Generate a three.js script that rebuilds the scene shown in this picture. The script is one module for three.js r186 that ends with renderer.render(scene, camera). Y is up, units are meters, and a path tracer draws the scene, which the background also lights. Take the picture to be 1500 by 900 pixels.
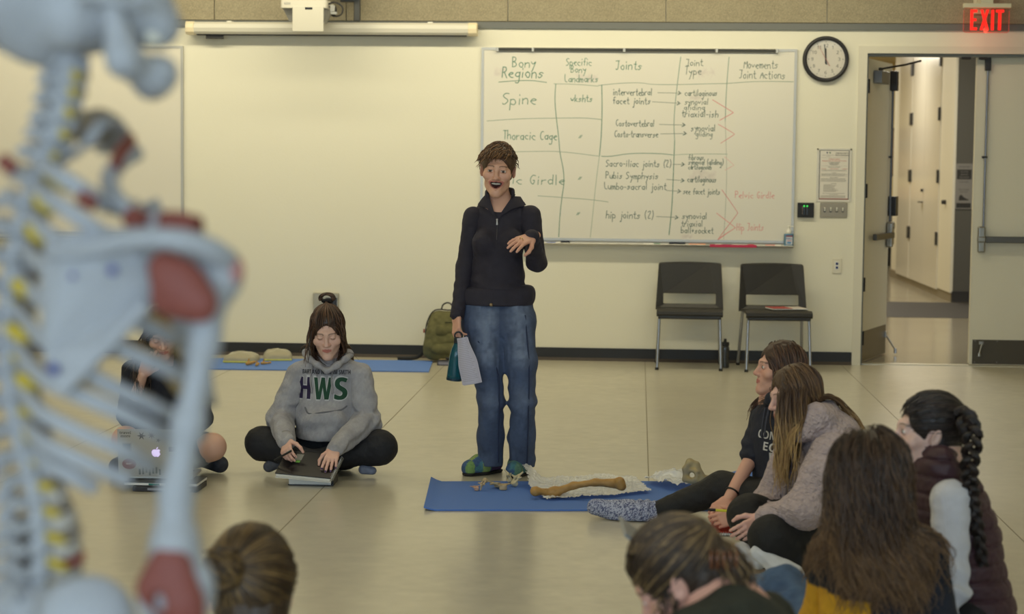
import * as THREE from 'three';
import { mergeGeometries, mergeVertices, toCreasedNormals } from 'three/addons/utils/BufferGeometryUtils.js';
import { RoundedBoxGeometry } from 'three/addons/geometries/RoundedBoxGeometry.js';
import { RectAreaLightUniformsLib } from 'three/addons/lights/RectAreaLightUniformsLib.js';
import { FontLoader } from 'three/addons/loaders/FontLoader.js';
import { Brush, Evaluator, SUBTRACTION } from 'three-bvh-csg';

// ---------------------------------------------------------------- camera, sky, lights, exposure
const V = (x, y, z) => new THREE.Vector3(x, y, z);
const scene = new THREE.Scene();
const renderer = new THREE.WebGLRenderer({ antialias: true });
renderer.toneMapping = THREE.LinearToneMapping;
renderer.toneMappingExposure = 0.8;
renderer.shadowMap.enabled = true;
RectAreaLightUniformsLib.init();

const camera = new THREE.PerspectiveCamera(18.52, 1500 / 900, 0.1, 120);
camera.position.set(0, 1.5, 0);
camera.quaternion.setFromRotationMatrix(new THREE.Matrix4().makeBasis(
  V(0.9977028, 0.01007241, -0.06699011), V(-0.0149557, 0.99723452, -0.07279865), V(0.06607159, 0.0736333, 0.99509431)));
camera.focus = 9.2;
camera.userData.fStop = 3.4;
scene.add(camera);

scene.background = new THREE.Color().setRGB(1.5, 1.85, 2.4);   // bright overcast sky outside the windows behind the camera

const ROOM = { x0: -6.4, x1: 4.1, z0: -14.7, z1: 3.6, h: 3.6 };
const FIXTURES = [-13.25, -9.75, -6.25, -2.75, 0.75];   // rows of linear ceiling lights, parallel to the whiteboard wall
const LAMP_POWER = [34, 19, 14, 6, 5];
const DAY_POWER = 6.0;                                   // soft daylight in the five windows of the rear wall

// ---------------------------------------------------------------- helpers
const taken = new Map();
function numbered(name) {
  const n = taken.get(name) ?? 0; taken.set(name, n + 1);
  return n ? `${name}_${String(n).padStart(3, '0')}` : name;
}
let seed = 7;
const rnd = () => { seed = (seed * 1664525 + 1013904223) >>> 0; return seed / 4294967296; };
const rr = (a, b) => a + (b - a) * rnd();
const lerp = (a, b, t) => a + (b - a) * t;
const clamp = (x, a, b) => Math.min(b, Math.max(a, x));
const sstep = (a, b, x) => { const t = clamp((x - a) / (b - a), 0, 1); return t * t * (3 - 2 * t); };
function lit(o) { o.castShadow = true; o.receiveShadow = true; return o; }
function thing(name, label, category, pos = V(0, 0, 0), turn = 0, group) {
  const o = new THREE.Group(); o.name = numbered(name); o.position.copy(pos); o.rotation.y = turn;
  o.userData = { label, category }; if (group) o.userData.group = group;
  scene.add(o); return o;
}
function part(parent, name, geo, material, label) {
  const m = lit(new THREE.Mesh(Array.isArray(geo) ? merge(geo) : geo, material)); m.name = name;
  if (label) m.userData.label = label;
  parent.add(m); return m;
}
// a part whose geometry was made in world coordinates
function wpart(root, name, geo, material, label) {
  if (Array.isArray(geo)) geo = merge(geo);
  geo.translate(-root.position.x, -root.position.y, -root.position.z);
  return part(root, name, geo, material, label);
}
function solo(name, geo, material, label, category, group) {
  const m = lit(new THREE.Mesh(Array.isArray(geo) ? merge(geo) : geo, material)); m.name = numbered(name);
  m.userData = { label, category }; if (group) m.userData.group = group;
  scene.add(m); return m;
}
function struct(name, geo, material, label, category) {
  const m = lit(new THREE.Mesh(Array.isArray(geo) ? merge(geo) : geo, material)); m.name = name;
  m.userData = { kind: 'structure', label, category };
  scene.add(m); return m;
}
function clean(g) {
  g = g.index ? g.toNonIndexed() : g;
  for (const k of Object.keys(g.attributes)) if (!['position', 'normal', 'uv', 'color'].includes(k)) g.deleteAttribute(k);
  if (!g.attributes.uv) g.setAttribute('uv', new THREE.BufferAttribute(new Float32Array(g.attributes.position.count * 2), 2));
  return g;
}
function merge(list) {
  const gs = list.map(clean), col = gs.some(g => g.attributes.color);
  for (const g of gs) if (col && !g.attributes.color) { const a = new Float32Array(g.attributes.position.count * 3).fill(1); g.setAttribute('color', new THREE.BufferAttribute(a, 3)); }
  return gs.length === 1 ? gs[0] : mergeGeometries(gs);
}
// axis-aligned box between two corners, uv in metres
function box(x0, y0, z0, x1, y1, z1) {
  const g = new THREE.BoxGeometry(Math.abs(x1 - x0), Math.abs(y1 - y0), Math.abs(z1 - z0)); g.translate((x0 + x1) / 2, (y0 + y1) / 2, (z0 + z1) / 2);
  return boxUV(g);
}
function boxUV(g) {
  const p = g.attributes.position, n = g.attributes.normal, uv = new Float32Array(p.count * 2);
  for (let i = 0; i < p.count; i++) {
    const ax = Math.abs(n.getX(i)), ay = Math.abs(n.getY(i)), az = Math.abs(n.getZ(i));
    const [u, v] = ay >= ax && ay >= az ? [p.getX(i), p.getZ(i)] : ax >= az ? [p.getZ(i), p.getY(i)] : [p.getX(i), p.getY(i)];
    uv[2 * i] = u; uv[2 * i + 1] = v;
  }
  g.setAttribute('uv', new THREE.BufferAttribute(uv, 2)); return g;
}
function rbox(w, h, d, r = 0.005, seg = 2) { return boxUV(new RoundedBoxGeometry(w, h, d, seg, Math.min(r, w / 2.01, h / 2.01, d / 2.01))); }
const at = (g, x, y, z) => g.translate(x, y, z);
function cyl(r0, r1, h, seg = 20) { return new THREE.CylinderGeometry(r1, r0, h, seg); }   // r0 bottom, r1 top
// rod between two points
function rod(a, b, r0, r1 = r0, seg = 12) {
  const d = b.clone().sub(a), g = new THREE.CylinderGeometry(r1, r0, d.length(), seg);
  g.applyQuaternion(new THREE.Quaternion().setFromUnitVectors(V(0, 1, 0), d.clone().normalize()));
  return g.translate((a.x + b.x) / 2, (a.y + b.y) / 2, (a.z + b.z) / 2);
}
function tube(pts, r, seg = 24, rad = 8, closed = false) { return new THREE.TubeGeometry(new THREE.CatmullRomCurve3(pts, closed), seg, r, rad, closed); }
// tapered tube with elliptical section along a curve; rf(t) gives [a, b]
function sweep(pts, rf, seg = 20, rad = 8, side = V(0, 0, 1)) {
  const c = pts.isCurve ? pts : new THREE.CatmullRomCurve3(pts), pos = [], uv = [], idx = [], L = c.getLength();
  for (let i = 0; i <= seg; i++) {
    const t = i / seg, p = c.getPoint(t), T = c.getTangent(t);
    const S = new THREE.Vector3().crossVectors(T, side); if (S.lengthSq() < 1e-6) S.set(1, 0, 0); S.normalize();
    const B = new THREE.Vector3().crossVectors(S, T).normalize(), q = rf(t), a = Array.isArray(q) ? q[0] : q, b = Array.isArray(q) ? q[1] : q;
    for (let j = 0; j <= rad; j++) {
      const w = j / rad * Math.PI * 2, ca = Math.cos(w) * a, sb = Math.sin(w) * b;
      pos.push(p.x + S.x * ca + B.x * sb, p.y + S.y * ca + B.y * sb, p.z + S.z * ca + B.z * sb); uv.push(j / rad * 6.28 * a, t * L);
    }
  }
  const n = rad + 1;
  for (let i = 0; i < seg; i++) for (let j = 0; j < rad; j++) { const k = i * n + j; idx.push(k, k + n, k + 1, k + 1, k + n, k + n + 1); }
  for (const [i, f] of [[0, 1], [seg, 0]]) { const b = i * n; for (let j = 1; j < rad - 1; j++) idx.push(...(f ? [b, b + j, b + j + 1] : [b, b + j + 1, b + j])); }
  const g = new THREE.BufferGeometry(); g.setAttribute('position', new THREE.Float32BufferAttribute(pos, 3)); g.setAttribute('uv', new THREE.Float32BufferAttribute(uv, 2));
  g.setIndex(idx); g.computeVertexNormals(); return g;
}
function extrude(shape, depth, bevel = 0, seg = 1, curveSegments = 10) {
  return boxUV(new THREE.ExtrudeGeometry(shape, { depth, bevelEnabled: bevel > 0, bevelThickness: bevel, bevelSize: bevel, bevelSegments: seg, curveSegments }));
}
function poly(pts) { const s = new THREE.Shape(); pts.forEach(([x, y], i) => i ? s.lineTo(x, y) : s.moveTo(x, y)); return s; }
function rrect(x0, y0, x1, y1, r) {
  const s = new THREE.Shape(); s.moveTo(x0 + r, y0); s.lineTo(x1 - r, y0); s.quadraticCurveTo(x1, y0, x1, y0 + r); s.lineTo(x1, y1 - r); s.quadraticCurveTo(x1, y1, x1 - r, y1);
  s.lineTo(x0 + r, y1); s.quadraticCurveTo(x0, y1, x0, y1 - r); s.lineTo(x0, y0 + r); s.quadraticCurveTo(x0, y0, x0 + r, y0); return s;
}
const paint = (g, c) => { const n = g.attributes.position.count, a = new Float32Array(n * 3); for (let i = 0; i < n; i++) { a[3 * i] = c.r; a[3 * i + 1] = c.g; a[3 * i + 2] = c.b; } g.setAttribute('color', new THREE.BufferAttribute(a, 3)); return g; };
const rgb = (r, g, b) => new THREE.Color().setRGB(r / 255, g / 255, b / 255, THREE.SRGBColorSpace);
function mat(color, roughness = 0.8, more = {}) { return new THREE.MeshStandardMaterial({ color, roughness, ...more }); }
function phys(color, roughness = 0.5, more = {}) { return new THREE.MeshPhysicalMaterial({ color, roughness, ...more }); }
// value noise in 3D
function h3(x, y, z) { let n = Math.imul(x, 374761393) + Math.imul(y, 668265263) + Math.imul(z, 1274126177) | 0; n = Math.imul(n ^ (n >>> 13), 1274126177); return ((n ^ (n >>> 16)) >>> 0) / 4294967296; }
function noise(x, y, z = 0) {
  const X = Math.floor(x), Y = Math.floor(y), Z = Math.floor(z), s = t => t * t * (3 - 2 * t), u = s(x - X), v = s(y - Y), w = s(z - Z);
  const l = (dy, dz) => lerp(h3(X, Y + dy, Z + dz), h3(X + 1, Y + dy, Z + dz), u);
  return lerp(lerp(l(0, 0), l(1, 0), v), lerp(l(0, 1), l(1, 1), v), w) * 2 - 1;
}
const fbm = (x, y, z = 0, o = 4) => { let a = 0.5, t = 0; for (let i = 0; i < o; i++) { t += a * noise(x, y, z); x = x * 2.03 + 11.3; y = y * 2.03 + 7.7; z = z * 2.03 + 3.1; a *= 0.5; } return t; };
// DataTexture from fn(u, v) -> grey 0..1 or [r, g, b] (0..255 sRGB); tile metres set by repeat
function tex(size, fn, metres = 1, color = false) {
  const d = new Uint8Array(size * size * 4);
  for (let j = 0; j < size; j++) for (let i = 0; i < size; i++) {
    const c = fn(i / size, j / size, i, j), k = (j * size + i) * 4;
    if (Array.isArray(c)) { d[k] = c[0]; d[k + 1] = c[1]; d[k + 2] = c[2]; } else d[k] = d[k + 1] = d[k + 2] = clamp(c, 0, 1) * 255;
    d[k + 3] = 255;
  }
  const t = new THREE.DataTexture(d, size, size); t.wrapS = t.wrapT = THREE.RepeatWrapping; t.magFilter = THREE.LinearFilter; t.minFilter = THREE.LinearMipmapLinearFilter; t.generateMipmaps = true;
  t.repeat.set(1 / metres, 1 / metres); if (color) t.colorSpace = THREE.SRGBColorSpace; t.needsUpdate = true; return t;
}
// periodic noise for tiles: blends two offsets
const tnoise = (u, v, f, o = 4) => { const a = fbm(u * f, v * f, 0, o), b = fbm((u - 1) * f, v * f, 0, o), c = fbm(u * f, (v - 1) * f, 0, o), d = fbm((u - 1) * f, (v - 1) * f, 0, o); return lerp(lerp(a, b, u), lerp(c, d, u), v); };
function canvasTex(w, h, draw) {
  const c = document.createElement('canvas'); c.width = w; c.height = h; draw(c.getContext('2d'), w, h);
  const t = new THREE.CanvasTexture(c); t.colorSpace = THREE.SRGBColorSpace; return t;
}
// rectangle facing +z with uv 0..1
function sheet(x0, y0, x1, y1, z) { const g = new THREE.PlaneGeometry(x1 - x0, y1 - y0); return g.translate((x0 + x1) / 2, (y0 + y1) / 2, z); }
// box whose front face (+z) carries uv 0..1
function card(w, h, d) {
  const g = new THREE.BoxGeometry(w, h, d), p = g.attributes.position, uv = g.attributes.uv;
  for (let i = 0; i < p.count; i++) uv.setXY(i, p.getX(i) / w + 0.5, p.getY(i) / h + 0.5);
  return g;
}
const font = await new FontLoader().loadAsync('fonts/droid/droid_sans_bold.typeface.json');

// ---------------------------------------------------------------- materials shared
const T = {
  fine: tex(256, (u, v) => 0.5 + 0.5 * tnoise(u, v, 40, 3), 0.25),
  coarse: tex(256, (u, v) => 0.5 + 0.6 * tnoise(u, v, 8, 5), 2),
};
const M = {
  white: mat(rgb(226, 224, 216), 0.55), steel: mat(rgb(178, 176, 170), 0.32, { metalness: 0.9 }), darkMetal: mat(rgb(58, 58, 60), 0.4, { metalness: 0.7 }),
  chrome: mat(rgb(190, 192, 196), 0.22, { metalness: 0.95 }), black: mat(rgb(24, 24, 27), 0.55), blackGloss: mat(rgb(18, 18, 20), 0.25), grey: mat(rgb(120, 122, 124), 0.6),
  paper: mat(rgb(228, 226, 222), 0.85),
};

// ---------------------------------------------------------------- room shell
const wallMat = mat(rgb(228, 224, 207), 0.75, { bumpMap: tex(256, (u, v) => 0.5 + 0.5 * tnoise(u, v, 48, 3), 0.4), bumpScale: 0.0006 });
const floorTex = tex(512, (u, v) => {
  const a = tnoise(u, v, 5, 5), b = tnoise(u + 0.37, v + 0.2, 60, 3), k = 1 + a * 0.07 + b * 0.05;
  return [190 * k, 184 * k, 166 * k];
}, 3.2, true);
const floorRough = tex(512, (u, v) => 0.36 + 0.05 * tnoise(u, v, 7, 4), 2.3);
const floorMat = phys(0xffffff, 1.0, { map: floorTex, roughnessMap: floorRough, ior: 1.55, clearcoat: 0.5, clearcoatRoughness: 0.22 });
const { x0: RX0, x1: RX1, z0: RZ0, z1: RZ1, h: RH } = ROOM;
const DO = { x0: 1.735, x1: 3.43, h: 2.405 };           // double-door opening
const WT = 0.16;

const floor = struct('floor', [box(RX0 - 0.2, -0.15, RZ0 - WT, RX1 + 0.2, 0, RZ1 + 0.2)], floorMat, 'beige sheet vinyl floor with dull shine', 'floor');
{ // welded seams between the vinyl sheets: shallow dark strips let into the floor
  const seamMat = mat(rgb(138, 131, 114), 0.6);
  for (let k = -4; k <= 2; k++) { const x = 0.07 + k * 1.52; part(floor, 'floor_seam', box(x - 0.003, -0.004, RZ0, x + 0.003, 0.0006, -1), seamMat); }
}
struct('wall_back', [box(RX0 - 0.2, 0, RZ0 - WT, DO.x0, RH, RZ0), box(DO.x1, 0, RZ0 - WT, RX1 + 0.2, RH, RZ0), box(DO.x0, DO.h, RZ0 - WT, DO.x1, RH, RZ0)], wallMat, 'cream painted wall behind the whiteboards', 'wall');
struct('wall_left', box(RX0 - 0.2, 0, RZ0, RX0, RH, RZ1 + 0.2), wallMat, 'cream painted side wall on the left', 'wall');
struct('wall_right', box(RX1, 0, RZ0, RX1 + 0.2, RH, RZ1 + 0.2), wallMat, 'cream painted side wall on the right', 'wall');
struct('ceiling', box(RX0 - 0.2, RH, RZ0 - WT, RX1 + 0.2, RH + 0.15, RZ1 + 0.2), mat(rgb(222, 218, 205), 0.9), 'pale ceiling of the classroom', 'ceiling');
{ // rear wall with five tall windows
  const g = [], n = 5, w = 1.5, gap = 0.42, y0 = 0.75, y1 = 3.0, total = n * w + (n - 1) * gap, xs = (RX0 + RX1) / 2 - total / 2;
  g.push(box(RX0, 0, RZ1, RX1, y0, RZ1 + 0.2), box(RX0, y1, RZ1, RX1, RH, RZ1 + 0.2), box(RX0, y0, RZ1, xs, y1, RZ1 + 0.2), box(xs + total, y0, RZ1, RX1, y1, RZ1 + 0.2));
  for (let i = 0; i < n - 1; i++) g.push(box(xs + i * (w + gap) + w, y0, RZ1, xs + (i + 1) * (w + gap), y1, RZ1 + 0.2));
  struct('wall_rear', g, wallMat, 'cream painted rear wall with tall windows', 'wall');
  const glass = phys(0xffffff, 0.0, { transmission: 1, thickness: 0, ior: 1.45 });
  for (let i = 0; i < n; i++) {
    const x = xs + i * (w + gap), win = struct(`window_${i + 1}`, box(x, y0, RZ1 + 0.09, x + w, y1, RZ1 + 0.096), glass, 'tall window in the rear wall', 'window');
    part(win, 'window_frame', [box(x, y0, RZ1 + 0.05, x + 0.05, y1, RZ1 + 0.13), box(x + w - 0.05, y0, RZ1 + 0.05, x + w, y1, RZ1 + 0.13), box(x, y0, RZ1 + 0.05, x + w, y0 + 0.05, RZ1 + 0.13), box(x, y1 - 0.05, RZ1 + 0.05, x + w, y1, RZ1 + 0.13), box(x, 2.2, RZ1 + 0.06, x + w, 2.25, RZ1 + 0.12)], M.grey);
    const L = new THREE.RectAreaLight(new THREE.Color().setRGB(0.6, 0.82, 1.0), DAY_POWER, w - 0.12, y1 - y0 - 0.12);
    L.name = 'window_daylight'; L.position.set(x + w / 2, (y0 + y1) / 2, RZ1 + 0.03); L.lookAt(x + w / 2, (y0 + y1) / 2, 0); scene.add(L);
  }
}
{ // rows of linear ceiling lights
  const body = mat(rgb(215, 214, 208), 0.5), glow = mat(0x222222, 0.6, { emissive: new THREE.Color().setRGB(1, 0.86, 0.62), emissiveIntensity: 2.5 });
  FIXTURES.forEach((z, i) => {
    const len = 7.6, xc = -1.9, y = 3.32, o = thing('linear_ceiling_light', `long linear ceiling light, row ${['nearest the whiteboard wall', 'second from the whiteboard wall', 'in the middle of the room', 'second from the windows', 'nearest the windows'][i]}`, 'ceiling light', V(xc, y, z), 0, 'linear ceiling lights');
    part(o, 'housing', [box(-len / 2, 0.015, -0.08, len / 2, 0.07, 0.08)], body);
    for (const x of [-3.6, -1.2, 1.2, 3.6]) part(o, 'hanger', box(x - 0.01, 0.07, -0.01, x + 0.01, RH - y, 0.01), body);
    part(o, 'light_diffuser', box(-len / 2 + 0.01, 0, -0.07, len / 2 - 0.01, 0.015, 0.07), glow);
    const L = new THREE.RectAreaLight(new THREE.Color().setRGB(1, 0.91, 0.62), LAMP_POWER[i], len - 0.04, 0.13);
    const tilt = i ? 0 : 0.62;   // the row before the whiteboards is a board washer tipped towards the wall
    o.rotation.x = tilt; L.name = 'lamp'; L.position.set(xc, y - 0.006 * Math.cos(tilt), z - 0.006 * Math.sin(tilt)); L.lookAt(xc, y - Math.cos(tilt), z - Math.sin(tilt)); scene.add(L);
  });
}
// fabric panels above the grey rail, each panel its own piece
{
  const fab = tex(512, (u, v, i, j) => { const k = 1 + 0.11 * (h3(i, j >> 2, 1) - 0.5) * 2 + 0.10 * (h3(i >> 2, j, 2) - 0.5) * 2 + 0.06 * tnoise(u, v, 9, 3); return [150 * k, 141 * k, 119 * k]; }, 0.9, true);
  const fabMat = mat(0xffffff, 0.95, { map: fab, bumpMap: fab, bumpScale: 0.001 });
  const trim = struct('trim_1', box(RX0, 2.579, RZ0, RX1, 2.628, RZ0 + 0.022), mat(rgb(104, 106, 104), 0.55), 'grey rail along the wall below the fabric panels', 'trim');
  const edges = [RX0, -5.1, -4.6, -3.34, -2.32, -2.24, -1.02, 0.2, 0.52, 1.42, 2.07, 2.62, RX1];
  const panels = struct('wall_panels', box(RX0, 2.628, RZ0, RX1, 2.64, RZ0 + 0.01), fabMat, 'beige fabric acoustic panels along the top of the wall', 'wall panel');
  const cut = [RX0, -4.55, -3.33, -2.29, -1.03, 0.19, 1.42, 2.64, RX1];
  for (let i = 0; i + 1 < cut.length; i++) { const w = cut[i + 1] - cut[i] - 0.006; part(panels, 'acoustic_panel', at(rbox(w, RH - 2.632, 0.025, 0.004), (cut[i] + cut[i + 1]) / 2, (RH + 2.632) / 2, RZ0 + 0.013), fabMat); }
}
{ // black cove base
  const bm = mat(rgb(27, 27, 30), 0.5), sm = mat(rgb(62, 52, 44), 0.6);
  const runs = [[RX0, 1.668], [3.5, RX1]];
  const b = struct('baseboard_back', runs.map(([a, c]) => box(a, 0.02, RZ0, c, 0.1, RZ0 + 0.012)), bm, 'black baseboard along the whiteboard wall', 'baseboard');
  part(b, 'cove_toe', runs.map(([a, c]) => { const g = extrude(poly([[0, 0], [0.024, 0], [0.02, 0.008], [0.012, 0.024], [0, 0.024]]), c - a); g.rotateY(-Math.PI / 2); g.scale(1, 1, 1); g.translate(c, 0, RZ0); return g; }), sm);
  struct('baseboard_left', box(RX0, 0, RZ0, RX0 + 0.012, 0.1, RZ1), bm, 'black baseboard along the left side wall', 'baseboard');
  struct('baseboard_right', box(RX1 - 0.012, 0, RZ0, RX1, 0.1, RZ1), bm, 'black baseboard along the right side wall', 'baseboard');
}

// ---------------------------------------------------------------- things on the whiteboard wall
// single-stroke handwriting: pairs of (x digit, y in base 36), baseline 6, x-height C, ascender I
const GLYPH = {
  a: '5B3C1B09182647585C 5C56', b: '0I06 0B2C4B58462607', c: '5B3C1B09183656', d: '5B3C1B0918264757 5I56', e: '095A5B3C1B09183656', f: '5H4I2H2G26 0C4C', g: '5B3C1B09182747595C 5C52401011', h: '0I06 0A2C4C5B56',
  i: '1C16 1F1G', j: '3C32201011 3F3G', k: '0I06 4C0956', l: '1I16', m: '0C06 0A1C2C3A36 3A4C5C6A66', n: '0C06 0A2C4C5A56', o: '3C1B09182646585B3C', p: '0C00 0B2C4B58462607', r: '0C06 0A2C4C', s: '5B3C1B1A4948261607',
  t: '2H273656 0D4D', u: '0C0826465C 5C56', v: '0C265C', w: '0C263A466C', x: '0C56 5C06', y: '0C285C 5C2010', B: '0I06 0I3I4G3D0C 0C3C594736060', R: '0I06 0I3I4G4E2C0C 2C56', S: '5H3I1H0F1D4B5948260607', T: '0I6I 3I36', J: '0I5I 4I48361617',
  L: '0I0656', C: '5H3I1G0C18364657', G: '5H3I1G0C1836465B3B', P: '0I06 0I4I5F4C0C', M: '060I3A6I66', A: '063I66 1B5B', H: '0I06 5I56 0C5C', '2': '0G2I4I5G0656', '(': '3J1F1934', ')': '1J3F3914', '-': '0A4A', '+': '2E28 0B4B',
};
const GW = { i: 2, l: 2, j: 3, m: 6, w: 6, r: 4, t: 4, f: 4, '(': 3, ')': 3, ' ': 4, '-': 4 };
function handwrite(ctx, s, x0, x1, base, xh, color, lw) {
  const adv = [...s].map(c => (GW[c] ?? 5) + 2.2), total = adv.reduce((a, b) => a + b) - 2.2, kx = (x1 - x0) / total, ky = xh / 6;
  let x = x0; ctx.strokeStyle = color; ctx.lineWidth = lw; ctx.lineCap = ctx.lineJoin = 'round';
  [...s].forEach((c, i) => {
    const up = rr(-0.25, 0.25) * ky * 2, sl = 0.06 + rr(-0.05, 0.05);
    for (const st of (GLYPH[c] ?? '').split(' ')) {
      const p = []; for (let k = 0; k + 1 < st.length; k += 2) { const gy = parseInt(st[k + 1], 36) - 6, gx = +st[k]; p.push([x + (gx + gy * sl + rr(-0.25, 0.25)) * kx, base + up - (gy + rr(-0.3, 0.3)) * ky]); }
      curve(ctx, p);
    }
    x += adv[i] * kx;
  });
}
function curve(ctx, p) {
  if (p.length < 2) return;
  ctx.beginPath(); ctx.moveTo(...p[0]);
  for (let i = 1; i < p.length - 1; i++) ctx.quadraticCurveTo(p[i][0], p[i][1], (p[i][0] + p[i + 1][0]) / 2, (p[i][1] + p[i + 1][1]) / 2);
  ctx.lineTo(...p[p.length - 1]); ctx.stroke();
}
const boardTex = canvasTex(1848, 1132, (ctx, w, h) => {
  ctx.fillStyle = '#dcd7ca'; ctx.fillRect(0, 0, w, h);
  ctx.scale(w / 462, h / 283); ctx.translate(-705.7, -70.5);
  for (const [x, y, a, b] of [[1035, 256, 22, 6], [1022, 141, 10, 4], [1036, 104, 18, 4], [860, 113, 18, 5], [732, 105, 9, 6], [1012, 348, 10, 4]]) for (let k = 0; k < 26; k++) { ctx.fillStyle = 'rgba(150,140,112,0.035)'; ctx.beginPath(); ctx.ellipse(x + rr(-a, a) * 0.8, y + rr(-b, b) * 0.8, a * rr(0.2, 0.6), b * rr(0.2, 0.6), rr(0, 3), 0, 7); ctx.fill(); }
  const G = '#3f6f55', D = '#44584a', R = '#cc6e6c';
  for (const [s, a, b, y, xh, c, lw] of [
    ['Bony', 750, 784, 97.5, 7, G, 1.1], ['Regions', 735, 795, 113, 8, G, 1.25], ['Spine', 736, 785, 153, 8.5, G, 1.1], ['Specific', 830, 867, 94.5, 5.5, G, 0.9], ['Bony', 837, 859, 105, 5, G, 0.9], ['Landmarks', 828, 877, 119, 5.5, G, 0.9],
    ['wkshts', 837, 869, 148, 5, G, 0.95], ['Joints', 903, 941, 100, 6.5, G, 1], ['Joint', 1007, 1031, 94, 5, D, 0.9], ['Type', 1005, 1029, 107, 6, D, 0.9], ['Movements', 1092, 1141, 97, 6, D, 0.85], ['Joint Actions', 1085, 1152, 112, 6, D, 0.85],
    ['intervertebral', 900, 957, 138, 5, D, 1], ['facet joints', 900, 955, 151, 5, D, 1], ['cartilaginous', 1006, 1053, 138, 4.5, D, 0.9], ['synovial', 1006, 1040, 151, 4.5, D, 0.85], ['gliding', 1005, 1035, 159, 4, D, 0.8], ['triaxial-ish', 1002, 1055, 169.5, 5, D, 0.95],
    ['Thoracic Cage', 737, 817, 205, 6.5, G, 1], ['Costovertebral', 905, 961, 184, 4.8, D, 0.95], ['Costo-transverse', 903, 967, 200, 4.8, D, 0.95], ['synovial', 1016, 1051, 190, 5, D, 0.9], ['gliding', 1023, 1047, 198, 4, D, 0.8],
    ['Sacro-iliac joints (2)', 891, 987, 244, 5, D, 0.95], ['Pubis Symphysis', 891, 968, 262, 5, D, 0.95], ['Lumbo-sacral joint', 889, 980, 278, 5, D, 0.95], ['fibrous', 1013, 1035, 233, 4, D, 0.8], ['synovial (gliding)', 1013, 1064, 240, 4, D, 0.9], ['cartilaginous', 1013, 1047, 247, 3.6, D, 0.8],
    ['cartilaginous', 1012, 1054, 266, 4.5, D, 0.95], ['see facet joints', 1006, 1060, 284, 4.5, D, 0.85], ['Pelvic Girdle', 712, 829, 272, 7, G, 1], ['hip joints (2)', 892, 962, 321, 5.5, D, 0.95], ['synovial', 1005, 1041, 321, 5, D, 0.9], ['triaxial', 1004, 1035, 332, 4.6, D, 0.85], ['ball+socket', 1004, 1051, 342, 4.6, D, 0.9],
    ['Pelvic Girdle', 1083, 1140, 289, 5, '#d48f88', 0.9], ['Hip Joints', 1086, 1125, 337, 5.2, '#d48f88', 0.9],
  ]) handwrite(ctx, s, a, b, y, xh, c, lw);
  const line = (c, lw, ...p) => { ctx.strokeStyle = c; ctx.lineWidth = lw; curve(ctx, p); };
  line(G, 0.9, [730, 120], [770, 116], [801, 120]);
  line(G, 1, [815, 122], [813, 140], [816, 172], [820, 200], [822, 225], [828, 250], [829, 270], [826, 290], [823, 320], [822, 350]);
  line(G, 1.1, [883, 123], [884, 150], [884, 175], [883, 205], [881, 228]); line('#8a9c86', 0.7, [881, 228], [876, 270], [872, 320], [869, 350]);
  line('#5f7f6c', 0.9, [999, 81], [994, 125], [990, 175], [992, 205]); line(G, 1.1, [992, 205], [991, 250], [990, 300], [986, 345]);
  line('#5f7f6c', 0.9, [1070, 81], [1067, 120], [1066, 175]); line('#93998a', 0.6, [1066, 175], [1069, 225], [1070, 275], [1067, 350]);
  line('#7d907c', 0.7, [812, 122], [840, 122], [878, 125]); line('#6d8370', 0.7, [878, 124], [900, 121], [940, 119], [955, 122], [994, 122], [1050, 120], [1066, 120], [1110, 116], [1165, 116.5]);
  line('#6d8370', 0.8, [713, 178], [760, 174], [815, 173], [860, 172], [883, 174.5]); line('#7d907c', 0.7, [745, 224], [800, 222], [830, 223], [881, 229]);
  line(G, 0.9, [884, 229], [895, 230], [925, 224], [970, 224], [990, 226]); line('#8a9c86', 0.7, [990, 226], [1020, 224], [1070, 224]); line('#7d907c', 0.7, [790, 289], [826, 291], [872, 294], [895, 297]);
  for (const [a, b, c, d] of [[966, 134, 1001, 134.5], [958, 147.5, 1000, 149.5], [969, 181, 1008, 181.5], [971, 195, 1010, 194], [990, 240, 1008, 240], [981, 262.5, 1008, 264], [981, 279, 1003, 280], [967, 318, 1000, 319]]) { line('#6b7568', 0.7, [a, b], [c, d]); line(D, 1.2, [c - 4.5, d - 2.6], [c, d], [c - 5.5, d + 2.4]); }
  for (const [x, y] of [[852, 200], [852, 262], [850, 315]]) { line(G, 0.8, [x - 2, y + 2], [x + 1, y - 2]); line(G, 0.8, [x, y + 2], [x + 3, y - 2]); }
  line(R, 0.9, [1047, 144], [1078, 162.4], [1078, 162.6], [1058, 174]); line(R, 0.8, [1056, 180], [1080, 193.5], [1080, 195], [1060, 208]); line('#dba7a0', 0.7, [1066, 228], [1080, 240], [1080, 240.5], [1067, 248]);
  line(R, 0.8, [1063, 277], [1087, 310], [1087, 312], [1066, 340], [1058, 352]); line('#d9908a', 1.1, [1056, 312], [1084, 333], [1084, 333.5], [1064, 346], [1059, 352]); line('#d9908a', 0.8, [1084, 333], [1070, 343], [1061, 350]);
});
const alu = mat(rgb(186, 184, 178), 0.4, { metalness: 0.55 });
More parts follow.
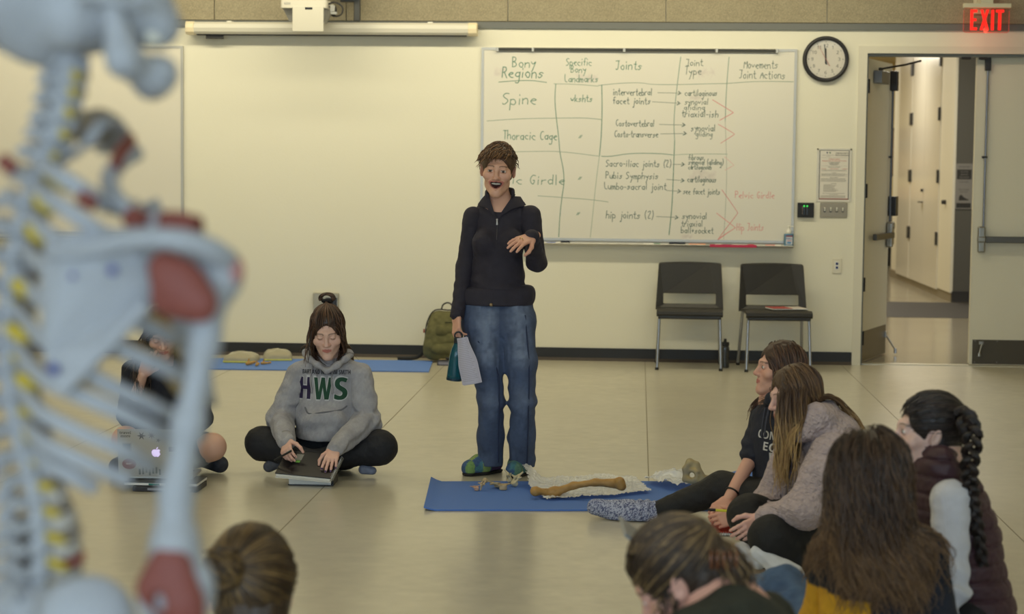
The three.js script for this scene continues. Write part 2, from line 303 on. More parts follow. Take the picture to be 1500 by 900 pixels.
{
  const x0 = -1.232, x1 = 1.2, y0 = 0.94, y1 = 2.432, w = x1 - x0, h = y1 - y0, o = thing('whiteboard', 'large whiteboard filled with green handwritten notes on bones and joints', 'whiteboard', V((x0 + x1) / 2, y0, RZ0));
  const s = card(w - 0.02, h - 0.02, 0.012); s.translate(0, h / 2, 0.012); part(o, 'writing_surface', s, phys(0xffffff, 0.35, { map: boardTex }));
  const f = 0.02; for (const [a, b, c, d] of [[-w / 2, 0, -w / 2 + f, h], [w / 2 - f, 0, w / 2, h], [-w / 2 + f, h - f, w / 2 - f, h], [-w / 2 + f, 0, w / 2 - f, f]]) part(o, 'frame_rail', box(a, b, 0, c, d, 0.022), alu);
  part(o, 'map_rail', [box(-1.09, h - 0.032, 0.022, 1.06, h - 0.004, 0.03), box(-1.09, h - 0.012, 0.03, 1.06, h - 0.002, 0.045)], mat(rgb(92, 88, 78), 0.45, { metalness: 0.6 }));
  for (const x of [-1.09, -0.815, -0.11, 0.6, 1.06]) part(o, 'map_clip', at(rbox(0.02, 0.034, 0.05, 0.004), x, h - 0.016, 0.028), alu);
  part(o, 'tray', (() => { const g = extrude(poly([[0.01, -0.035], [0.075, -0.035], [0.085, -0.02], [0.083, -0.016], [0.07, -0.028], [0.02, -0.028], [0.012, 0], [0.01, 0]]), w - 0.01); g.rotateY(-Math.PI / 2); g.translate(w / 2 - 0.005, 0, 0); return g; })(), alu);
  // markers and erasers on the tray: [photo-left x in metres, length, kind]
  const ty = y0 - 0.028, tz = RZ0 + 0.042;
  const marker = (x, len, body, cap, label) => {
    const m = thing('marker', label, 'marker', V(x, ty, tz), 0, 'markers on the whiteboard tray');
    const b = cyl(0.008, 0.008, len * 0.6, 12); b.rotateZ(Math.PI / 2); part(m, 'barrel', at(b, len * 0.3, 0.008, 0), body);
    const c = cyl(0.0085, 0.0085, len * 0.38, 12); c.rotateZ(Math.PI / 2); part(m, 'cap', at(c, len * 0.8, 0.0085, 0), cap);
  };
  const mw = mat(rgb(225, 222, 215), 0.45), C = (r, g, b) => mat(rgb(r, g, b), 0.4);
  marker(-0.71, 0.12, C(40, 80, 170), mw, 'blue marker on the tray beside the teacher\'s elbow');
  marker(0.045, 0.13, mw, C(30, 110, 70), 'white marker with green cap on the whiteboard tray');
  marker(0.395, 0.13, C(226, 120, 50), C(226, 130, 60), 'orange marker on the tray below the joint type column');
  marker(0.525, 0.12, C(34, 34, 36), mw, 'black marker with white end right of the orange marker');
  marker(0.655, 0.12, C(40, 40, 42), mw, 'black marker in the middle of the red ruler on the tray');
  marker(0.77, 0.13, mw, C(190, 40, 40), 'white marker with red cap above the end of the red ruler');
  marker(0.985, 0.12, C(214, 96, 90), mw, 'pale red marker left of the hand sanitizer');
  for (const [x, l, label] of [[-0.6, 0.075, 'small black felt eraser on the tray right of the blue marker'], [0.24, 0.13, 'long black felt eraser on the tray under the dividing line']]) {
    const e = thing('board_eraser', label, 'eraser', V(x, ty, tz)); part(e, 'felt_pad', at(rbox(l, 0.018, 0.045, 0.003), l / 2, 0.009, 0), M.black); part(e, 'grip', at(rbox(l * 0.94, 0.012, 0.036, 0.004), l / 2, 0.023, 0), M.blackGloss);
  }
  const ru = at(rbox(0.36, 0.022, 0.004, 0.001), 0.735, y0 - 0.024, RZ0 + 0.0875); solo('ruler', ru, C(190, 30, 70), 'crimson ruler stuck along the front edge of the whiteboard tray', 'ruler');
}
{ // left whiteboard, mostly behind the skeleton
  const x0 = -6.02, x1 = -3.581, h = 1.49, w = x1 - x0, o = thing('whiteboard', 'blank whiteboard with grey frame behind the skeleton', 'whiteboard', V((x0 + x1) / 2, 0.94, RZ0));
  part(o, 'writing_surface', at(rbox(w - 0.02, h - 0.02, 0.012, 0.001), 0, h / 2, 0.012), phys(rgb(218, 213, 201), 0.35));
  const f = 0.02; for (const [a, b, c, d] of [[-w / 2, 0, -w / 2 + f, h], [w / 2 - f, 0, w / 2, h], [-w / 2 + f, h - f, w / 2 - f, h], [-w / 2 + f, 0, w / 2 - f, f]]) part(o, 'frame_rail', box(a, b, 0, c, d, 0.022), alu);
  part(o, 'tray', box(-w / 2, -0.03, 0.01, w / 2, -0.02, 0.08), alu);
}
{ // projection screen case
  const x0 = -3.53, x1 = -1.262, o = thing('projection_screen_case', 'long white roll-up projection screen case along the top of the wall', 'screen case', V((x0 + x1) / 2, 2.563, RZ0 + 0.1)), w = x1 - x0;
  const prof = poly([[-0.06, -0.045], [0.03, -0.047], [0.05, -0.03], [0.056, 0], [0.05, 0.03], [0.03, 0.046], [-0.06, 0.046]]);
  const g = extrude(prof, w - 0.12); g.rotateY(-Math.PI / 2); part(o, 'casing', at(g, w / 2 - 0.06, 0, 0), mat(rgb(204, 200, 188), 0.4));
  for (const s of [-1, 1]) { const e = extrude(prof, 0.062, 0.003); e.rotateY(-Math.PI / 2); part(o, 'end_cap', at(e, s > 0 ? w / 2 : -w / 2 + 0.062, 0, 0), mat(rgb(226, 212, 180), 0.5)); }
  part(o, 'screen_roll', box(-w / 2 + 0.08, -0.055, -0.03, w / 2 - 0.08, -0.045, 0.02), M.black);
  part(o, 'pull_tab', at(rbox(0.14, 0.03, 0.012, 0.003), -w / 2 + 0.22, -0.068, 0), M.black);
  for (const x of [-0.8, 0.77]) part(o, 'wall_bracket', box(x - 0.018, 0.04, -0.1, x + 0.018, 0.056, 0.01), M.white);
}
{ // short-throw projector on its wall arm, just above the screen case
  const zc = -14.25, o = thing('projector', 'white short-throw projector hanging above the screen case', 'projector', V(-2.512, 2.681, -14.25));
  const wht = mat(rgb(194, 190, 178), 0.45), gry = mat(rgb(150, 150, 148), 0.5);
  const top = extrude(rrect(-0.18, -0.17, 0.165, 0.17, 0.03), 0.055, 0.004, 2); top.rotateX(-Math.PI / 2); part(o, 'lid', at(top, 0, 0, 0), wht);
  { const g = new THREE.CylinderGeometry(0.22, 0.165, 0.09, 4, 1); g.rotateY(Math.PI / 4); g.scale(1.06, 1, 0.95); part(o, 'lower_housing', at(g, -0.006, -0.05, -0.02), gry); }
  { const g = sweep([V(0.03, 0.002, 0.19), V(0.03, -0.06, 0.185), V(0.03, -0.12, 0.2), V(0.03, -0.175, 0.205)], () => [0.118, 0.006], 14, 4, V(0, 0, 1)); part(o, 'front_flap', [at(rbox(0.235, 0.19, 0.012, 0.004), 0.03, -0.085, 0.19)], wht); }
  part(o, 'sensor_window', at(rbox(0.056, 0.017, 0.01, 0.002), 0.036, -0.008, 0.193), M.blackGloss);
  for (let i = 0; i < 4; i++) part(o, 'vent_slot', at(rbox(0.008, 0.018, 0.01, 0.003), -0.15 + i * 0.013, 0.03, 0.172), gry);
  for (const [x, r] of [[-0.13, 0.016], [0.0, 0.02], [0.06, 0.017]]) part(o, 'adjuster_knob', at(cyl(r, r, 0.03, 14), x, 0.072, 0.06), M.darkMetal);
  part(o, 'cable', [tube([V(0.16, 0.03, 0.1), V(0.22, 0.045, 0.11), V(0.275, 0.01, 0.11), V(0.27, -0.04, 0.11), V(0.23, -0.058, 0.1), V(0.19, -0.05, 0.08)], 0.006, 24), tube([V(0.17, 0.015, 0.08), V(0.215, 0.015, 0.08), V(0.22, -0.03, 0.08), V(0.2, -0.06, 0.08)], 0.007, 16)], M.black);
  part(o, 'connector', [at(rbox(0.035, 0.05, 0.03, 0.004), 0.2, 0.0, 0.1), at(rbox(0.05, 0.02, 0.03, 0.004), 0.21, -0.035, 0.1)], gry);
  const a = new THREE.Group(); a.name = 'mounting_arm'; a.position.copy(V(-2.233, 2.798, -14.4).sub(o.position)); o.add(a);
  part(a, 'arm_plate', at(rbox(0.19, 0.06, 0.2, 0.004), 0, 0.02, 0), mat(rgb(150, 148, 142), 0.4, { metalness: 0.5 }));
  part(a, 'arm_post', [at(rbox(0.05, 0.19, 0.05, 0.01), 0.07, -0.1, 0), at(rbox(0.12, 0.045, 0.05, 0.006), 0.0, -0.025, 0)], mat(rgb(52, 52, 50), 0.45));
  part(a, 'arm_beam', box(-0.25, 0.05, -0.3, 0.09, 0.12, 0.25), mat(rgb(70, 70, 68), 0.45));
}
{ // wall clock
  const c = V(1.418, 2.357, -14.7), R = 0.176, o = thing('wall_clock', 'round wall clock with black rim reading just before twelve', 'clock', V(c.x, c.y, RZ0));
  const face = canvasTex(512, 512, (x) => {
    x.fillStyle = '#d9d2c8'; x.fillRect(0, 0, 512, 512); x.fillStyle = '#222'; x.textAlign = 'center'; x.textBaseline = 'middle'; x.font = '60px sans-serif';
    for (let i = 1; i <= 12; i++) { const a = i * Math.PI / 6; x.fillText(String(i), 256 + Math.sin(a) * 178, 256 - Math.cos(a) * 178); }
    for (let i = 0; i < 60; i++) { const a = i * Math.PI / 30, r = i % 5 ? 2 : 6; x.beginPath(); x.arc(256 + Math.sin(a) * 226, 256 - Math.cos(a) * 226, r, 0, 7); x.fill(); }
    x.font = '12px sans-serif'; x.fillText('- - - - -', 262, 330);
  });
  const d = new THREE.CircleGeometry(0.148, 48); part(o, 'clock_face', at(d, 0, 0, 0.022), mat(0xffffff, 0.6, { map: face }));
  const ring = new THREE.LatheGeometry([[0.145, 0.014], [0.145, 0.03], [0.15, 0.042], [0.16, 0.046], [0.17, 0.042], [R, 0.03], [R, 0.0]].map(([a, b]) => new THREE.Vector2(a, b)), 56); ring.rotateX(Math.PI / 2); part(o, 'rim', ring, mat(rgb(30, 28, 32), 0.42));
  const hand = (len, w, ang, tail, z) => { const g = extrude(poly([[-w, -tail], [w, -tail], [w * 0.6, len], [-w * 0.6, len]]), 0.002); g.rotateZ(-ang); return at(g, 0, 0, z); };
  part(o, 'hour_hand', hand(0.082, 0.0065, -0.02, 0.035, 0.0235), M.black); part(o, 'minute_hand', hand(0.112, 0.005, -0.12, 0.04, 0.026), M.black); part(o, 'second_hand', hand(0.12, 0.0015, -0.52, 0.06, 0.029), mat(rgb(170, 50, 36), 0.5));
  part(o, 'cover_glass', at(rotX(cyl(0.146, 0.146, 0.002, 48)), 0, 0, 0.036), phys(0xffffff, 0.02, { transmission: 1, thickness: 0, ior: 1.5 }));
}
function rotX(g) { return g.rotateX(Math.PI / 2); }
{ // emergency procedures poster
  const px = canvasTex(640, 1000, (x, w, h) => {
    x.fillStyle = '#dcd6cc'; x.fillRect(0, 0, w, h); x.strokeStyle = '#26323a'; x.lineWidth = 14; x.strokeRect(52, 32, w - 100, h - 78); x.fillStyle = '#8a2a2a'; x.fillRect(52, h - 60, w - 104, 16);
    x.textAlign = 'center'; x.fillStyle = '#2b3a55'; x.beginPath(); x.moveTo(170, 66); x.lineTo(206, 66); x.lineTo(188, 104); x.fill(); x.fillStyle = '#1f5a3a'; x.beginPath(); x.moveTo(222, 66); x.lineTo(258, 66); x.lineTo(240, 104); x.fill();
    x.fillStyle = '#222'; x.font = 'bold 36px serif'; x.fillText('EMERGENCY', 460, 100); x.fillText('PROCEDURES', 460, 138); x.font = '15px serif'; x.fillText('HOBART AND WILLIAM SMITH', 206, 130); x.fillText('COLLEGES', 206, 148);
    x.fillRect(80, 168, w - 160, 2); x.fillStyle = '#a8342c'; x.font = 'bold 28px serif'; x.fillText('Campus Safety', 320, 206); x.font = 'bold 25px serif'; x.fillText('Emergencies: 315-781-3333 or x3333', 320, 240); x.fillStyle = '#222'; x.font = 'bold 15px serif';
    const lines = (y, n, a, b, gap = 14, jit = 60) => { x.fillStyle = '#55524e'; for (let i = 0; i < n; i++) x.fillRect(a, y + i * gap, (b - a) - rr(0, jit), 4); };
    const head = (t, y, c = '#222') => { x.fillStyle = c; x.font = 'bold 19px serif'; x.fillText(t, 320, y); };
    for (let i = 0; i < 5; i++) { const l = [110, 90, 80, 90, 60][i]; x.fillStyle = '#444'; x.fillRect(320 - l, 254 + i * 13, l * 2, 5); }
    x.fillRect(80, 326, w - 160, 2); head('EMERGENCY ACTIONS', 356); x.fillStyle = '#a8342c'; x.font = 'bold 19px serif'; x.fillText('Evacuate', 130, 388); x.fillText('Shelter-in-Place', 320, 388); x.fillText('Lockdown', 520, 388);
    lines(404, 2, 90, 560); head('Evacuate', 462); lines(472, 4, 80, 570); head('Shelter-in-Place', 552); lines(562, 5, 80, 560); head('Lockdown', 664); lines(676, 12, 130, 420, 12, 150); x.font = 'bold 17px serif'; x.fillStyle = '#222'; x.fillText('Note: You can receive text alerts on your phone', 320, 848); x.fillText('See www.hws.edu', 320, 870); lines(884, 4, 80, 560, 13);
  });
  const a = V(1.369, 1.674, -14.7), b = V(1.634, 1.265, -14.7), o = thing('emergency_poster', 'framed emergency procedures notice beside the door', 'poster', V((a.x + b.x) / 2, (a.y + b.y) / 2, RZ0 + 0.003)), w = b.x - a.x, h = a.y - b.y;
  part(o, 'printed_sheet', card(w, h, 0.004), mat(0xffffff, 0.5, { map: px }));
  part(o, 'plastic_sleeve', [box(-w / 2, -h / 2, 0.002, -w / 2 + 0.012, h / 2, 0.004), box(w / 2 - 0.012, -h / 2, 0.002, w / 2, h / 2, 0.004), box(-w / 2, h / 2 - 0.012, 0.002, w / 2, h / 2, 0.004)], mat(rgb(205, 200, 186), 0.25));
}
{ // switch plate, control panel, outlets
  const p = V(1.505, 1.2, -14.7), o = thing('light_switch_plate', 'steel plate with four white light switches below the poster', 'light switch', V(p.x, p.y, RZ0));
  part(o, 'plate', at(rbox(0.209, 0.115, 0.008, 0.003), 0, 0, 0.004), mat(rgb(150, 138, 118), 0.4, { metalness: 0.6 }));
  for (let i = 0; i < 4; i++) { const s = part(o, 'toggle', at(rbox(0.01, 0.026, 0.02, 0.003).rotateX(0.35), -0.069 + i * 0.046, 0.006, 0.014), M.white); part(s, 'toggle_collar', at(rbox(0.016, 0.032, 0.004, 0.001), -0.069 + i * 0.046, 0, 0.009), M.darkMetal); }
  const q = V(1.29, 1.198, -14.7), c = thing('control_panel', 'small black control panel with two green lights', 'control panel', V(q.x, q.y, RZ0));
  part(c, 'panel_body', at(rbox(0.126, 0.115, 0.024, 0.004), 0, 0, 0.012), M.black);
  const led = mat(rgb(10, 40, 12), 0.4, { emissive: new THREE.Color().setRGB(0.08, 1, 0.12), emissiveIntensity: 1.2 });
  for (const x of [-0.013, 0.01]) part(c, 'green_light', at(rbox(0.011, 0.012, 0.004, 0.001), x, 0.031, 0.025), led, 'lit green indicator');
  for (let i = 0; i < 5; i++) part(c, 'indicator_dot', at(rbox(0.005, 0.005, 0.002, 0.001), -0.026, 0.028 - i * 0.0135, 0.0245), mat(rgb(170, 150, 140), 0.5));
  for (let i = 0; i < 4; i++) for (const x of [-0.012, 0.011]) part(c, 'button', at(rbox(0.014, 0.009, 0.003, 0.001), x, 0.013 - i * 0.014, 0.0245), M.blackGloss);
  const d = V(1.539, 0.77, -14.7), e = thing('data_outlet', 'white wall plate with two dark blue data sockets', 'outlet', V(d.x, d.y, RZ0));
  part(e, 'plate', at(rbox(0.072, 0.117, 0.008, 0.003), 0, 0, 0.004), mat(rgb(220, 214, 196), 0.5)); part(e, 'insert', at(rbox(0.034, 0.067, 0.01, 0.002), 0, 0, 0.005), M.white);
  for (const y of [0.016, -0.014]) part(e, 'socket', at(rbox(0.018, 0.018, 0.003, 0.001), 0.001, y, 0.0105), mat(rgb(20, 44, 110), 0.5));
  const g = V(-2.445, 0.428, -14.7), h = thing('wall_box', 'steel wall box behind the head of the girl in the grey hoodie', 'outlet', V(g.x, g.y, RZ0));
  part(h, 'cover', at(rbox(0.2, 0.15, 0.03, 0.003), 0, 0, 0.015), mat(rgb(160, 150, 130), 0.35, { metalness: 0.7 })); part(h, 'socket_plate', at(rbox(0.09, 0.1, 0.006, 0.002), 0.045, -0.012, 0.031), M.darkMetal);
}
{ // hand sanitizer on the tray
  const p = V(1.162, 0.948, -14.7), o = thing('hand_sanitizer', 'pump bottle of blue hand sanitizer at the end of the tray', 'bottle', V(p.x, 0.913, RZ0 + 0.05));
  const body = extrude(rrect(-0.034, -0.019, 0.034, 0.019, 0.014), 0.096, 0.003, 2); body.rotateX(-Math.PI / 2); part(o, 'bottle_body', at(body, 0, 0.003, 0), phys(rgb(120, 168, 200), 0.2, { transmission: 0.5, thickness: 0.03, ior: 1.4 }));
  const lab = canvasTex(128, 128, (x) => { x.fillStyle = '#c9cbd2'; x.fillRect(0, 0, 128, 128); x.fillStyle = '#7a2030'; x.fillRect(0, 0, 128, 20); x.fillStyle = '#27408c'; x.font = 'bold 34px sans-serif'; x.fillText('PURELL', 2, 58); x.fillStyle = '#c58a9a'; x.fillRect(20, 70, 86, 12); x.fillStyle = '#4f86b8'; x.fillRect(26, 90, 76, 26); });
  part(o, 'front_label', at(card(0.05, 0.07, 0.002), 0.002, 0.055, 0.0225), mat(0xffffff, 0.4, { map: lab }));
  const pump = new THREE.LatheGeometry([[0.0, 0.1], [0.018, 0.1], [0.02, 0.106], [0.02, 0.118], [0.014, 0.13], [0.009, 0.136], [0.007, 0.152], [0.01, 0.154], [0.01, 0.164], [0, 0.165]].map(([a, b]) => new THREE.Vector2(a, b)), 20); part(o, 'pump_head', [pump, at(rbox(0.038, 0.008, 0.01, 0.002), 0.016, 0.159, 0)], M.white);
}
{ // exit sign
  const a = V(2.408, 2.765, -14.45), b = V(2.762, 2.549, -14.45), o = thing('exit_sign', 'clear exit sign with glowing red letters above the door', 'exit sign', V((a.x + b.x) / 2, a.y, -14.45)), w = b.x - a.x, h = a.y - b.y;
  part(o, 'mounting_bar', at(rbox(w, 0.034, 0.05, 0.006), 0, -0.017, 0), mat(rgb(205, 198, 172), 0.45));
  part(o, 'wall_bracket', [box(-0.045, -0.02, -0.25, 0.045, 0.08, 0.0), box(-0.065, -0.06, -0.25, 0.065, 0.11, -0.2)], mat(rgb(205, 198, 172), 0.45));
  const sh = rrect(-w / 2 + 0.006, -h, w / 2 - 0.012, -0.03, 0.022), pg = extrude(sh, 0.006, 0.0005); part(o, 'clear_panel', at(pg, 0, 0, -0.003), phys(rgb(255, 236, 232), 0.05, { transmission: 1, thickness: 0, ior: 1.3 }));
  const red = mat(rgb(120, 0, 0), 0.5, { emissive: new THREE.Color().setRGB(1, 0.012, 0.005), emissiveIntensity: 1.6 });
  { const edge = []; const pts = sh.getPoints(8); for (let i = 0; i < pts.length; i++) { const p = pts[i], q = pts[(i + 1) % pts.length]; if (p.y > -0.06 && q.y > -0.06) continue; edge.push(rod(V(p.x, p.y, 0), V(q.x, q.y, 0), 0.0018, 0.0018, 6)); } part(o, 'light_edge', edge, mat(rgb(130, 40, 30), 0.4, { emissive: new THREE.Color().setRGB(1, 0.1, 0.06), emissiveIntensity: 0.5 })); }
  const L = { E: [[[0, 0], [0, 1], [0.34, 1], [0.34, 0.87], [0.14, 0.87], [0.14, 0.57], [0.3, 0.57], [0.3, 0.44], [0.14, 0.44], [0.14, 0.13], [0.34, 0.13], [0.34, 0]]], X: [[[0, 0], [0.15, 0.52], [0.01, 1], [0.15, 1], [0.22, 0.7], [0.3, 1], [0.44, 1], [0.29, 0.52], [0.44, 0], [0.29, 0], [0.21, 0.33], [0.14, 0]]], I: [[[0, 0], [0, 1], [0.14, 1], [0.14, 0]]], T: [[[0.12, 0], [0.12, 0.87], [0, 0.87], [0, 1], [0.4, 1], [0.4, 0.87], [0.27, 0.87], [0.27, 0]]] };
  const hh = 0.152, xs = { E: -0.122, X: -0.05, I: 0.032, T: 0.066 };
  for (const k of 'EXIT') part(o, 'letter', at(extrude(poly(L[k][0].map(([x, y]) => [x * hh * 0.98, y * hh])), 0.004), xs[k], -0.046 - hh, 0.001), red);
  const pl = new THREE.PointLight(new THREE.Color().setRGB(1, 0.06, 0.03), 0.06); pl.name = 'exit_glow'; pl.position.set((a.x + b.x) / 2, b.y + 0.02, -14.42); pl.castShadow = true; scene.add(pl);
}

// ---------------------------------------------------------------- double door and the hallway beyond
const doorMat = mat(rgb(208, 204, 188), 0.5, { bumpMap: T.fine, bumpScale: 0.0003 }), frameMat = mat(rgb(218, 213, 196), 0.5), doorSteel = mat(rgb(150, 148, 142), 0.3, { metalness: 0.85 }), kickMat = mat(rgb(112, 106, 94), 0.42, { metalness: 0.6 });
{
  const f = 0.055, z0 = RZ0 - WT - 0.01, z1 = RZ0 + 0.014;
  const t = struct('trim_2', [box(DO.x0 - f - 0.012, 0, z0, DO.x0, DO.h + f, z1), box(DO.x1, 0, z0, DO.x1 + f, DO.h + f, z1), box(DO.x0, DO.h, z0, DO.x1, DO.h + f, z1)], frameMat, 'cream metal frame round the double door', 'door frame');
  part(t, 'door_stop', [box(DO.x0, DO.h - 0.022, RZ0 - 0.098, DO.x1, DO.h, RZ0 - 0.02), box(DO.x0, 0, RZ0 - 0.06, DO.x0 + 0.016, DO.h, RZ0 - 0.03)], mat(rgb(124, 126, 122), 0.5));
  part(t, 'threshold', box(DO.x0, 0, RZ0 - WT, DO.x1, 0.006, RZ0 - 0.06), mat(rgb(190, 184, 166), 0.35, { metalness: 0.5 }));
  part(t, 'door_catch', [at(rbox(0.07, 0.02, 0.05, 0.003), 2.49, DO.h - 0.03, RZ0 - 0.05), at(rbox(0.06, 0.02, 0.05, 0.003), 2.62, DO.h - 0.03, RZ0 - 0.05)], M.black);
}
function leafBar(o, z, x0, x1, s) {   // touch bar with end case, on the room side
  part(o, 'push_bar', at(rbox(Math.abs(x1 - x0), 0.05, 0.034, 0.006), (x0 + x1) / 2, 0.985, z + 0.05), mat(rgb(96, 94, 90), 0.35, { metalness: 0.8 }));
  part(o, 'bar_end_case', [at(rbox(0.055, 0.2, 0.05, 0.012), s, 0.985, z + 0.03), at(rbox(0.06, 0.045, 0.062, 0.01), s, 0.985, z + 0.035)], doorSteel);
}
{ // right leaf, closed
  const x0 = 2.588, x1 = DO.x1 - 0.004, h = DO.h - 0.008, z = RZ0 - 0.1;
  const d = struct('door_1', box(x0, 0.012, z - 0.045, x1, h, z), doorMat, 'closed cream leaf of the double door with push bar', 'door');
  part(d, 'kick_plate', [box(x0 + 0.02, 0.015, z, x1 - 0.02, 0.205, z + 0.002)], mat(rgb(78, 72, 62), 0.45, { metalness: 0.5 }));
  part(d, 'screw', [[0.05, 0.03], [0.05, 0.195], [0.22, 0.03], [0.22, 0.195]].map(([x, y]) => at(rotX(cyl(0.004, 0.004, 0.003, 8)), x0 + x - 0.01, y, z + 0.002)), doorSteel);
  part(d, 'kick_down_stop', [rod(V(x0 + 0.09, 0.175, z + 0.02), V(x0 + 0.07, 0.1, z + 0.03), 0.007), at(rbox(0.04, 0.03, 0.02, 0.004), x0 + 0.085, 0.18, z + 0.012), at(cyl(0.016, 0.013, 0.025, 12), x0 + 0.068, 0.09, z + 0.03)], doorSteel);
  leafBar(d, z, x0 + 0.09, x1 - 0.04, x0 + 0.06);
  part(d, 'vertical_rod', rod(V(x0 + 0.075, 1.08, z + 0.02), V(x0 + 0.075, h - 0.1, z + 0.02), 0.009), mat(rgb(130, 132, 140), 0.3, { metalness: 0.8 }));
  part(d, 'rod_latch', [at(rbox(0.045, 0.11, 0.035, 0.006), x0 + 0.075, h - 0.06, z + 0.02), at(rbox(0.04, 0.016, 0.03, 0.003), x0 + 0.07, 1.62, z + 0.016)], M.darkMetal);
  part(d, 'edge_strip', box(x0 - 0.006, 0.02, z - 0.045, x0, h, z + 0.002), frameMat);
}
{ // left leaf, swung open into the hallway; local x runs along the leaf from its hinge
  const w = 0.83, h = DO.h - 0.03, d = struct('door_2', box(0, 0.012, -0.045, w, h, 0), doorMat, 'open cream leaf of the double door swung into the hallway', 'door');
  d.position.set(DO.x0 + 0.025, 0, RZ0 - 0.13); d.rotation.y = Math.atan2(0.8, 0.295);
  part(d, 'kick_plate', box(0.015, 0.015, 0, w - 0.02, 0.25, 0.002), kickMat);
  for (const y of [2.16, 1.35, 0.62, 0.2]) part(d, 'hinge', at(rbox(0.02, 0.11, 0.02, 0.003), -0.006, y, 0.008), M.darkMetal);
  leafBar(d, 0, 0.14, w - 0.06, w - 0.08);
  part(d, 'latch_case', [at(rbox(0.07, 0.19, 0.05, 0.014), w - 0.05, 1.0, 0.03), at(rotX(cyl(0.025, 0.025, 0.06, 16)), w - 0.05, 1.06, 0.03)], M.chrome);
  part(d, 'door_closer', at(rbox(0.26, 0.1, 0.07, 0.008), 0.3, 2.24, 0.035), mat(rgb(122, 124, 128), 0.4, { metalness: 0.6 }));
  part(d, 'closer_arm', [rod(V(0.25, 2.305, 0.04), V(0.16, 2.33, 0.25), 0.008), rod(V(0.16, 2.33, 0.25), V(0.02, 2.35, 0.4), 0.008), at(cyl(0.018, 0.018, 0.03, 12), 0.25, 2.3, 0.04)], M.black);
  part(d, 'vertical_rod', rod(V(w - 0.05, 1.1, 0.02), V(w - 0.05, h - 0.1, 0.02), 0.009), mat(rgb(90, 92, 96), 0.3, { metalness: 0.8 }));
  part(d, 'rod_latch', [at(rbox(0.06, 0.16, 0.06, 0.008), w - 0.05, h - 0.14, 0.03), at(rbox(0.04, 0.016, 0.03, 0.003), w - 0.05, 1.62, 0.016)], M.darkMetal);
  part(d, 'dispenser', [at(rbox(0.09, 0.16, 0.09, 0.006), w + 0.005, 1.22, 0.02)], M.blackGloss);
  part(d, 'kick_down_stop', [rod(V(w - 0.06, 0.16, 0.02), V(w - 0.02, 0.05, 0.08), 0.008), at(cyl(0.014, 0.014, 0.04, 12), w - 0.015, 0.035, 0.085), at(rbox(0.03, 0.05, 0.02, 0.004), w - 0.06, 0.17, 0.01)], M.chrome);
}
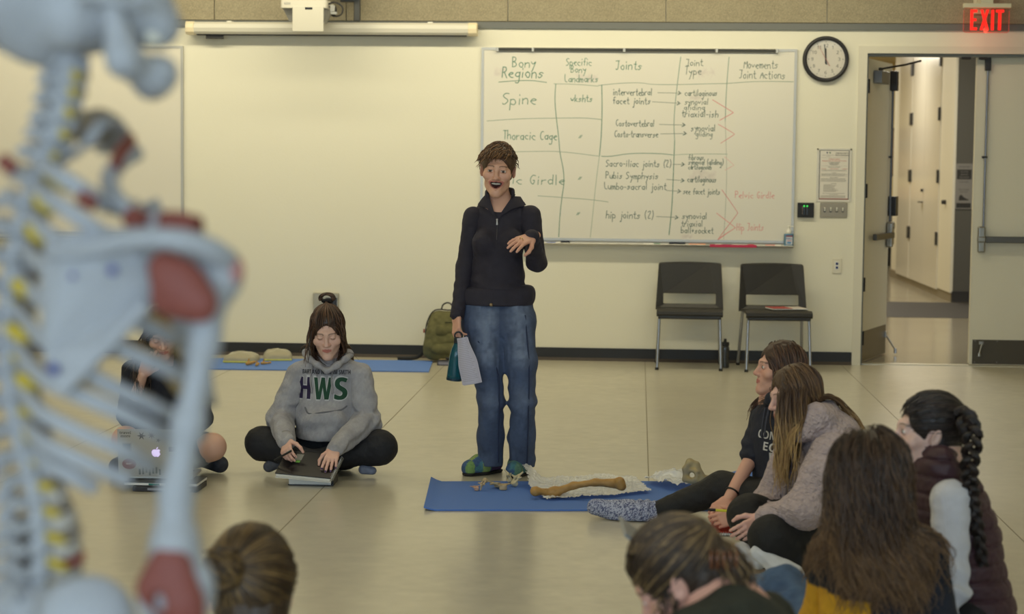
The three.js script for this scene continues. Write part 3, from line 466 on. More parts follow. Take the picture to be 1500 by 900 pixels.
{ // hallway shell
  const hx0 = 0.4, hx1 = 6.0, z1 = RZ0 - WT, z0 = -31.6, H = 3.3;
  const hf = phys(rgb(146, 139, 122), 0.12, { roughnessMap: floorRough, specularIntensity: 1 }); hf.roughness = 0.45;
  const fl = struct('floor_hallway', box(hx0, -0.15, z0, hx1, 0, z1), hf, 'glossy pale hallway floor beyond the open door', 'floor');
  part(fl, 'dark_floor_strip', box(hx0, -0.02, -21.95, hx1, 0.003, -19.65), mat(rgb(46, 42, 38), 0.75), 'dark strip across the hallway floor');
  const warm = mat(rgb(222, 206, 158), 0.7), pale = mat(rgb(214, 209, 190), 0.55);
  struct('wall_hallway_left', box(hx0 - 0.1, 0, z0, hx0, H, z1), warm, 'pale hallway wall on the left', 'wall');
  struct('wall_hallway_right', box(hx1, 0, z0, hx1 + 0.1, H, z1), warm, 'pale hallway wall on the right', 'wall');
  struct('wall_hallway_far', box(hx0, 0, z0 - 0.1, hx1, H, z0), warm, 'warm yellow wall at the far end of the hallway', 'wall');
  struct('ceiling_hallway', box(hx0, H, z0, hx1, H + 0.1, z1), mat(rgb(226, 214, 180), 0.8), 'hallway ceiling', 'ceiling');
  const gw = struct('wall_hallway_grey', box(3.63, 0, -22.25, hx1, H, -22.05), mat(rgb(82, 80, 72), 0.6), 'dark grey end wall beside the hallway closets', 'wall');
  part(gw, 'dark_base', box(3.63, 0, -22.05, hx1, 0.13, -22.03), mat(rgb(40, 38, 36), 0.6));
  const cl = struct('wall_closets', box(3.64, 0, -27.4, hx1, H, -22.25), pale, 'pale closet wall along the hallway', 'wall');
  part(cl, 'closet_base', box(3.622, 0, -27.4, 3.64, 0.11, -22.06), mat(rgb(128, 118, 98), 0.5));
  part(cl, 'end_panel', box(3.61, 0.11, -22.98, 3.64, H, -22.04), pale);
  const gloss = phys(rgb(222, 217, 202), 0.28, { clearcoat: 0.5, clearcoatRoughness: 0.15 }), tag = (o, n, g, m) => part(o, n, g, m);
  for (const [a, b] of [[-25.35, -24.2], [-24.19, -23.02], [-26.6, -25.42]]) {
    const dr = part(cl, 'closet_door', box(3.6, 0.09, a, 3.625, H - 0.05, b), gloss);
    for (const y of [0.7, 1.45, 2.2, 2.85]) part(dr, 'hinge', at(rbox(0.02, 0.16, 0.09, 0.004), 3.592, y, a === -25.35 ? a + 0.02 : b - 0.03), M.black);
  }
  part(cl, 'closet_handle', [at(rbox(0.06, 0.015, 0.12, 0.005), 3.575, 1.12, -24.28), at(rbox(0.03, 0.04, 0.04, 0.01), 3.585, 1.27, -24.25), at(rbox(0.05, 0.05, 0.05, 0.01), 3.585, 1.15, -22.5)], M.darkMetal);
  // notice on the grey wall
  const nt = canvasTex(256, 512, (x) => { x.fillStyle = '#7d7a74'; x.fillRect(0, 0, 256, 512); x.fillStyle = '#26241f'; x.textAlign = 'center'; x.font = 'bold 24px serif'; x.fillText('WATER ONLY', 128, 44); x.fillRect(22, 66, 212, 112); x.fillStyle = '#7d7a74'; x.fillText('NO FOOD', 128, 100); x.fillText('BEYOND', 128, 132); x.fillText('THIS POINT', 128, 164); x.fillStyle = '#26241f'; x.font = '22px serif'; x.fillText('in the studios', 128, 214); x.fillText('Please remove', 128, 300); x.fillText('your shoes', 128, 326); x.beginPath(); x.moveTo(56, 410); x.quadraticCurveTo(60, 350, 96, 352); x.quadraticCurveTo(130, 392, 196, 402); x.lineTo(200, 416); x.lineTo(56, 418); x.fill(); x.fillRect(22, 446, 212, 56); });
  const np = V(3.738, 1.342, -22.04), ns = solo('notice', card(0.2, 0.52, 0.004), mat(0xffffff, 0.6, { map: nt }), 'grey notice with a shoe on the dark hallway wall', 'notice'); ns.position.copy(np);
  // far end: black cabinet with a shelf of coloured things
  const c = thing('cabinet', 'black cabinet at the far end of the hallway', 'cabinet', V(3.15, 0, -30.6));
  part(c, 'body', at(rbox(2.2, 0.98, 0.6, 0.01), 0.4, 0.53, 0), M.black); part(c, 'base', box(-0.68, 0, -0.28, 1.48, 0.04, 0.28), M.darkMetal); part(c, 'counter_top', at(rbox(2.24, 0.04, 0.64, 0.006), 0.4, 1.04, 0), mat(rgb(60, 56, 50), 0.5));
  for (const x of [-0.1, 0.6, 1.2]) part(c, 'door_gap', box(x - 0.006, 0.1, 0.3, x + 0.006, 1.0, 0.303), M.darkMetal);
  const hues = [[196, 150, 50], [150, 44, 60], [70, 90, 130], [210, 196, 170], [214, 110, 60], [90, 120, 84], [120, 70, 110], [200, 60, 70], [60, 120, 150], [220, 190, 80]];
  for (let i = 0; i < 7; i++) { const w = rr(0.09, 0.16), h = rr(0.16, 0.34), o = thing('supply_box', `${['ochre', 'dark red', 'slate blue', 'cream', 'orange', 'green', 'purple'][i]} box standing on the far black cabinet`, 'box', V(2.75 + i * 0.2, 1.06, -30.5), 0, 'boxes on the far cabinet'); part(o, 'carton', at(rbox(w, h, 0.12, 0.006), 0, h / 2, 0), mat(rgb(...hues[i]), 0.7)); part(o, 'carton_lid', at(rbox(w + 0.008, 0.03, 0.128, 0.004), 0, h - 0.012, 0), mat(rgb(...hues[(i + 3) % 10]), 0.7)); }
  const bb = thing('pin_board', 'brown pin board at the far end of the hallway', 'pin board', V(3.4, 1.45, z0)); part(bb, 'cork', box(-1.1, 0, 0, 1.4, 0.75, 0.02), mat(rgb(136, 104, 66), 0.9)); part(bb, 'board_frame', [box(-1.12, -0.02, 0, 1.42, 0, 0.03), box(-1.12, 0.75, 0, 1.42, 0.77, 0.03)], M.darkMetal);
  for (let i = 0; i < 9; i++) { const w = rr(0.16, 0.26), h = rr(0.14, 0.26), x = -0.75 + (i % 5) * 0.24 + rr(-0.03, 0.03), y = i < 5 ? 0.2 : 0.5, m = part(bb, 'pinned_sheet', card(w, h, 0.003).rotateZ(rr(-0.25, 0.25)), mat(rgb(...hues[(i * 3) % 10]), 0.7)); m.position.set(x, y, 0.024); }
  // hallway lamps
  for (const [z, n] of [[-17.2, 'nearest the door'], [-20.6, 'over the dark floor strip'], [-24.4, 'beside the closets'], [-28.4, 'at the far end']]) {
    const o = thing('hallway_light', `square hallway ceiling light ${n}`, 'ceiling light', V(2.4, H - 0.003, z), 0, 'hallway ceiling lights'); part(o, 'housing', box(-0.6, -0.04, -0.3, 0.6, 0, 0.3), M.white);
    part(o, 'light_diffuser', box(-0.56, -0.045, -0.26, 0.56, -0.035, 0.26), mat(0x222222, 0.6, { emissive: new THREE.Color().setRGB(1, 0.86, 0.6), emissiveIntensity: 1.5 }));
    const L = new THREE.RectAreaLight(new THREE.Color().setRGB(1, 0.94, 0.8), 44, 1.1, 0.5); L.name = 'lamp'; L.position.set(2.4, H - 0.05, z); L.lookAt(2.4, 0, z); scene.add(L);
  }
}
{ // two black stacking chairs by the wall
  const shell = mat(rgb(38, 36, 35), 0.42), legM = mat(rgb(158, 160, 166), 0.3, { metalness: 0.85 });
  const makeChair = (label, pos, turn) => {
    const o = thing('stacking_chair', label, 'chair', pos, turn, 'black chairs by the wall'), w = 0.49;
    // seat: curved pan with waterfall front edge; front is +z
    const prof = poly([[0.23, 0.405], [0.245, 0.42], [0.24, 0.44], [0.2, 0.455], [0.05, 0.447], [-0.15, 0.442], [-0.2, 0.45], [-0.2, 0.438], [-0.15, 0.43], [0.05, 0.434], [0.19, 0.441], [0.225, 0.43]]);
    const s = extrude(prof, w, 0.002, 1); s.rotateY(-Math.PI / 2); part(o, 'seat', [at(s, w / 2, 0, 0), at(rbox(w - 0.02, 0.055, 0.02, 0.008), 0, 0.412, 0.226)], shell);
    // backrest with the wide slot, curved and leaning back
    const sh = new THREE.Shape(); sh.moveTo(-0.255, 0.43); sh.lineTo(0.255, 0.43); sh.lineTo(0.237, 0.765); sh.quadraticCurveTo(0.237, 0.78, 0.222, 0.78); sh.quadraticCurveTo(0, 0.793, -0.222, 0.78); sh.quadraticCurveTo(-0.237, 0.78, -0.237, 0.765); sh.closePath();
    const hole = new THREE.Path(); const hr = rrect(-0.205, 0.468, 0.205, 0.555, 0.014); hole.setFromPoints(hr.getPoints(6)); sh.holes.push(hole);
    let b = new THREE.ExtrudeGeometry(sh, { depth: 0.016, bevelEnabled: true, bevelSize: 0.004, bevelThickness: 0.004, bevelSegments: 2 }); const p = b.attributes.position;
    for (let i = 0; i < p.count; i++) { const x = p.getX(i), y = p.getY(i); p.setZ(i, p.getZ(i) - 0.2 - (y - 0.43) * 0.22 - sstep(0.72, 0.84, y) * 0.02 + x * x * 0.5); } b.computeVertexNormals(); part(o, 'backrest', boxUV(b), shell);
    for (const sx of [-1, 1]) { part(o, 'leg', rod(V(sx * 0.225, 0.43, 0.19), V(sx * 0.238, 0.012, 0.235), 0.0115), legM); part(o, 'leg', rod(V(sx * 0.225, 0.45, -0.17), V(sx * 0.245, 0.012, -0.27), 0.0115), legM); part(o, 'foot_cap', [at(cyl(0.014, 0.014, 0.02, 12), sx * 0.238, 0.01, 0.235), at(cyl(0.014, 0.014, 0.02, 12), sx * 0.245, 0.01, -0.27)], M.black); part(o, 'side_rail', [rod(V(sx * 0.222, 0.425, 0.2), V(sx * 0.222, 0.43, -0.18), 0.011)], legM); }
    part(o, 'cross_rail', rod(V(-0.22, 0.422, -0.12), V(0.22, 0.422, -0.12), 0.01), legM);
    return o;
  };
  makeChair('black plastic chair with empty seat, left of the pair', V(0.4, 0, -14.33), -0.02);
  makeChair('black plastic chair with a red magazine on its seat', V(1.045, 0, -14.3), 0.06);
  const mg = thing('magazine', 'red and white magazine lying on the right chair', 'magazine', V(1.125, 0.459, -14.27), 0.25);
  part(mg, 'pages', at(rbox(0.27, 0.008, 0.2, 0.003), 0, 0.006, 0), M.paper); part(mg, 'cover', [at(rbox(0.15, 0.003, 0.2, 0.001), -0.06, 0.0115, 0)], mat(rgb(176, 76, 74), 0.45)); part(mg, 'cover_print', at(rbox(0.11, 0.003, 0.18, 0.001), 0.075, 0.0115, 0), mat(rgb(214, 204, 198), 0.45));
  const bt = thing('water_bottle', 'dark sports bottle on the floor between the two chairs', 'bottle', V(0.674, 0, -14.337));
  part(bt, 'bottle_body', new THREE.LatheGeometry([[0, 0], [0.03, 0], [0.034, 0.006], [0.034, 0.075], [0.031, 0.09], [0.034, 0.105], [0.034, 0.15], [0.028, 0.168], [0.026, 0.172], [0, 0.172]].map(([a, b]) => new THREE.Vector2(a, b)), 24), phys(rgb(34, 38, 44), 0.25, { clearcoat: 0.5 }));
  part(bt, 'screw_cap', [at(cyl(0.032, 0.031, 0.026, 20), 0, 0.183, 0), at(cyl(0.012, 0.01, 0.026, 14), 0, 0.208, 0)], M.black);
}

// ---------------------------------------------------------------- soft-body modelling: distance fields meshed by surface nets
class Field {
  constructor(k = 0.02) { this.list = []; this.k = k; this.warp = null; this.cuts = []; }
  // tapered capsule a-b; flat = [direction, factor] makes it thinner along that direction
  cap(a, b, ra, rb = ra, o = {}) {
    const d = b.clone().sub(a); this.list.push({ t: 0, ax: a.x, ay: a.y, az: a.z, dx: d.x, dy: d.y, dz: d.z, l2: Math.max(1e-9, d.lengthSq()), ra, rb, k: o.k ?? this.k, sub: o.sub ? 1 : 0, f: o.flat ? { n: o.flat[0].clone().normalize(), s: 1 / o.flat[1] - 1 } : null }); return this;
  }
  chain(pts, rs, o) { for (let i = 0; i + 1 < pts.length; i++) this.cap(pts[i], pts[i + 1], rs[i], rs[i + 1], o); return this; }
  // ellipsoid with radii r, turned by quaternion q
  ell(c, r, o = {}) { const q = o.q ? o.q.clone().invert() : null; this.list.push({ t: 1, c, r, q, m: Math.min(r.x, r.y, r.z), k: o.k ?? this.k, sub: o.sub ? 1 : 0 }); return this; }
  // keep only the side of the plane through p that n points to
  cut(p, n, k = 0.004) { const m = n.clone().normalize(); this.cuts.push([m.x, m.y, m.z, -m.dot(p), k]); return this; }
  one(e, x, y, z) {
    if (e.t === 0) {
      let px = x - e.ax, py = y - e.ay, pz = z - e.az; const t = clamp((px * e.dx + py * e.dy + pz * e.dz) / e.l2, 0, 1);
      px -= t * e.dx; py -= t * e.dy; pz -= t * e.dz;
      if (e.f) { const w = (px * e.f.n.x + py * e.f.n.y + pz * e.f.n.z) * e.f.s; px += e.f.n.x * w; py += e.f.n.y * w; pz += e.f.n.z * w; }
      return Math.sqrt(px * px + py * py + pz * pz) - (e.ra + (e.rb - e.ra) * t);
    }
    let px = x - e.c.x, py = y - e.c.y, pz = z - e.c.z;
    if (e.q) { tmpV.set(px, py, pz).applyQuaternion(e.q); px = tmpV.x; py = tmpV.y; pz = tmpV.z; }
    px /= e.r.x; py /= e.r.y; pz /= e.r.z; const a = Math.sqrt(px * px + py * py + pz * pz), bx = px / e.r.x, by = py / e.r.y, bz = pz / e.r.z, b = Math.sqrt(bx * bx + by * by + bz * bz);
    return b < 1e-6 ? -e.m : a * (a - 1) / b;
  }
  at(x, y, z) {
    let d = 1e3;
    for (const e of this.list) {
      const v = this.one(e, x, y, z), k = e.k;
      if (e.sub) { const h = Math.max(k - Math.abs(d + v), 0) / k; d = Math.max(d, -v) + h * h * k * 0.25; }
      else { const h = Math.max(k - Math.abs(d - v), 0) / k; d = Math.min(d, v) - h * h * k * 0.25; }
    }
    if (this.warp && Math.abs(d) < 0.08) d += this.warp(x, y, z, d);
    for (const c of this.cuts) { const v = -(c[0] * x + c[1] * y + c[2] * z + c[3]), k = c[4], h = Math.max(k - Math.abs(d - v), 0) / k; d = Math.max(d, v) + h * h * k * 0.25; }
    return d;
  }
  bounds() {
    const b = new THREE.Box3();
    for (const e of this.list) { if (e.sub) continue; if (e.t) { const m = Math.max(e.r.x, e.r.y, e.r.z); b.expandByPoint(e.c.clone().addScalar(m)); b.expandByPoint(e.c.clone().addScalar(-m)); } else for (const [x, y, z, r] of [[e.ax, e.ay, e.az, e.ra], [e.ax + e.dx, e.ay + e.dy, e.az + e.dz, e.rb]]) { b.expandByPoint(V(x + r, y + r, z + r)); b.expandByPoint(V(x - r, y - r, z - r)); } }
    return b.expandByScalar(0.03);
  }
  grad(p) { const e = 0.0015, f = (x, y, z) => this.at(x, y, z); return V(f(p.x + e, p.y, p.z) - f(p.x - e, p.y, p.z), f(p.x, p.y + e, p.z) - f(p.x, p.y - e, p.z), f(p.x, p.y, p.z + e) - f(p.x, p.y, p.z - e)).normalize(); }
}
const tmpV = new THREE.Vector3();
function netMesh(field, h, colorFn, uvScale = 1) {
  const B = field.bounds(), nx = Math.ceil((B.max.x - B.min.x) / h) + 1, ny = Math.ceil((B.max.y - B.min.y) / h) + 1, nz = Math.ceil((B.max.z - B.min.z) / h) + 1;
  const x0 = B.min.x, y0 = B.min.y, z0 = B.min.z, val = new Float32Array(nx * ny * nz).fill(1), S = 6, live = [];
  for (let bz = 0; bz < nz; bz += S) for (let by = 0; by < ny; by += S) for (let bx = 0; bx < nx; bx += S) {
    const c = field.at(x0 + (bx + S / 2) * h, y0 + (by + S / 2) * h, z0 + (bz + S / 2) * h), ex = Math.min(bx + S, nx), ey = Math.min(by + S, ny), ez = Math.min(bz + S, nz);
    if (Math.abs(c) > S * h * 1.6 + 0.02) { if (c < 0) for (let k = bz; k < ez; k++) for (let j = by; j < ey; j++) val.fill(-1, bx + nx * (j + ny * k), ex + nx * (j + ny * k)); continue; }
    live.push([bx, by, bz]);
    for (let k = bz; k < ez; k++) for (let j = by; j < ey; j++) for (let i = bx; i < ex; i++) val[i + nx * (j + ny * k)] = field.at(x0 + i * h, y0 + j * h, z0 + k * h);
  }
  const vid = new Int32Array(nx * ny * nz).fill(-1), pos = [], idx = [], o = [0, 1, nx, nx + 1, nx * ny, nx * ny + 1, nx * ny + nx, nx * ny + nx + 1];
  const E = [[0, 1], [0, 2], [0, 4], [1, 3], [1, 5], [2, 3], [2, 6], [3, 7], [4, 5], [4, 6], [5, 7], [6, 7]];
  for (let k = 0; k < nz - 1; k++) for (let j = 0; j < ny - 1; j++) for (let i = 0; i < nx - 1; i++) {
    const b = i + nx * (j + ny * k); let m = 0; for (let q = 0; q < 8; q++) if (val[b + o[q]] < 0) m |= 1 << q;
    if (m === 0 || m === 255) continue;
    let n = 0, sx = 0, sy = 0, sz = 0;
    for (const [p, q] of E) { if (((m >> p) & 1) === ((m >> q) & 1)) continue; const a = val[b + o[p]], c = val[b + o[q]], t = a / (a - c); n++; sx += (p & 1) + t * ((q & 1) - (p & 1)); sy += ((p >> 1) & 1) + t * (((q >> 1) & 1) - ((p >> 1) & 1)); sz += (p >> 2) + t * ((q >> 2) - (p >> 2)); }
    vid[b] = pos.length / 3; pos.push(x0 + (i + sx / n) * h, y0 + (j + sy / n) * h, z0 + (k + sz / n) * h);
  }
  for (let k = 1; k < nz - 1; k++) for (let j = 1; j < ny - 1; j++) for (let i = 1; i < nx - 1; i++) {
    const b = i + nx * (j + ny * k), s = val[b] < 0;
    const quad = (a, c, d, e, flip) => { if (a < 0 || c < 0 || d < 0 || e < 0) return; if (flip) idx.push(a, d, c, a, e, d); else idx.push(a, c, d, a, d, e); };
    if (s !== (val[b + 1] < 0)) quad(vid[b], vid[b - nx], vid[b - nx - nx * ny], vid[b - nx * ny], s);
    if (s !== (val[b + nx] < 0)) quad(vid[b], vid[b - nx * ny], vid[b - nx * ny - 1], vid[b - 1], s);
    if (s !== (val[b + nx * ny] < 0)) quad(vid[b], vid[b - 1], vid[b - 1 - nx], vid[b - nx], s);
  }
  const nv = pos.length / 3, nor = new Float32Array(nv * 3), uv = new Float32Array(nv * 2), col = colorFn ? new Float32Array(nv * 3) : null, p = V(0, 0, 0), c = new THREE.Color();
  for (let i = 0; i < nv; i++) {
    p.set(pos[3 * i], pos[3 * i + 1], pos[3 * i + 2]); const g = field.grad(p); nor[3 * i] = g.x; nor[3 * i + 1] = g.y; nor[3 * i + 2] = g.z;
    uv[2 * i] = (p.x * 0.8 - p.z * 0.6) * uvScale; uv[2 * i + 1] = (p.y + p.z * 0.15) * uvScale;
    if (col) { colorFn(p, g, c); col[3 * i] = c.r; col[3 * i + 1] = c.g; col[3 * i + 2] = c.b; }
  }
  const g = new THREE.BufferGeometry(); g.setAttribute('position', new THREE.BufferAttribute(new Float32Array(pos), 3)); g.setAttribute('normal', new THREE.BufferAttribute(nor, 3)); g.setAttribute('uv', new THREE.BufferAttribute(uv, 2));
  if (col) g.setAttribute('color', new THREE.BufferAttribute(col, 3)); g.setIndex(idx);
  // keep the faces looking outwards
  { let s = 0; const P = g.attributes.position; for (let t = 0; t < Math.min(idx.length, 900); t += 3) { const [a, b2, c2] = [idx[t], idx[t + 1], idx[t + 2]], A = V(P.getX(a), P.getY(a), P.getZ(a)), U = V(P.getX(b2), P.getY(b2), P.getZ(b2)).sub(A), W2 = V(P.getX(c2), P.getY(c2), P.getZ(c2)).sub(A); s += U.cross(W2).dot(V(nor[3 * a], nor[3 * a + 1], nor[3 * a + 2])) > 0 ? 1 : -1; } if (s < 0) { for (let t = 0; t < idx.length; t += 3) { const w = idx[t + 1]; idx[t + 1] = idx[t + 2]; idx[t + 2] = w; } g.setIndex(idx); } }
  return g;
}
// ---- head in its own axes: y up, z the way the face looks, centre between the ears
const SKIN = [rgb(214, 168, 146), rgb(226, 182, 160), rgb(222, 190, 172), rgb(205, 158, 136)];
function headGeometry({ mouth = 0, skin = SKIN[0], brow = rgb(70, 48, 36), lids = 0 }) {
  const f = new Field(0.02);
  f.ell(V(0, 0.032, -0.014), V(0.074, 0.09, 0.094), { k: 0.02 }).ell(V(0, -0.04, 0.026), V(0.055, 0.073, 0.06), { k: 0.04 });
  f.cap(V(-0.039, -0.07, 0.012), V(-0.01, -0.105, 0.068), 0.016, 0.014, { k: 0.03 }).cap(V(0.039, -0.07, 0.012), V(0.01, -0.105, 0.068), 0.016, 0.014, { k: 0.03 });
  f.ell(V(0, -0.101, 0.077), V(0.018, 0.015, 0.0135), { k: 0.02 });
  for (const s of [-1, 1]) f.ell(V(s * 0.044, -0.026 + mouth * 0.006, 0.06), V(0.024, 0.02, 0.02), { k: 0.025 }).ell(V(s * 0.031, 0.003, 0.103), V(0.019, 0.0125, 0.018), { sub: true, k: 0.014 });
  f.cap(V(-0.036, 0.021, 0.078), V(0, 0.024, 0.085), 0.009, 0.008, { k: 0.02 }).cap(V(0.036, 0.021, 0.078), V(0, 0.024, 0.085), 0.009, 0.008, { k: 0.02 });
  f.cap(V(0, 0.016, 0.083), V(0, -0.026, 0.105), 0.007, 0.0105, { k: 0.014 }).ell(V(0, -0.031, 0.104), V(0.0125, 0.0095, 0.012), { k: 0.008 });
  for (const s of [-1, 1]) f.ell(V(s * 0.0135, -0.033, 0.093), V(0.0075, 0.0075, 0.01), { k: 0.007 });
  f.ell(V(0, -0.062, 0.074), V(0.028, 0.022, 0.018), { k: 0.02 });
  if (mouth) { f.ell(V(0, -0.1, 0.07), V(0.02, 0.02, 0.014), { k: 0.02 }).ell(V(0, -0.066, 0.1), V(0.029, 0.014, 0.028), { sub: true, k: 0.005 }).ell(V(0, -0.056, 0.1), V(0.033, 0.007, 0.03), { sub: true, k: 0.008 }); for (const s of [-1, 1]) f.cap(V(0, -0.0495, 0.095), V(s * 0.034, -0.05, 0.076), 0.0038, 0.0025, { k: 0.005 }).cap(V(0, -0.083, 0.092), V(s * 0.033, -0.055, 0.077), 0.005, 0.0025, { k: 0.005 }); }
  else for (const s of [-1, 1]) f.cap(V(0, -0.0575, 0.0915), V(s * 0.022, -0.061, 0.083), 0.0045, 0.0025, { k: 0.005 }).cap(V(0, -0.0685, 0.0905), V(s * 0.02, -0.063, 0.083), 0.0055, 0.0025, { k: 0.005 });
  for (const s of [-1, 1]) { f.ell(V(s * 0.031, 0.0035, 0.0785), V(0.0145, 0.0125, 0.0125), { k: 0.004 }); const q = new THREE.Quaternion().setFromEuler(new THREE.Euler(-0.15, s * 0.45, s * -0.12)); f.ell(V(s * 0.08, -0.004, -0.008), V(0.0065, 0.031, 0.019), { q, k: 0.008 }).ell(V(s * 0.088, 0.002, -0.004), V(0.005, 0.018, 0.011), { q, k: 0.006, sub: true }); }
  f.cap(V(0, -0.05, -0.02), V(0, -0.13, -0.032), 0.045, 0.044, { k: 0.03 });
  const lip = rgb(190, 118, 108), cheek = rgb(220, 140, 122), c2 = new THREE.Color(), white = rgb(222, 216, 210), iris = rgb(52, 40, 34), dark = rgb(70, 24, 24);
  return netMesh(f, 0.0032, (p, n, c) => {
    c.copy(skin); const ax = Math.abs(p.x);
    c.lerp(cheek, 0.28 * Math.exp(-((ax - 0.045) ** 2 / 0.0006 + (p.y + 0.03) ** 2 / 0.0006)) * (p.z > 0.03 ? 1 : 0)); if (p.y < -0.02 && p.y > -0.042 && ax < 0.017 && p.z > 0.095) c.lerp(cheek, 0.25);
    c.lerp(c2.copy(skin).multiplyScalar(0.92), 0.5 + 0.5 * noise(p.x * 160, p.y * 160, p.z * 160));
    if (p.z > 0.06) {
      if (mouth) { const yy = p.y + 0.064 - p.x * p.x * 9, e = (p.x / 0.031) ** 2 + (yy / 0.0165) ** 2; if (e < 0.85) c.copy(dark); else if (e < 1.4) c.copy(lip); }
      else { const up = -0.0545 - p.x * p.x * 6, lo = -0.074 + p.x * p.x * 14; if (ax < 0.023 && p.y < up && p.y > lo) c.copy(lip); }
      const by = 0.026 - ((ax - 0.03) ** 2) * 6; if (ax > 0.012 && ax < 0.05 && Math.abs(p.y - by) < 0.0034) c.lerp(brow, 0.7);
      const ey = p.y - 0.0035, ex = ax - 0.031, open = lids ? -0.0045 : mouth ? 0.002 : 0.004;
      if (Math.abs(ex) < 0.0135 && Math.abs(ey) < 0.0075 * (1 - (ex / 0.0145) ** 2) && p.z > 0.08) { if (lids) { if (Math.abs(ey + 0.004) < 0.0019) c.lerp(brow, 0.8); } else if (ey > open) { if (ey < open + 0.003) c.copy(brow); } else c.copy(Math.abs(ex) < 0.0062 ? iris : white); }
    }
  });
}
const headCache = new Map();
function putHead(key, opts, pos, quat, scale = 0.95) {
  if (!headCache.has(key)) headCache.set(key, headGeometry(opts));
  return headCache.get(key).clone().applyMatrix4(new THREE.Matrix4().compose(pos, quat, V(scale, scale, scale)));
}
// turn of a head: yaw (0 looks along +z), pitch (positive looks down), roll
const turnQ = (yaw, pitch = 0, roll = 0) => new THREE.Quaternion().setFromEuler(new THREE.Euler(pitch, yaw, roll, 'YXZ'));
// ---- hand: w wrist, d towards the fingers, n out of the palm, thumb = +1 or -1 along n x d; curl = [thumb, index, middle, ring, little] radians per joint
function handGeometry(w, d, n, thumb, curl, spread = 0.06, s = 0.95, skin = SKIN[0], nail) {
  const f = new Field(0.009), D = d.clone().normalize(), N = n.clone().addScaledVector(D, -n.dot(D)).normalize(), S = new THREE.Vector3().crossVectors(N, D).multiplyScalar(thumb), nails = [];
  const P = (a, b, c) => w.clone().addScaledVector(D, a * s).addScaledVector(S, b * s).addScaledVector(N, c * s);
  const fl = { flat: [N, 0.85], k: 0.012 };
  f.cap(P(-0.03, 0, 0), P(0.012, 0, 0), 0.024 * s, 0.025 * s, { flat: [N, 0.72], k: 0.014 });
  [[0.086, 0.028, 0.068, 0.0088], [0.09, 0.0095, 0.077, 0.009], [0.086, -0.0095, 0.071, 0.0086], [0.077, -0.027, 0.055, 0.0076]].forEach(([a, b, len, r], i) => {
    f.cap(P(0.012, b * 0.6, 0), P(a, b, -0.002), 0.0135 * s, 0.0105 * s, fl);
    let p = P(a, b, -0.002), ang = 0; const out = (1.5 - i) * spread, c = curl[i + 1];
    [0.45, 0.3, 0.25].forEach((q, j) => {
      ang += c * [0.9, 1.1, 0.8][j]; const dir = D.clone().multiplyScalar(Math.cos(ang) * Math.cos(out)).addScaledVector(N, Math.sin(ang)).addScaledVector(S, Math.sin(out) * Math.cos(ang)), e = p.clone().addScaledVector(dir, len * q * s);
      f.cap(p, e, r * (1 - 0.08 * j) * s, r * (0.92 - 0.1 * j) * s, { k: 0.004 }); if (j === 2) nails.push([e.clone(), dir.clone()]); p = e;
    });
  });
  { let p = P(0.022, 0.026, 0.004); f.cap(P(0.012, 0.012, 0.002), p, 0.015 * s, 0.0145 * s, { k: 0.012 }); let ang = 0; [[0.042, 0.0125, 0.0105], [0.032, 0.0105, 0.009], [0.025, 0.009, 0.0075]].forEach(([l, a, b], j) => { ang += curl[0] * 0.6; const dir = D.clone().multiplyScalar(0.72 * Math.cos(ang)).addScaledVector(S, 0.62 - 0.35 * j).addScaledVector(N, 0.2 + Math.sin(ang)).normalize(), e = p.clone().addScaledVector(dir, l * s); f.cap(p, e, a * s, b * s, { k: 0.006 }); p = e; }); }
  const red = rgb(206, 130, 112);
  return netMesh(f, 0.0032, (p, nn, c) => { c.copy(skin).lerp(red, 0.18 + 0.14 * noise(p.x * 60, p.y * 60, p.z * 60)); if (nail) for (const [e, dir] of nails) if (p.distanceTo(e) < 0.0085 && nn.dot(N) < -0.2) c.copy(nail); });
}
// ---- hair: strands that fall from their roots round the head and off the shoulders
function strand(pts, r, col, seg = 0) {
  const n = pts.length, pos = [], nor = [], cl = [], idx = [], K = r < 0.0024 ? 4 : 5;
  for (let i = 0; i < n; i++) {
    const T = pts[Math.min(i + 1, n - 1)].clone().sub(pts[Math.max(i - 1, 0)]).normalize(), S = new THREE.Vector3().crossVectors(T, Math.abs(T.y) > 0.9 ? V(1, 0, 0.3) : V(0, 1, 0)).normalize(), B = new THREE.Vector3().crossVectors(S, T), t = i / (n - 1), q = r * Math.min(1, 0.35 + t * 5) * (1 - 0.75 * Math.pow(t, 3));
    for (let k = 0; k < K; k++) { const a = k / K * 6.2832, ca = Math.cos(a), sa = Math.sin(a); nor.push(S.x * ca + B.x * sa, S.y * ca + B.y * sa, S.z * ca + B.z * sa); pos.push(pts[i].x + nor[nor.length - 3] * q, pts[i].y + nor[nor.length - 2] * q, pts[i].z + nor[nor.length - 1] * q); const c = typeof col === 'function' ? col(t, pts[i]) : col; cl.push(c.r, c.g, c.b); }
  }
  for (let i = 0; i < n - 1; i++) for (let k = 0; k < K; k++) { const a = i * K + k, b = i * K + (k + 1) % K; idx.push(a, a + K, b, b, a + K, b + K); }
  for (const [b, fl] of [[0, 1], [(n - 1) * K, 0]]) for (let k = 1; k < K - 1; k++) idx.push(...(fl ? [b, b + k, b + k + 1] : [b, b + k + 1, b + k]));
  const g = new THREE.BufferGeometry(); g.setAttribute('position', new THREE.Float32BufferAttribute(pos, 3)); g.setAttribute('normal', new THREE.Float32BufferAttribute(nor, 3)); g.setAttribute('color', new THREE.Float32BufferAttribute(cl, 3)); g.setIndex(idx); return g;
}
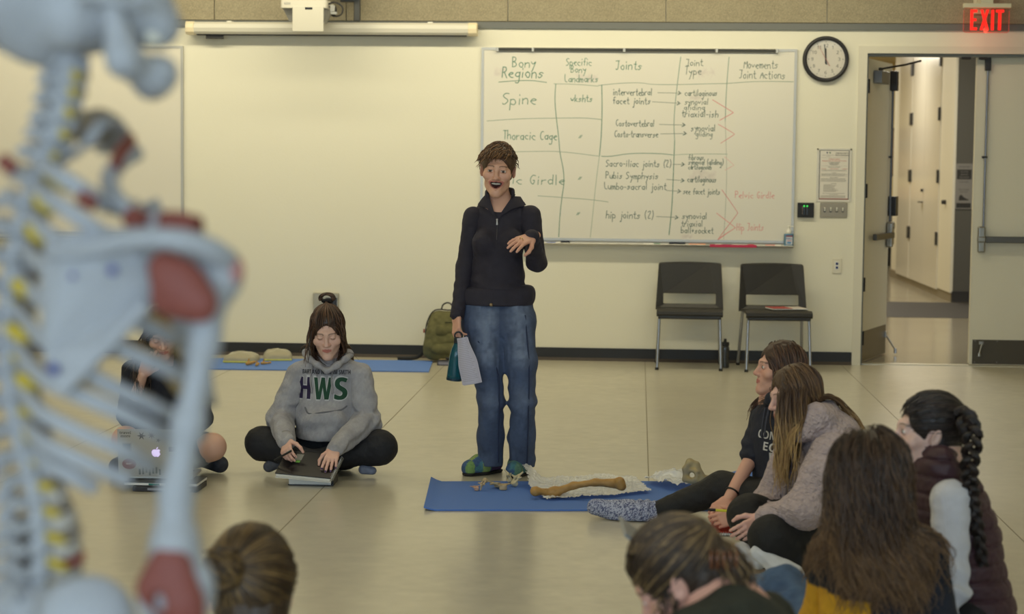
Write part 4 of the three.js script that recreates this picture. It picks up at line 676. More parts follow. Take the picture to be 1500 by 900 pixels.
const hairMat = phys(0xffffff, 0.42, { vertexColors: true, sheen: 0.08, sheenRoughness: 0.4, sheenColor: rgb(150, 120, 90) }), skinMat = phys(0xffffff, 0.5, { vertexColors: true, sheen: 0.15, sheenRoughness: 0.6, sheenColor: rgb(255, 220, 200) });
// scalp shell in head axes, offset outwards; faceOpen keeps hair off the face
function scalp(pos, q, sc, grow, col, { hairline = 0.055, side = 0.012, back = -0.09, h = 0.005, lump = 0.003, freq = 60, ears = 0 } = {}) {
  const f = new Field(0.02), m = new THREE.Matrix4().compose(pos, q, V(sc, sc, sc)), P = (x, y, z) => V(x, y, z).applyMatrix4(m), Q = { q };
  f.ell(P(0, 0.034, -0.016), V(0.075, 0.091, 0.095).multiplyScalar(sc).addScalar(grow), Q).ell(P(0, -0.03, -0.045), V(0.06, 0.07, 0.06).multiplyScalar(sc).addScalar(grow), Q);
  // carve the face out: everything before a slanted surface below the hairline
  f.ell(P(0, -0.045, 0.125), V(0.0615 + side, 0.045 + hairline, 0.1).multiplyScalar(sc), { q, sub: true, k: 0.015 }).cut(P(0, back, -0.05), V(0, 1, -0.25).applyQuaternion(q), 0.02);
  if (ears) for (const e of [-1, 1]) f.ell(P(e * 0.09, -0.012, 0.004), V(0.026, 0.042, 0.032).multiplyScalar(sc), { q, sub: true, k: 0.01 });
  f.warp = (x, y, z) => lump * noise(x * freq, y * freq * 0.3, z * freq);
  return netMesh(f, h, (p, n, c) => col(p, c));
}
function fall(root, dir, len, n, { collide = [], g = 0.3, wave = 0, phase = 0, freq = 1, gv = V(0, -1, 0), stick = null }) {
  const pts = [root.clone()], step = len / n, v = dir.clone().normalize(), p = root.clone(), N = V(0, 0, 0);
  for (let i = 1; i <= n; i++) {
    v.lerp(gv, g).normalize(); p.addScaledVector(v, step);
    for (const [f, off] of collide) for (let r = 0; r < 2; r++) { const d = f.at(p.x, p.y, p.z) - off; if (d < 0) { N.copy(f.grad(p)); p.addScaledVector(N, -d); v.addScaledVector(N, Math.max(0, -v.dot(N))).normalize(); } }
    if (stick && p.y > stick[1] && i < n * stick[2]) { const d = stick[0].at(p.x, p.y, p.z) - stick[3]; N.copy(stick[0].grad(p)); p.addScaledVector(N, -d * 0.85); v.addScaledVector(N, -v.dot(N) * 0.9).normalize(); }
    const q = p.clone(); if (wave) { const w = wave * Math.min(1, i / n * 1.6); q.x += w * Math.sin(phase + i * freq); q.z += w * Math.cos(phase * 1.3 + i * freq * 0.9); }
    pts.push(q);
  }
  return pts;
}
// letters laid on a garment: flat shapes pushed onto the field along -z of the given frame
function printText(str, size, at0, xAxis, yAxis, field, lift = 0.0015, squeeze = 1) {
  const shapes = font.generateShapes(str, size), g = new THREE.ShapeGeometry(shapes, 3), Z = new THREE.Vector3().crossVectors(xAxis, yAxis).normalize();
  return drape(g.toNonIndexed(), at0, xAxis, yAxis, Z, field, lift, squeeze, size);
}
function drape(g, at0, X, Y, Z, field, lift, squeeze = 1, size = 0.05) {
  // split long triangles so that the print follows the cloth
  let tri = []; const p = g.attributes.position; for (let i = 0; i < p.count; i += 3) tri.push([0, 1, 2].map(k => [p.getX(i + k), p.getY(i + k)]));
  for (let pass = 0; pass < 4; pass++) { const out = []; for (const t of tri) { let b = 0, bi = 0; for (let k = 0; k < 3; k++) { const q = t[(k + 1) % 3], l = Math.hypot(t[k][0] - q[0], t[k][1] - q[1]); if (l > b) { b = l; bi = k; } } if (b > Math.max(0.012, size * 0.25)) { const a = t[bi], c = t[(bi + 1) % 3], e = t[(bi + 2) % 3], m = [(a[0] + c[0]) / 2, (a[1] + c[1]) / 2]; out.push([a, m, e], [m, c, e]); } else out.push(t); } tri = out; }
  const pos = [], nor = [];
  for (const t of tri) for (const [x, y] of t) {
    const q = at0.clone().addScaledVector(X, x * squeeze).addScaledVector(Y, y).addScaledVector(Z, 0.1); let d = 0, go = 0;
    for (let k = 0; k < 40; k++) { d = field.at(q.x, q.y, q.z) - lift; if (d < 0.0004 || go > 0.25) break; q.addScaledVector(Z, -d * 0.7); go += d * 0.7; }
    if (go > 0.25 || d > 0.004) { q.copy(at0).addScaledVector(X, x * squeeze).addScaledVector(Y, y); for (let k = 0; k < 30; k++) q.addScaledVector(field.grad(q), -(field.at(q.x, q.y, q.z) - lift) * 0.8); }
    const n = field.grad(q); pos.push(q.x, q.y, q.z); nor.push(n.x, n.y, n.z);
  }
  const o = new THREE.BufferGeometry(); o.setAttribute('position', new THREE.Float32BufferAttribute(pos, 3)); o.setAttribute('normal', new THREE.Float32BufferAttribute(nor, 3)); return o;
}
const textGroup = (str, size) => { const g = new THREE.ShapeGeometry(font.generateShapes(str, size)); g.computeBoundingBox(); return g.boundingBox.max.x; };
function person(label, base) { const o = thing('person', label, 'person', base); o.userData.group = undefined; delete o.userData.group; return o; }
const knitTex = tex(128, (u, v, i, j) => 0.5 + 0.5 * (h3(i >> 1, j >> 1, 5) - 0.5) + 0.25 * Math.sin(u * 6.283 * 16), 0.09), fleeceTex = tex(256, (u, v) => 0.5 + 0.9 * tnoise(u, v, 28, 3), 0.16), denimTex = tex(128, (u, v, i, j) => 0.5 + 0.35 * Math.sin((u + v) * 6.283 * 32) + 0.3 * (h3(i, j, 3) - 0.5), 0.05);

// ---------------------------------------------------------------- people
{ // teacher standing before the whiteboard
  const o = person('woman standing in navy quarter-zip top and blue jeans, laughing with one hand raised', V(-0.64, 0, -9.02));
  const hc = V(-0.671, 1.487, -9), hq = turnQ(0.0, 0.06, -0.06), Z = V(0, 0, 1), skin = rgb(222, 172, 147);
  const sR = V(-0.789, 1.263, -9.04), sL = V(-0.519, 1.269, -9.04), eR = V(-0.832, 1.012, -9.05), wR = V(-0.86, 0.792, -8.98), eL = V(-0.482, 1.052, -9), wL = V(-0.495, 1.18, -8.8);
  const body = new Field(0.03); // continuous body under the clothes: neck, trunk, arms, legs
  body.cap(V(-0.668, 1.415, -9.03), V(-0.66, 1.31, -9.07), 0.046, 0.042).cap(V(-0.661, 1.264, -9.05), V(-0.676, 1.044, -9.05), 0.11, 0.1, { flat: [Z, 0.68] }).cap(V(-0.676, 1.044, -9.05), V(-0.671, 0.812, -9.06), 0.1, 0.095, { flat: [Z, 0.72] }).cap(V(-0.78, 1.243, -9.05), V(-0.529, 1.246, -9.05), 0.036, 0.036);
  body.chain([sR, eR, wR], [0.038, 0.032, 0.022], { k: 0.015 }).chain([sL, eL, wL], [0.038, 0.032, 0.022], { k: 0.015 });
  body.chain([V(-0.752, 0.762, -9.05), V(-0.709, 0.381, -9.05), V(-0.705, 0.093, -9.12)], [0.075, 0.045, 0.03]).chain([V(-0.587, 0.764, -9.05), V(-0.547, 0.384, -9.05), V(-0.547, 0.098, -9.11)], [0.075, 0.045, 0.03]);
  const handL = handGeometry(wL, V(-0.566, 1.15, -8.72).sub(wL), V(-0.1, -0.8, -0.55), -1, [0.1, 0.12, 0.18, 0.2, 0.25], 0.17, 0.95, skin);
  const handR = handGeometry(wR, V(-0.856, 0.672, -8.93).sub(wR), V(0.8, 0, -0.6), 1, [0.35, 0.5, 0.55, 0.6, 0.6], 0.03, 0.95, skin);
  wpart(o, 'body', [paint(netMesh(body, 0.01), skin), putHead('teacher', { mouth: 1, skin, brow: rgb(70, 46, 34) }, hc, hq, 0.99), handL, handR], skinMat);
  { const M4 = new THREE.Matrix4().compose(hc, hq, V(0.99, 0.99, 0.99)), t = new THREE.SphereGeometry(1, 20, 10); t.scale(0.023, 0.0055, 0.011); t.translate(0, -0.0585, 0.0775); wpart(o, 'teeth', t.applyMatrix4(M4), mat(rgb(228, 220, 208), 0.3)); }
  // top
  const tz = { flat: [Z, 0.72] }, torso = new Field(0.035);
  torso.cap(V(-0.661, 1.251, -9.05), V(-0.671, 1.101, -9.03), 0.112, 0.112, tz).cap(V(-0.671, 1.101, -9.03), V(-0.672, 0.994, -9.05), 0.112, 0.117, tz).cap(V(-0.672, 0.994, -9.05), V(-0.673, 0.912, -9.05), 0.122, 0.142, { flat: [Z, 0.76] });
  torso.cap(V(-0.77, 1.25, -9.05), V(-0.539, 1.256, -9.05), 0.048, 0.048).ell(V(-0.73, 1.145, -8.975), V(0.06, 0.062, 0.058), { k: 0.04 }).ell(V(-0.599, 1.146, -8.975), V(0.06, 0.062, 0.058), { k: 0.04 }).cap(V(-0.722, 1.299, -9.07), V(-0.6, 1.304, -9.07), 0.05, 0.05);
  const fabric = (x, y, z) => 0.003 * noise(x * 14 + y * 5, y * 26, z * 14) + 0.0018 * noise(x * 40, y * 60, z * 40);
  const collarField = new Field(0.02); collarField.list = torso.list.slice(); collarField.cap(V(-0.666, 1.382, -9.05), V(-0.662, 1.304, -9.05), 0.062, 0.066, { k: 0.03 });
  torso.warp = (x, y, z) => fabric(x, y, z) + 0.005 * Math.sin(y * 85 + x * 9 + noise(x * 9, y * 6, z * 9) * 3) * sstep(1.05, 0.93, y) * sstep(0.885, 0.91, y);
  torso.cap(V(-0.653, 1.332, -8.93), V(-0.672, 1.254, -8.93), 0.04, 0.004, { sub: true, k: 0.01 }).cap(V(-0.662, 1.383, -9), V(-0.66, 1.324, -9.02), 0.05, 0.048, { sub: true, k: 0.01 }).cut(V(-0.671, 0.915, -9.05), V(0, 1, 0));
  const hem = new Field(0.02); hem.cap(V(-0.767, 0.881, -9.05), V(-0.575, 0.884, -9.05), 0.088, 0.088, { flat: [Z, 0.999] }).cap(V(-0.671, 0.902, -9.05), V(-0.672, 0.79, -9.05), 0.14, 0.146, { flat: [Z, 0.77] }).cut(V(-0.67, 0.839, -9.05), V(0, 1, 0)).cut(V(-0.671, 0.932, -9.05), V(0.05, -1, 0), 0.02); hem.warp = fabric;
  const sleeves = new Field(0.02); sleeves.chain([sR, eR, wR], [0.052, 0.041, 0.031]).warp = (x, y, z) => fabric(x, y, z) + 0.002 * Math.sin(y * 120 + 3 * noise(x * 20, y * 10, z * 20)) * sstep(1.1, 0.9, y);
  const sleeveL = new Field(0.02); sleeveL.chain([sL, eL, wL], [0.054, 0.047, 0.034]).warp = fabric;
  const dn = wR.clone().sub(eR).normalize(), ln = wL.clone().sub(eL).normalize();
  const navy = rgb(42, 38, 50), topMat = phys(0xffffff, 0.8, { vertexColors: true, sheen: 0.25, sheenColor: rgb(110, 110, 140), bumpMap: knitTex, bumpScale: 0.0005 }), tint = (p, n, c) => c.copy(navy).multiplyScalar(1 + 0.12 * noise(p.x * 50, p.y * 50, p.z * 50));
  const shirt = wpart(o, 'quarter_zip_top', [netMesh(torso, 0.007, tint), netMesh(hem, 0.007, tint)], topMat);
  wpart(o, 'sleeve', netMesh(sleeves, 0.007, tint), topMat); wpart(o, 'sleeve', netMesh(sleeveL, 0.007, tint), topMat);
  { // lapels lie folded on the chest
    const X = V(1, 0, 0), Y = V(0, 1, 0), lay = pts => { const s0 = pts[0], sh = poly(pts.map(p => [p.x - s0.x, p.y - s0.y])), g = new THREE.ShapeGeometry(sh).toNonIndexed(); return [0.015, 0.009].map(l => drape(g, s0.clone().setZ(-9.0), X, Y, Z, collarField, l)); };
    const gs = [...lay([V(-0.673, 1.257, -8.95), V(-0.719, 1.305, -8.95), V(-0.769, 1.324, -8.95), V(-0.749, 1.353, -8.95), V(-0.717, 1.386, -8.95), V(-0.707, 1.351, -8.95)]), ...lay([V(-0.672, 1.257, -8.95), V(-0.612, 1.348, -8.95), V(-0.593, 1.397, -8.95), V(-0.557, 1.352, -8.95), V(-0.537, 1.323, -8.95), V(-0.599, 1.306, -8.95)])];
    gs.push(sweep([V(-0.72, 1.369, -8.99), V(-0.731, 1.375, -9.05), V(-0.704, 1.384, -9.115), V(-0.644, 1.388, -9.118), V(-0.6, 1.383, -9.05), V(-0.599, 1.377, -8.99)], () => [0.006, 0.02], 26, 8, Y));
    wpart(o, 'collar', gs.map(g => paint(g, navy)), phys(0xffffff, 0.8, { vertexColors: true, side: THREE.DoubleSide, sheen: 0.25, sheenColor: rgb(110, 110, 140) }));
  }
  { const zp = [V(-0.67, 1.258, -8.9), V(-0.669, 1.223, -8.9), V(-0.67, 1.158, -8.9)].map(p => { const q = p.clone(); for (let k = 0; k < 30; k++) q.addScaledVector(V(0, 0, -1), torso.at(q.x, q.y, q.z) * 0.7); return q; }); const zm = mat(rgb(88, 86, 92), 0.4, { metalness: 0.6 }); wpart(o, 'zipper', sweep(zp, () => [0.002, 0.002], 10, 6), zm); wpart(o, 'zip_pull', [rod(zp[0].clone().add(V(0, -0.006, 0.008)), zp[0].clone().add(V(0, -0.03, 0.01)), 0.004, 0.0055), at(new THREE.SphereGeometry(0.006, 10, 8), ...zp[0].clone().add(V(0, -0.004, 0.006)).toArray())], mat(rgb(180, 178, 182), 0.3, { metalness: 0.8 })); }
  for (const [w, dir, s] of [[wR, dn, 0.034], [wL, ln, 0.037]]) wpart(o, 'cuff', paint(sweep([w.clone().addScaledVector(dir, -0.035), w.clone().addScaledVector(dir, 0.012)], () => [s, s * 0.92], 2, 16), navy), topMat);
  // jeans
  const J = new Field(0.03);
  J.cap(V(-0.753, 0.821, -9.05), V(-0.588, 0.824, -9.05), 0.09, 0.09, { flat: [Z, 0.85] }).cap(V(-0.742, 0.762, -9.05), V(-0.59, 0.764, -9.05), 0.1, 0.1, { flat: [Z, 0.95] });
  J.chain([V(-0.746, 0.742, -9.05), V(-0.719, 0.565, -9.03), V(-0.698, 0.383, -9.03), V(-0.701, 0.19, -9.1), V(-0.705, 0.029, -9.14)], [0.094, 0.078, 0.062, 0.063, 0.064]).chain([V(-0.58, 0.745, -9.05), V(-0.554, 0.568, -9.03), V(-0.542, 0.387, -9.02), V(-0.547, 0.195, -9.09), V(-0.55, 0.031, -9.13)], [0.094, 0.075, 0.06, 0.062, 0.064]);
  J.warp = (x, y, z) => 0.002 * noise(x * 20, y * 30, z * 20) + 0.003 * Math.sin(y * 70 + 6 * noise(x * 8, y * 5, z * 8)) * (sstep(0.55, 0.42, y) * sstep(0.25, 0.35, y) + sstep(0.16, 0.08, y) + sstep(0.78, 0.84, y)) + 0.003 * noise(x * 60, y * 16, z * 60);
  J.cut(V(-0.691, 0.044, -9.03), V(0.02, 1, 0)).cut(V(-0.671, 0.882, -9.05), V(0, -1, 0));
  const legA = [V(-0.746, 0.742, -9.05), V(-0.696, 0.386, -9.01)], legB = [V(-0.58, 0.745, -9.05), V(-0.54, 0.39, -9)], blue = rgb(80, 96, 128), pale = rgb(130, 144, 170), deep = rgb(52, 62, 90);
  wpart(o, 'jeans', netMesh(J, 0.007, (p, n, c) => {
    const cx = p.x < -0.655 ? lerp(-0.72, -0.69, sstep(0.85, 0.3, p.y)) : lerp(-0.56, -0.53, sstep(0.85, 0.3, p.y)), front = Math.max(0, n.z), wear = front * Math.exp(-(((p.x - cx) / 0.05) ** 2)) * (sstep(0.5, 0.62, p.y) * (0.75 + 0.4 * noise(p.x * 50, p.y * 50, 1)) + 0.45 * Math.exp(-(((p.y - 0.38) / 0.07) ** 2)));
    c.copy(blue).lerp(deep, 0.35 + 0.3 * noise(p.x * 22, p.y * 12, p.z * 22)).lerp(pale, clamp(wear, 0, 0.85)).multiplyScalar(0.92 + 0.12 * noise(p.x * 120, p.y * 120, p.z * 120));
  }), mat(0xffffff, 0.85, { vertexColors: true, bumpMap: denimTex, bumpScale: 0.0006 }));
  { const sm = mat(rgb(40, 50, 78), 0.85); for (const pts of [[V(-0.757, 0.671, -8.955), V(-0.668, 0.54, -8.97), V(-0.647, 0.375, -8.97), V(-0.639, 0.209, -8.98), V(-0.646, 0.058, -9.05)], [V(-0.519, 0.805, -8.96), V(-0.51, 0.543, -8.965), V(-0.501, 0.347, -8.95), V(-0.506, 0.062, -9.04)]]) { const pr = pts.map(p => { const q = p.clone(); for (let k = 0; k < 30; k++) { const d = J.at(q.x, q.y, q.z); q.addScaledVector(J.grad(q), -d * 0.8); } return q; }); wpart(o, 'seam', sweep(pr, () => [0.0035, 0.0025], 30, 6), sm); } wpart(o, 'button_fly', [at(new THREE.SphereGeometry(0.009, 12, 8), ...V(-0.693, 0.847, -8.94).toArray())], mat(rgb(150, 130, 100), 0.4, { metalness: 0.7 })); }
  // plaid slippers
  const plaid = [rgb(138, 162, 98), rgb(74, 122, 136), rgb(118, 152, 92), rgb(66, 92, 132), rgb(96, 134, 118), rgb(84, 62, 106)];
  const slipper = (heel, toe, bump) => {
    const f = new Field(0.03), d = toe.clone().sub(heel), u = d.clone().normalize(), s = V(-u.z, 0, u.x); f.cap(heel.clone().setY(0.045), heel.clone().addScaledVector(d, 0.55).setY(0.05), 0.04, 0.05).cap(heel.clone().addScaledVector(d, 0.55).setY(0.045), toe.clone().setY(0.036), 0.05, 0.042).cut(V(0, 0.014, 0), V(0, 1, 0)).cut(heel.clone().addScaledVector(d, 0.2).setY(0.085), V(0.2 * u.x, -1, 0.2 * u.z));
    const g = netMesh(f, 0.006, (p, n, c) => { const a = p.clone().sub(heel), i = Math.floor(a.dot(u) / 0.045 + 0.3), j = Math.floor((a.dot(s) + n.dot(s) * 0.01) / 0.034 + 0.5 + 50); c.copy(a.dot(u) < 0.07 ? plaid[5] : plaid[Math.floor(h3(i + 7, j, bump + 3) * 4.999)]).multiplyScalar(0.9 + 0.2 * noise(p.x * 200, p.y * 200, p.z * 200)); });
    const so = new Field(0.03); so.cap(heel.clone().setY(0.018), heel.clone().addScaledVector(d, 0.55).setY(0.018), 0.04, 0.049, { flat: [V(0, 1, 0), 0.999] }).cap(heel.clone().addScaledVector(d, 0.55).setY(0.018), toe.clone().setY(0.018), 0.049, 0.039).cut(V(0, 0.0, 0), V(0, 1, 0), 0.002).cut(V(0, 0.017, 0), V(0, -1, 0), 0.002);
    const sl = wpart(o, 'slipper', g, mat(0xffffff, 0.95, { vertexColors: true, bumpMap: fleeceTex, bumpScale: 0.001 })); const m = part(sl, 'sole', netMesh(so, 0.006).translate(-o.position.x, 0, -o.position.z), M.black);
  };
  slipper(V(-0.687, 0, -9.197), V(-0.801, 0, -9.078), 0); slipper(V(-0.545, 0, -9.257), V(-0.582, 0, -9.044), 1);
  // short wavy hair
  const cols = [rgb(84, 58, 40), rgb(108, 76, 50), rgb(64, 43, 30), rgb(128, 92, 60)], m4 = new THREE.Matrix4().compose(hc, hq, V(0.99, 0.99, 0.99)), hair = [scalp(hc, hq, 0.99, 0.007, (p, c) => c.copy(cols[2]).lerp(cols[0], 0.5 + 0.5 * noise(p.x * 60, p.y * 30, p.z * 60)), { hairline: 0.075, side: 0.016, back: -0.05, lump: 0.005, freq: 45, ears: 1 })];
  const skull = new Field(0.02); skull.ell(V(0, 0.034, -0.016).applyMatrix4(m4), V(0.078, 0.098, 0.102), { q: hq });
  for (let i = 0; i < 1100; i++) {
    const a = rr(0, 6.283), e = Math.acos(rr(0.0, 1)), r = V(Math.sin(e) * Math.sin(a) * 0.08, Math.cos(e) * 0.097 + 0.034, Math.sin(e) * Math.cos(a) * 0.1 - 0.016); const front = r.z > 0.03; if (front && r.y < 0.08) continue; if (Math.abs(r.x) > 0.05 && r.z > -0.05 && r.y < 0.08) continue;
    const dir = V(front ? -0.8 + rr(-0.3, 0.3) : Math.sign(r.x) * 0.2 - 0.3 + rr(-0.4, 0.4), -0.1, front ? 0.5 : rr(-0.6, 0.2)).applyQuaternion(hq);
    hair.push(strand(fall(r.applyMatrix4(m4), dir, front ? rr(0.05, 0.085) : rr(0.035, 0.06), 8, { collide: [[skull, 0.002 + rr(0, 0.006)]], g: front ? 0.12 : 0.16, wave: 0.004, phase: rr(0, 6), freq: 1.0 }), rr(0.002, 0.0036), cols[Math.floor(rr(0, 4))]));
  }
  wpart(o, 'hair', hair, hairMat);
  wpart(o, 'ring', (() => { const t = new THREE.TorusGeometry(0.0095, 0.0018, 8, 18); const kn = V(-0.539, 1.169, -8.735); t.lookAt(V(-0.566, 1.134, -8.72).sub(wL).normalize()); t.translate(kn.x, kn.y, kn.z); return t; })(), mat(rgb(210, 180, 120), 0.25, { metalness: 0.9 }));
  // teal bottle and papers held in the lowered hand
  const b = thing('teal_bottle', 'teal glass water bottle hanging from the standing woman\'s hand', 'bottle', V(-0.868, 0.488, -8.93));
  const bb = new THREE.LatheGeometry([[0, 0], [0.033, 0], [0.036, 0.006], [0.036, 0.02], [0.033, 0.11], [0.026, 0.15], [0.018, 0.172], [0.018, 0.178], [0, 0.178]].map(([x, y]) => new THREE.Vector2(x, y)), 28), tilt = g => g.rotateZ(-0.1).rotateX(0.05);
  part(b, 'bottle_body', tilt(bb), phys(rgb(20, 110, 130), 0.12, { transmission: 0.55, thickness: 0.04, ior: 1.45, attenuationColor: rgb(10, 100, 125), attenuationDistance: 0.05 }));
  part(b, 'bottle_base', tilt(at(cyl(0.037, 0.037, 0.012, 28), 0, 0.002, 0)), mat(rgb(14, 50, 66), 0.4)); part(b, 'screw_cap', tilt(at(cyl(0.02, 0.02, 0.026, 20), 0, 0.19, 0)), mat(rgb(16, 30, 40), 0.4)); part(b, 'carry_loop', tilt(at(new THREE.TorusGeometry(0.018, 0.004, 8, 20), 0, 0.212, 0)), mat(rgb(16, 30, 40), 0.5));
  const pp = thing('paper_sheets', 'white sheets of paper hanging from the standing woman\'s hand', 'paper', V(-0.803, 0.584, -8.9)), ptx = canvasTex(256, 330, (x, w, h) => { x.fillStyle = '#c3bfce'; x.fillRect(0, 0, w, h); x.fillStyle = '#a29dac'; for (let i = 0; i < 24; i++) x.fillRect(18, 16 + i * 12.6, 150 + rr(0, 70), 3); });
  { const g = new THREE.PlaneGeometry(0.092, 0.225, 8, 16), q = g.attributes.position; for (let i = 0; i < q.count; i++) { const x = q.getX(i), y = q.getY(i); q.setXYZ(i, x * (0.55 + 0.45 * sstep(0.11, -0.02, y)), y, 0.028 * Math.sin((x + 0.05) * 26) + 0.02 * y); } g.computeVertexNormals(); g.rotateZ(0.22); const bk = g.clone().translate(0.004, -0.003, -0.004); part(pp, 'sheet', g, mat(0xffffff, 0.9, { map: ptx, side: THREE.DoubleSide })); part(pp, 'sheet', bk, mat(rgb(214, 210, 222), 0.9, { side: THREE.DoubleSide })); }
}
// ---- seated people; F is a quick field for a trunk leaning from hips to neck
function trunk(hip, neck, w, wTop, shoulders, flatDir, flat = 0.72, k = 0.05) { const f = new Field(k), m = hip.clone().lerp(neck, 0.55); f.cap(hip, m, w, lerp(w, wTop, 0.6), { flat: [flatDir, flat] }).cap(m, neck.clone().lerp(hip, 0.22), lerp(w, wTop, 0.6), wTop, { flat: [flatDir, flat] }).cap(shoulders[0], shoulders[1], 0.05, 0.05); return f; }
const wrinkle = (a, fr = 22) => (x, y, z) => a * noise(x * fr, y * fr * 1.3, z * fr) + a * 0.5 * noise(x * fr * 2.7, y * fr * 2.9, z * fr * 2.7);
function knitCloth(field, h, col, amp = 0.1) { return netMesh(field, h, (p, n, c) => c.copy(col).multiplyScalar(1 + amp * noise(p.x * 70, p.y * 70, p.z * 70))); }
const clothMat = (r = 0.9, bump = knitTex, bs = 0.0006, more = {}) => phys(0xffffff, r, { vertexColors: true, bumpMap: bump, bumpScale: bs, sheen: 0.2, sheenRoughness: 0.6, ...more });
function long(root, pts, r, cols, hair) { hair.push(strand(pts, r, cols)); }
// roots all over the scalp, hair parted along a line over the crown
function longHair(hc, hq, sc, { n = 800, len = [0.3, 0.4], cols, tips, collide = [], wave = 0.008, part: px = 0.0, r = [0.0015, 0.003], faceOpen = 0.75, back = 1, volume = 0.012, to, seg = 16, g = 0.24, lowest = -0.35, gv, hug = 0.02 }) {
  const m4 = new THREE.Matrix4().compose(hc, hq, V(sc, sc, sc)), skull = new Field(0.03); skull.ell(V(0, 0.034, -0.016).applyMatrix4(m4), V(0.075, 0.091, 0.095).multiplyScalar(sc), { q: hq }).cap(V(0, -0.05, -0.03).applyMatrix4(m4), V(0, -0.13, -0.035).applyMatrix4(m4), 0.05 * sc, 0.052 * sc);
  const out = [];
  for (let i = 0; i < n; i++) {
    const a = rr(-Math.PI, Math.PI), e = Math.acos(rr(lowest, 1)), d = V(Math.sin(e) * Math.sin(a), Math.cos(e), Math.sin(e) * Math.cos(a));
    if (d.z > 0.15 && d.y < faceOpen) { if (d.y < 0.2 || Math.abs(d.x) < 0.3) { i--; continue; } }
    if (Math.abs(d.x) > 0.7 && d.y < 0.0 && d.z > -0.25) { i--; continue; }
    const root = V(d.x * 0.075, d.y * 0.091 + 0.034, d.z * 0.095 - 0.016).applyMatrix4(m4);
    const side = d.x > px ? 1 : -1, dir = to ? to.clone().sub(root) : V(side * (0.9 - 0.3 * Math.abs(d.x)) * sstep(-0.7, 0.35, d.z) + d.x * 0.25, -0.3 - 0.7 * sstep(0.2, -0.5, d.z), d.z > 0.2 ? -0.3 : -0.6 * back).applyQuaternion(hq), L = rr(...len);
    const c0 = cols[Math.floor(rr(0, cols.length))], c1 = tips ? tips[Math.floor(rr(0, tips.length))] : c0, cc = new THREE.Color(), off = rr(0.004, volume);
    const pts = fall(root, dir, L, seg, { stick: [skull, hc.y + hug * sc, 0.7, off], collide: [[skull, off], ...collide.map(([f, o2]) => [f, o2 + rr(0, 0.015)])], g, wave: wave * rr(0.4, 1.3), phase: rr(0, 6.28), freq: rr(0.5, 0.9), gv: gv ?? V(0, -1, 0) });
    out.push(strand(pts, rr(...r), tips ? (t) => cc.copy(c0).lerp(c1, sstep(0.3, 0.95, t)) : c0));
  }
  return out;
}
// hair combed over the scalp towards one point: dirL in head axes, end where the strands gather
function pulled(hc, hq, sc, { dirL, end, n, r, cols, lift = [1.2, 1.3], spread = 0.012, keepOff = () => false, out = 1.25 }) {
  const m4 = new THREE.Matrix4().compose(hc, hq, V(sc, sc, sc)), t = dirL.clone().normalize(), res = [];
  for (let i = 0; i < n; i++) {
    const d = V(rr(-1, 1), rr(-0.85, 1), rr(-1, 1)).normalize(); if (keepOff(d) || d.dot(t) > 0.97 || [0.15, 0.3, 0.45].some(k => onEar(d.clone().lerp(t, k).normalize()))) { i -= 0.5; continue; }
    const L = rr(...lift), P = (k, rad) => { const q = d.clone().lerp(t, k); if (q.lengthSq() < 0.01) q.add(V(0, 0.3, 0)); q.normalize(); return V(q.x * 0.075 * rad, q.y * 0.091 * rad + 0.034, q.z * 0.095 * rad - 0.016).applyMatrix4(m4); };
    res.push(strand(new THREE.CatmullRomCurve3([P(0, L - 0.04), P(0.25, L), P(0.5, L), P(0.72, L), P(0.9, out), end.clone().add(V(rr(-1, 1), rr(-1, 1), rr(-1, 1)).multiplyScalar(spread))]).getPoints(13), rr(...r), cols[Math.floor(rr(0, cols.length))]));
  }
  return res;
}
const onEar = d => ((Math.abs(d.x * 0.088) - 0.09) / 0.034) ** 2 + ((d.y * 0.106 + 0.046) / 0.042) ** 2 + ((d.z * 0.11 - 0.02) / 0.034) ** 2 < 1;
const faceSide = d => { const x = d.x * 0.082, y = d.y * 0.099 + 0.034, z = d.z * 0.103 - 0.016; return (x / 0.071) ** 2 + ((y + 0.045) / 0.112) ** 2 + ((z - 0.125) / 0.1) ** 2 < 1 || ((Math.abs(x) - 0.09) / 0.03) ** 2 + ((y + 0.012) / 0.044) ** 2 + ((z - 0.004) / 0.034) ** 2 < 1 || y < -0.055 + Math.max(0, z) * 0.8; };
const hairCol = (a, b) => (p, c) => c.copy(a).lerp(b, 0.5 + 0.5 * noise(p.x * 70, p.y * 40, p.z * 70));

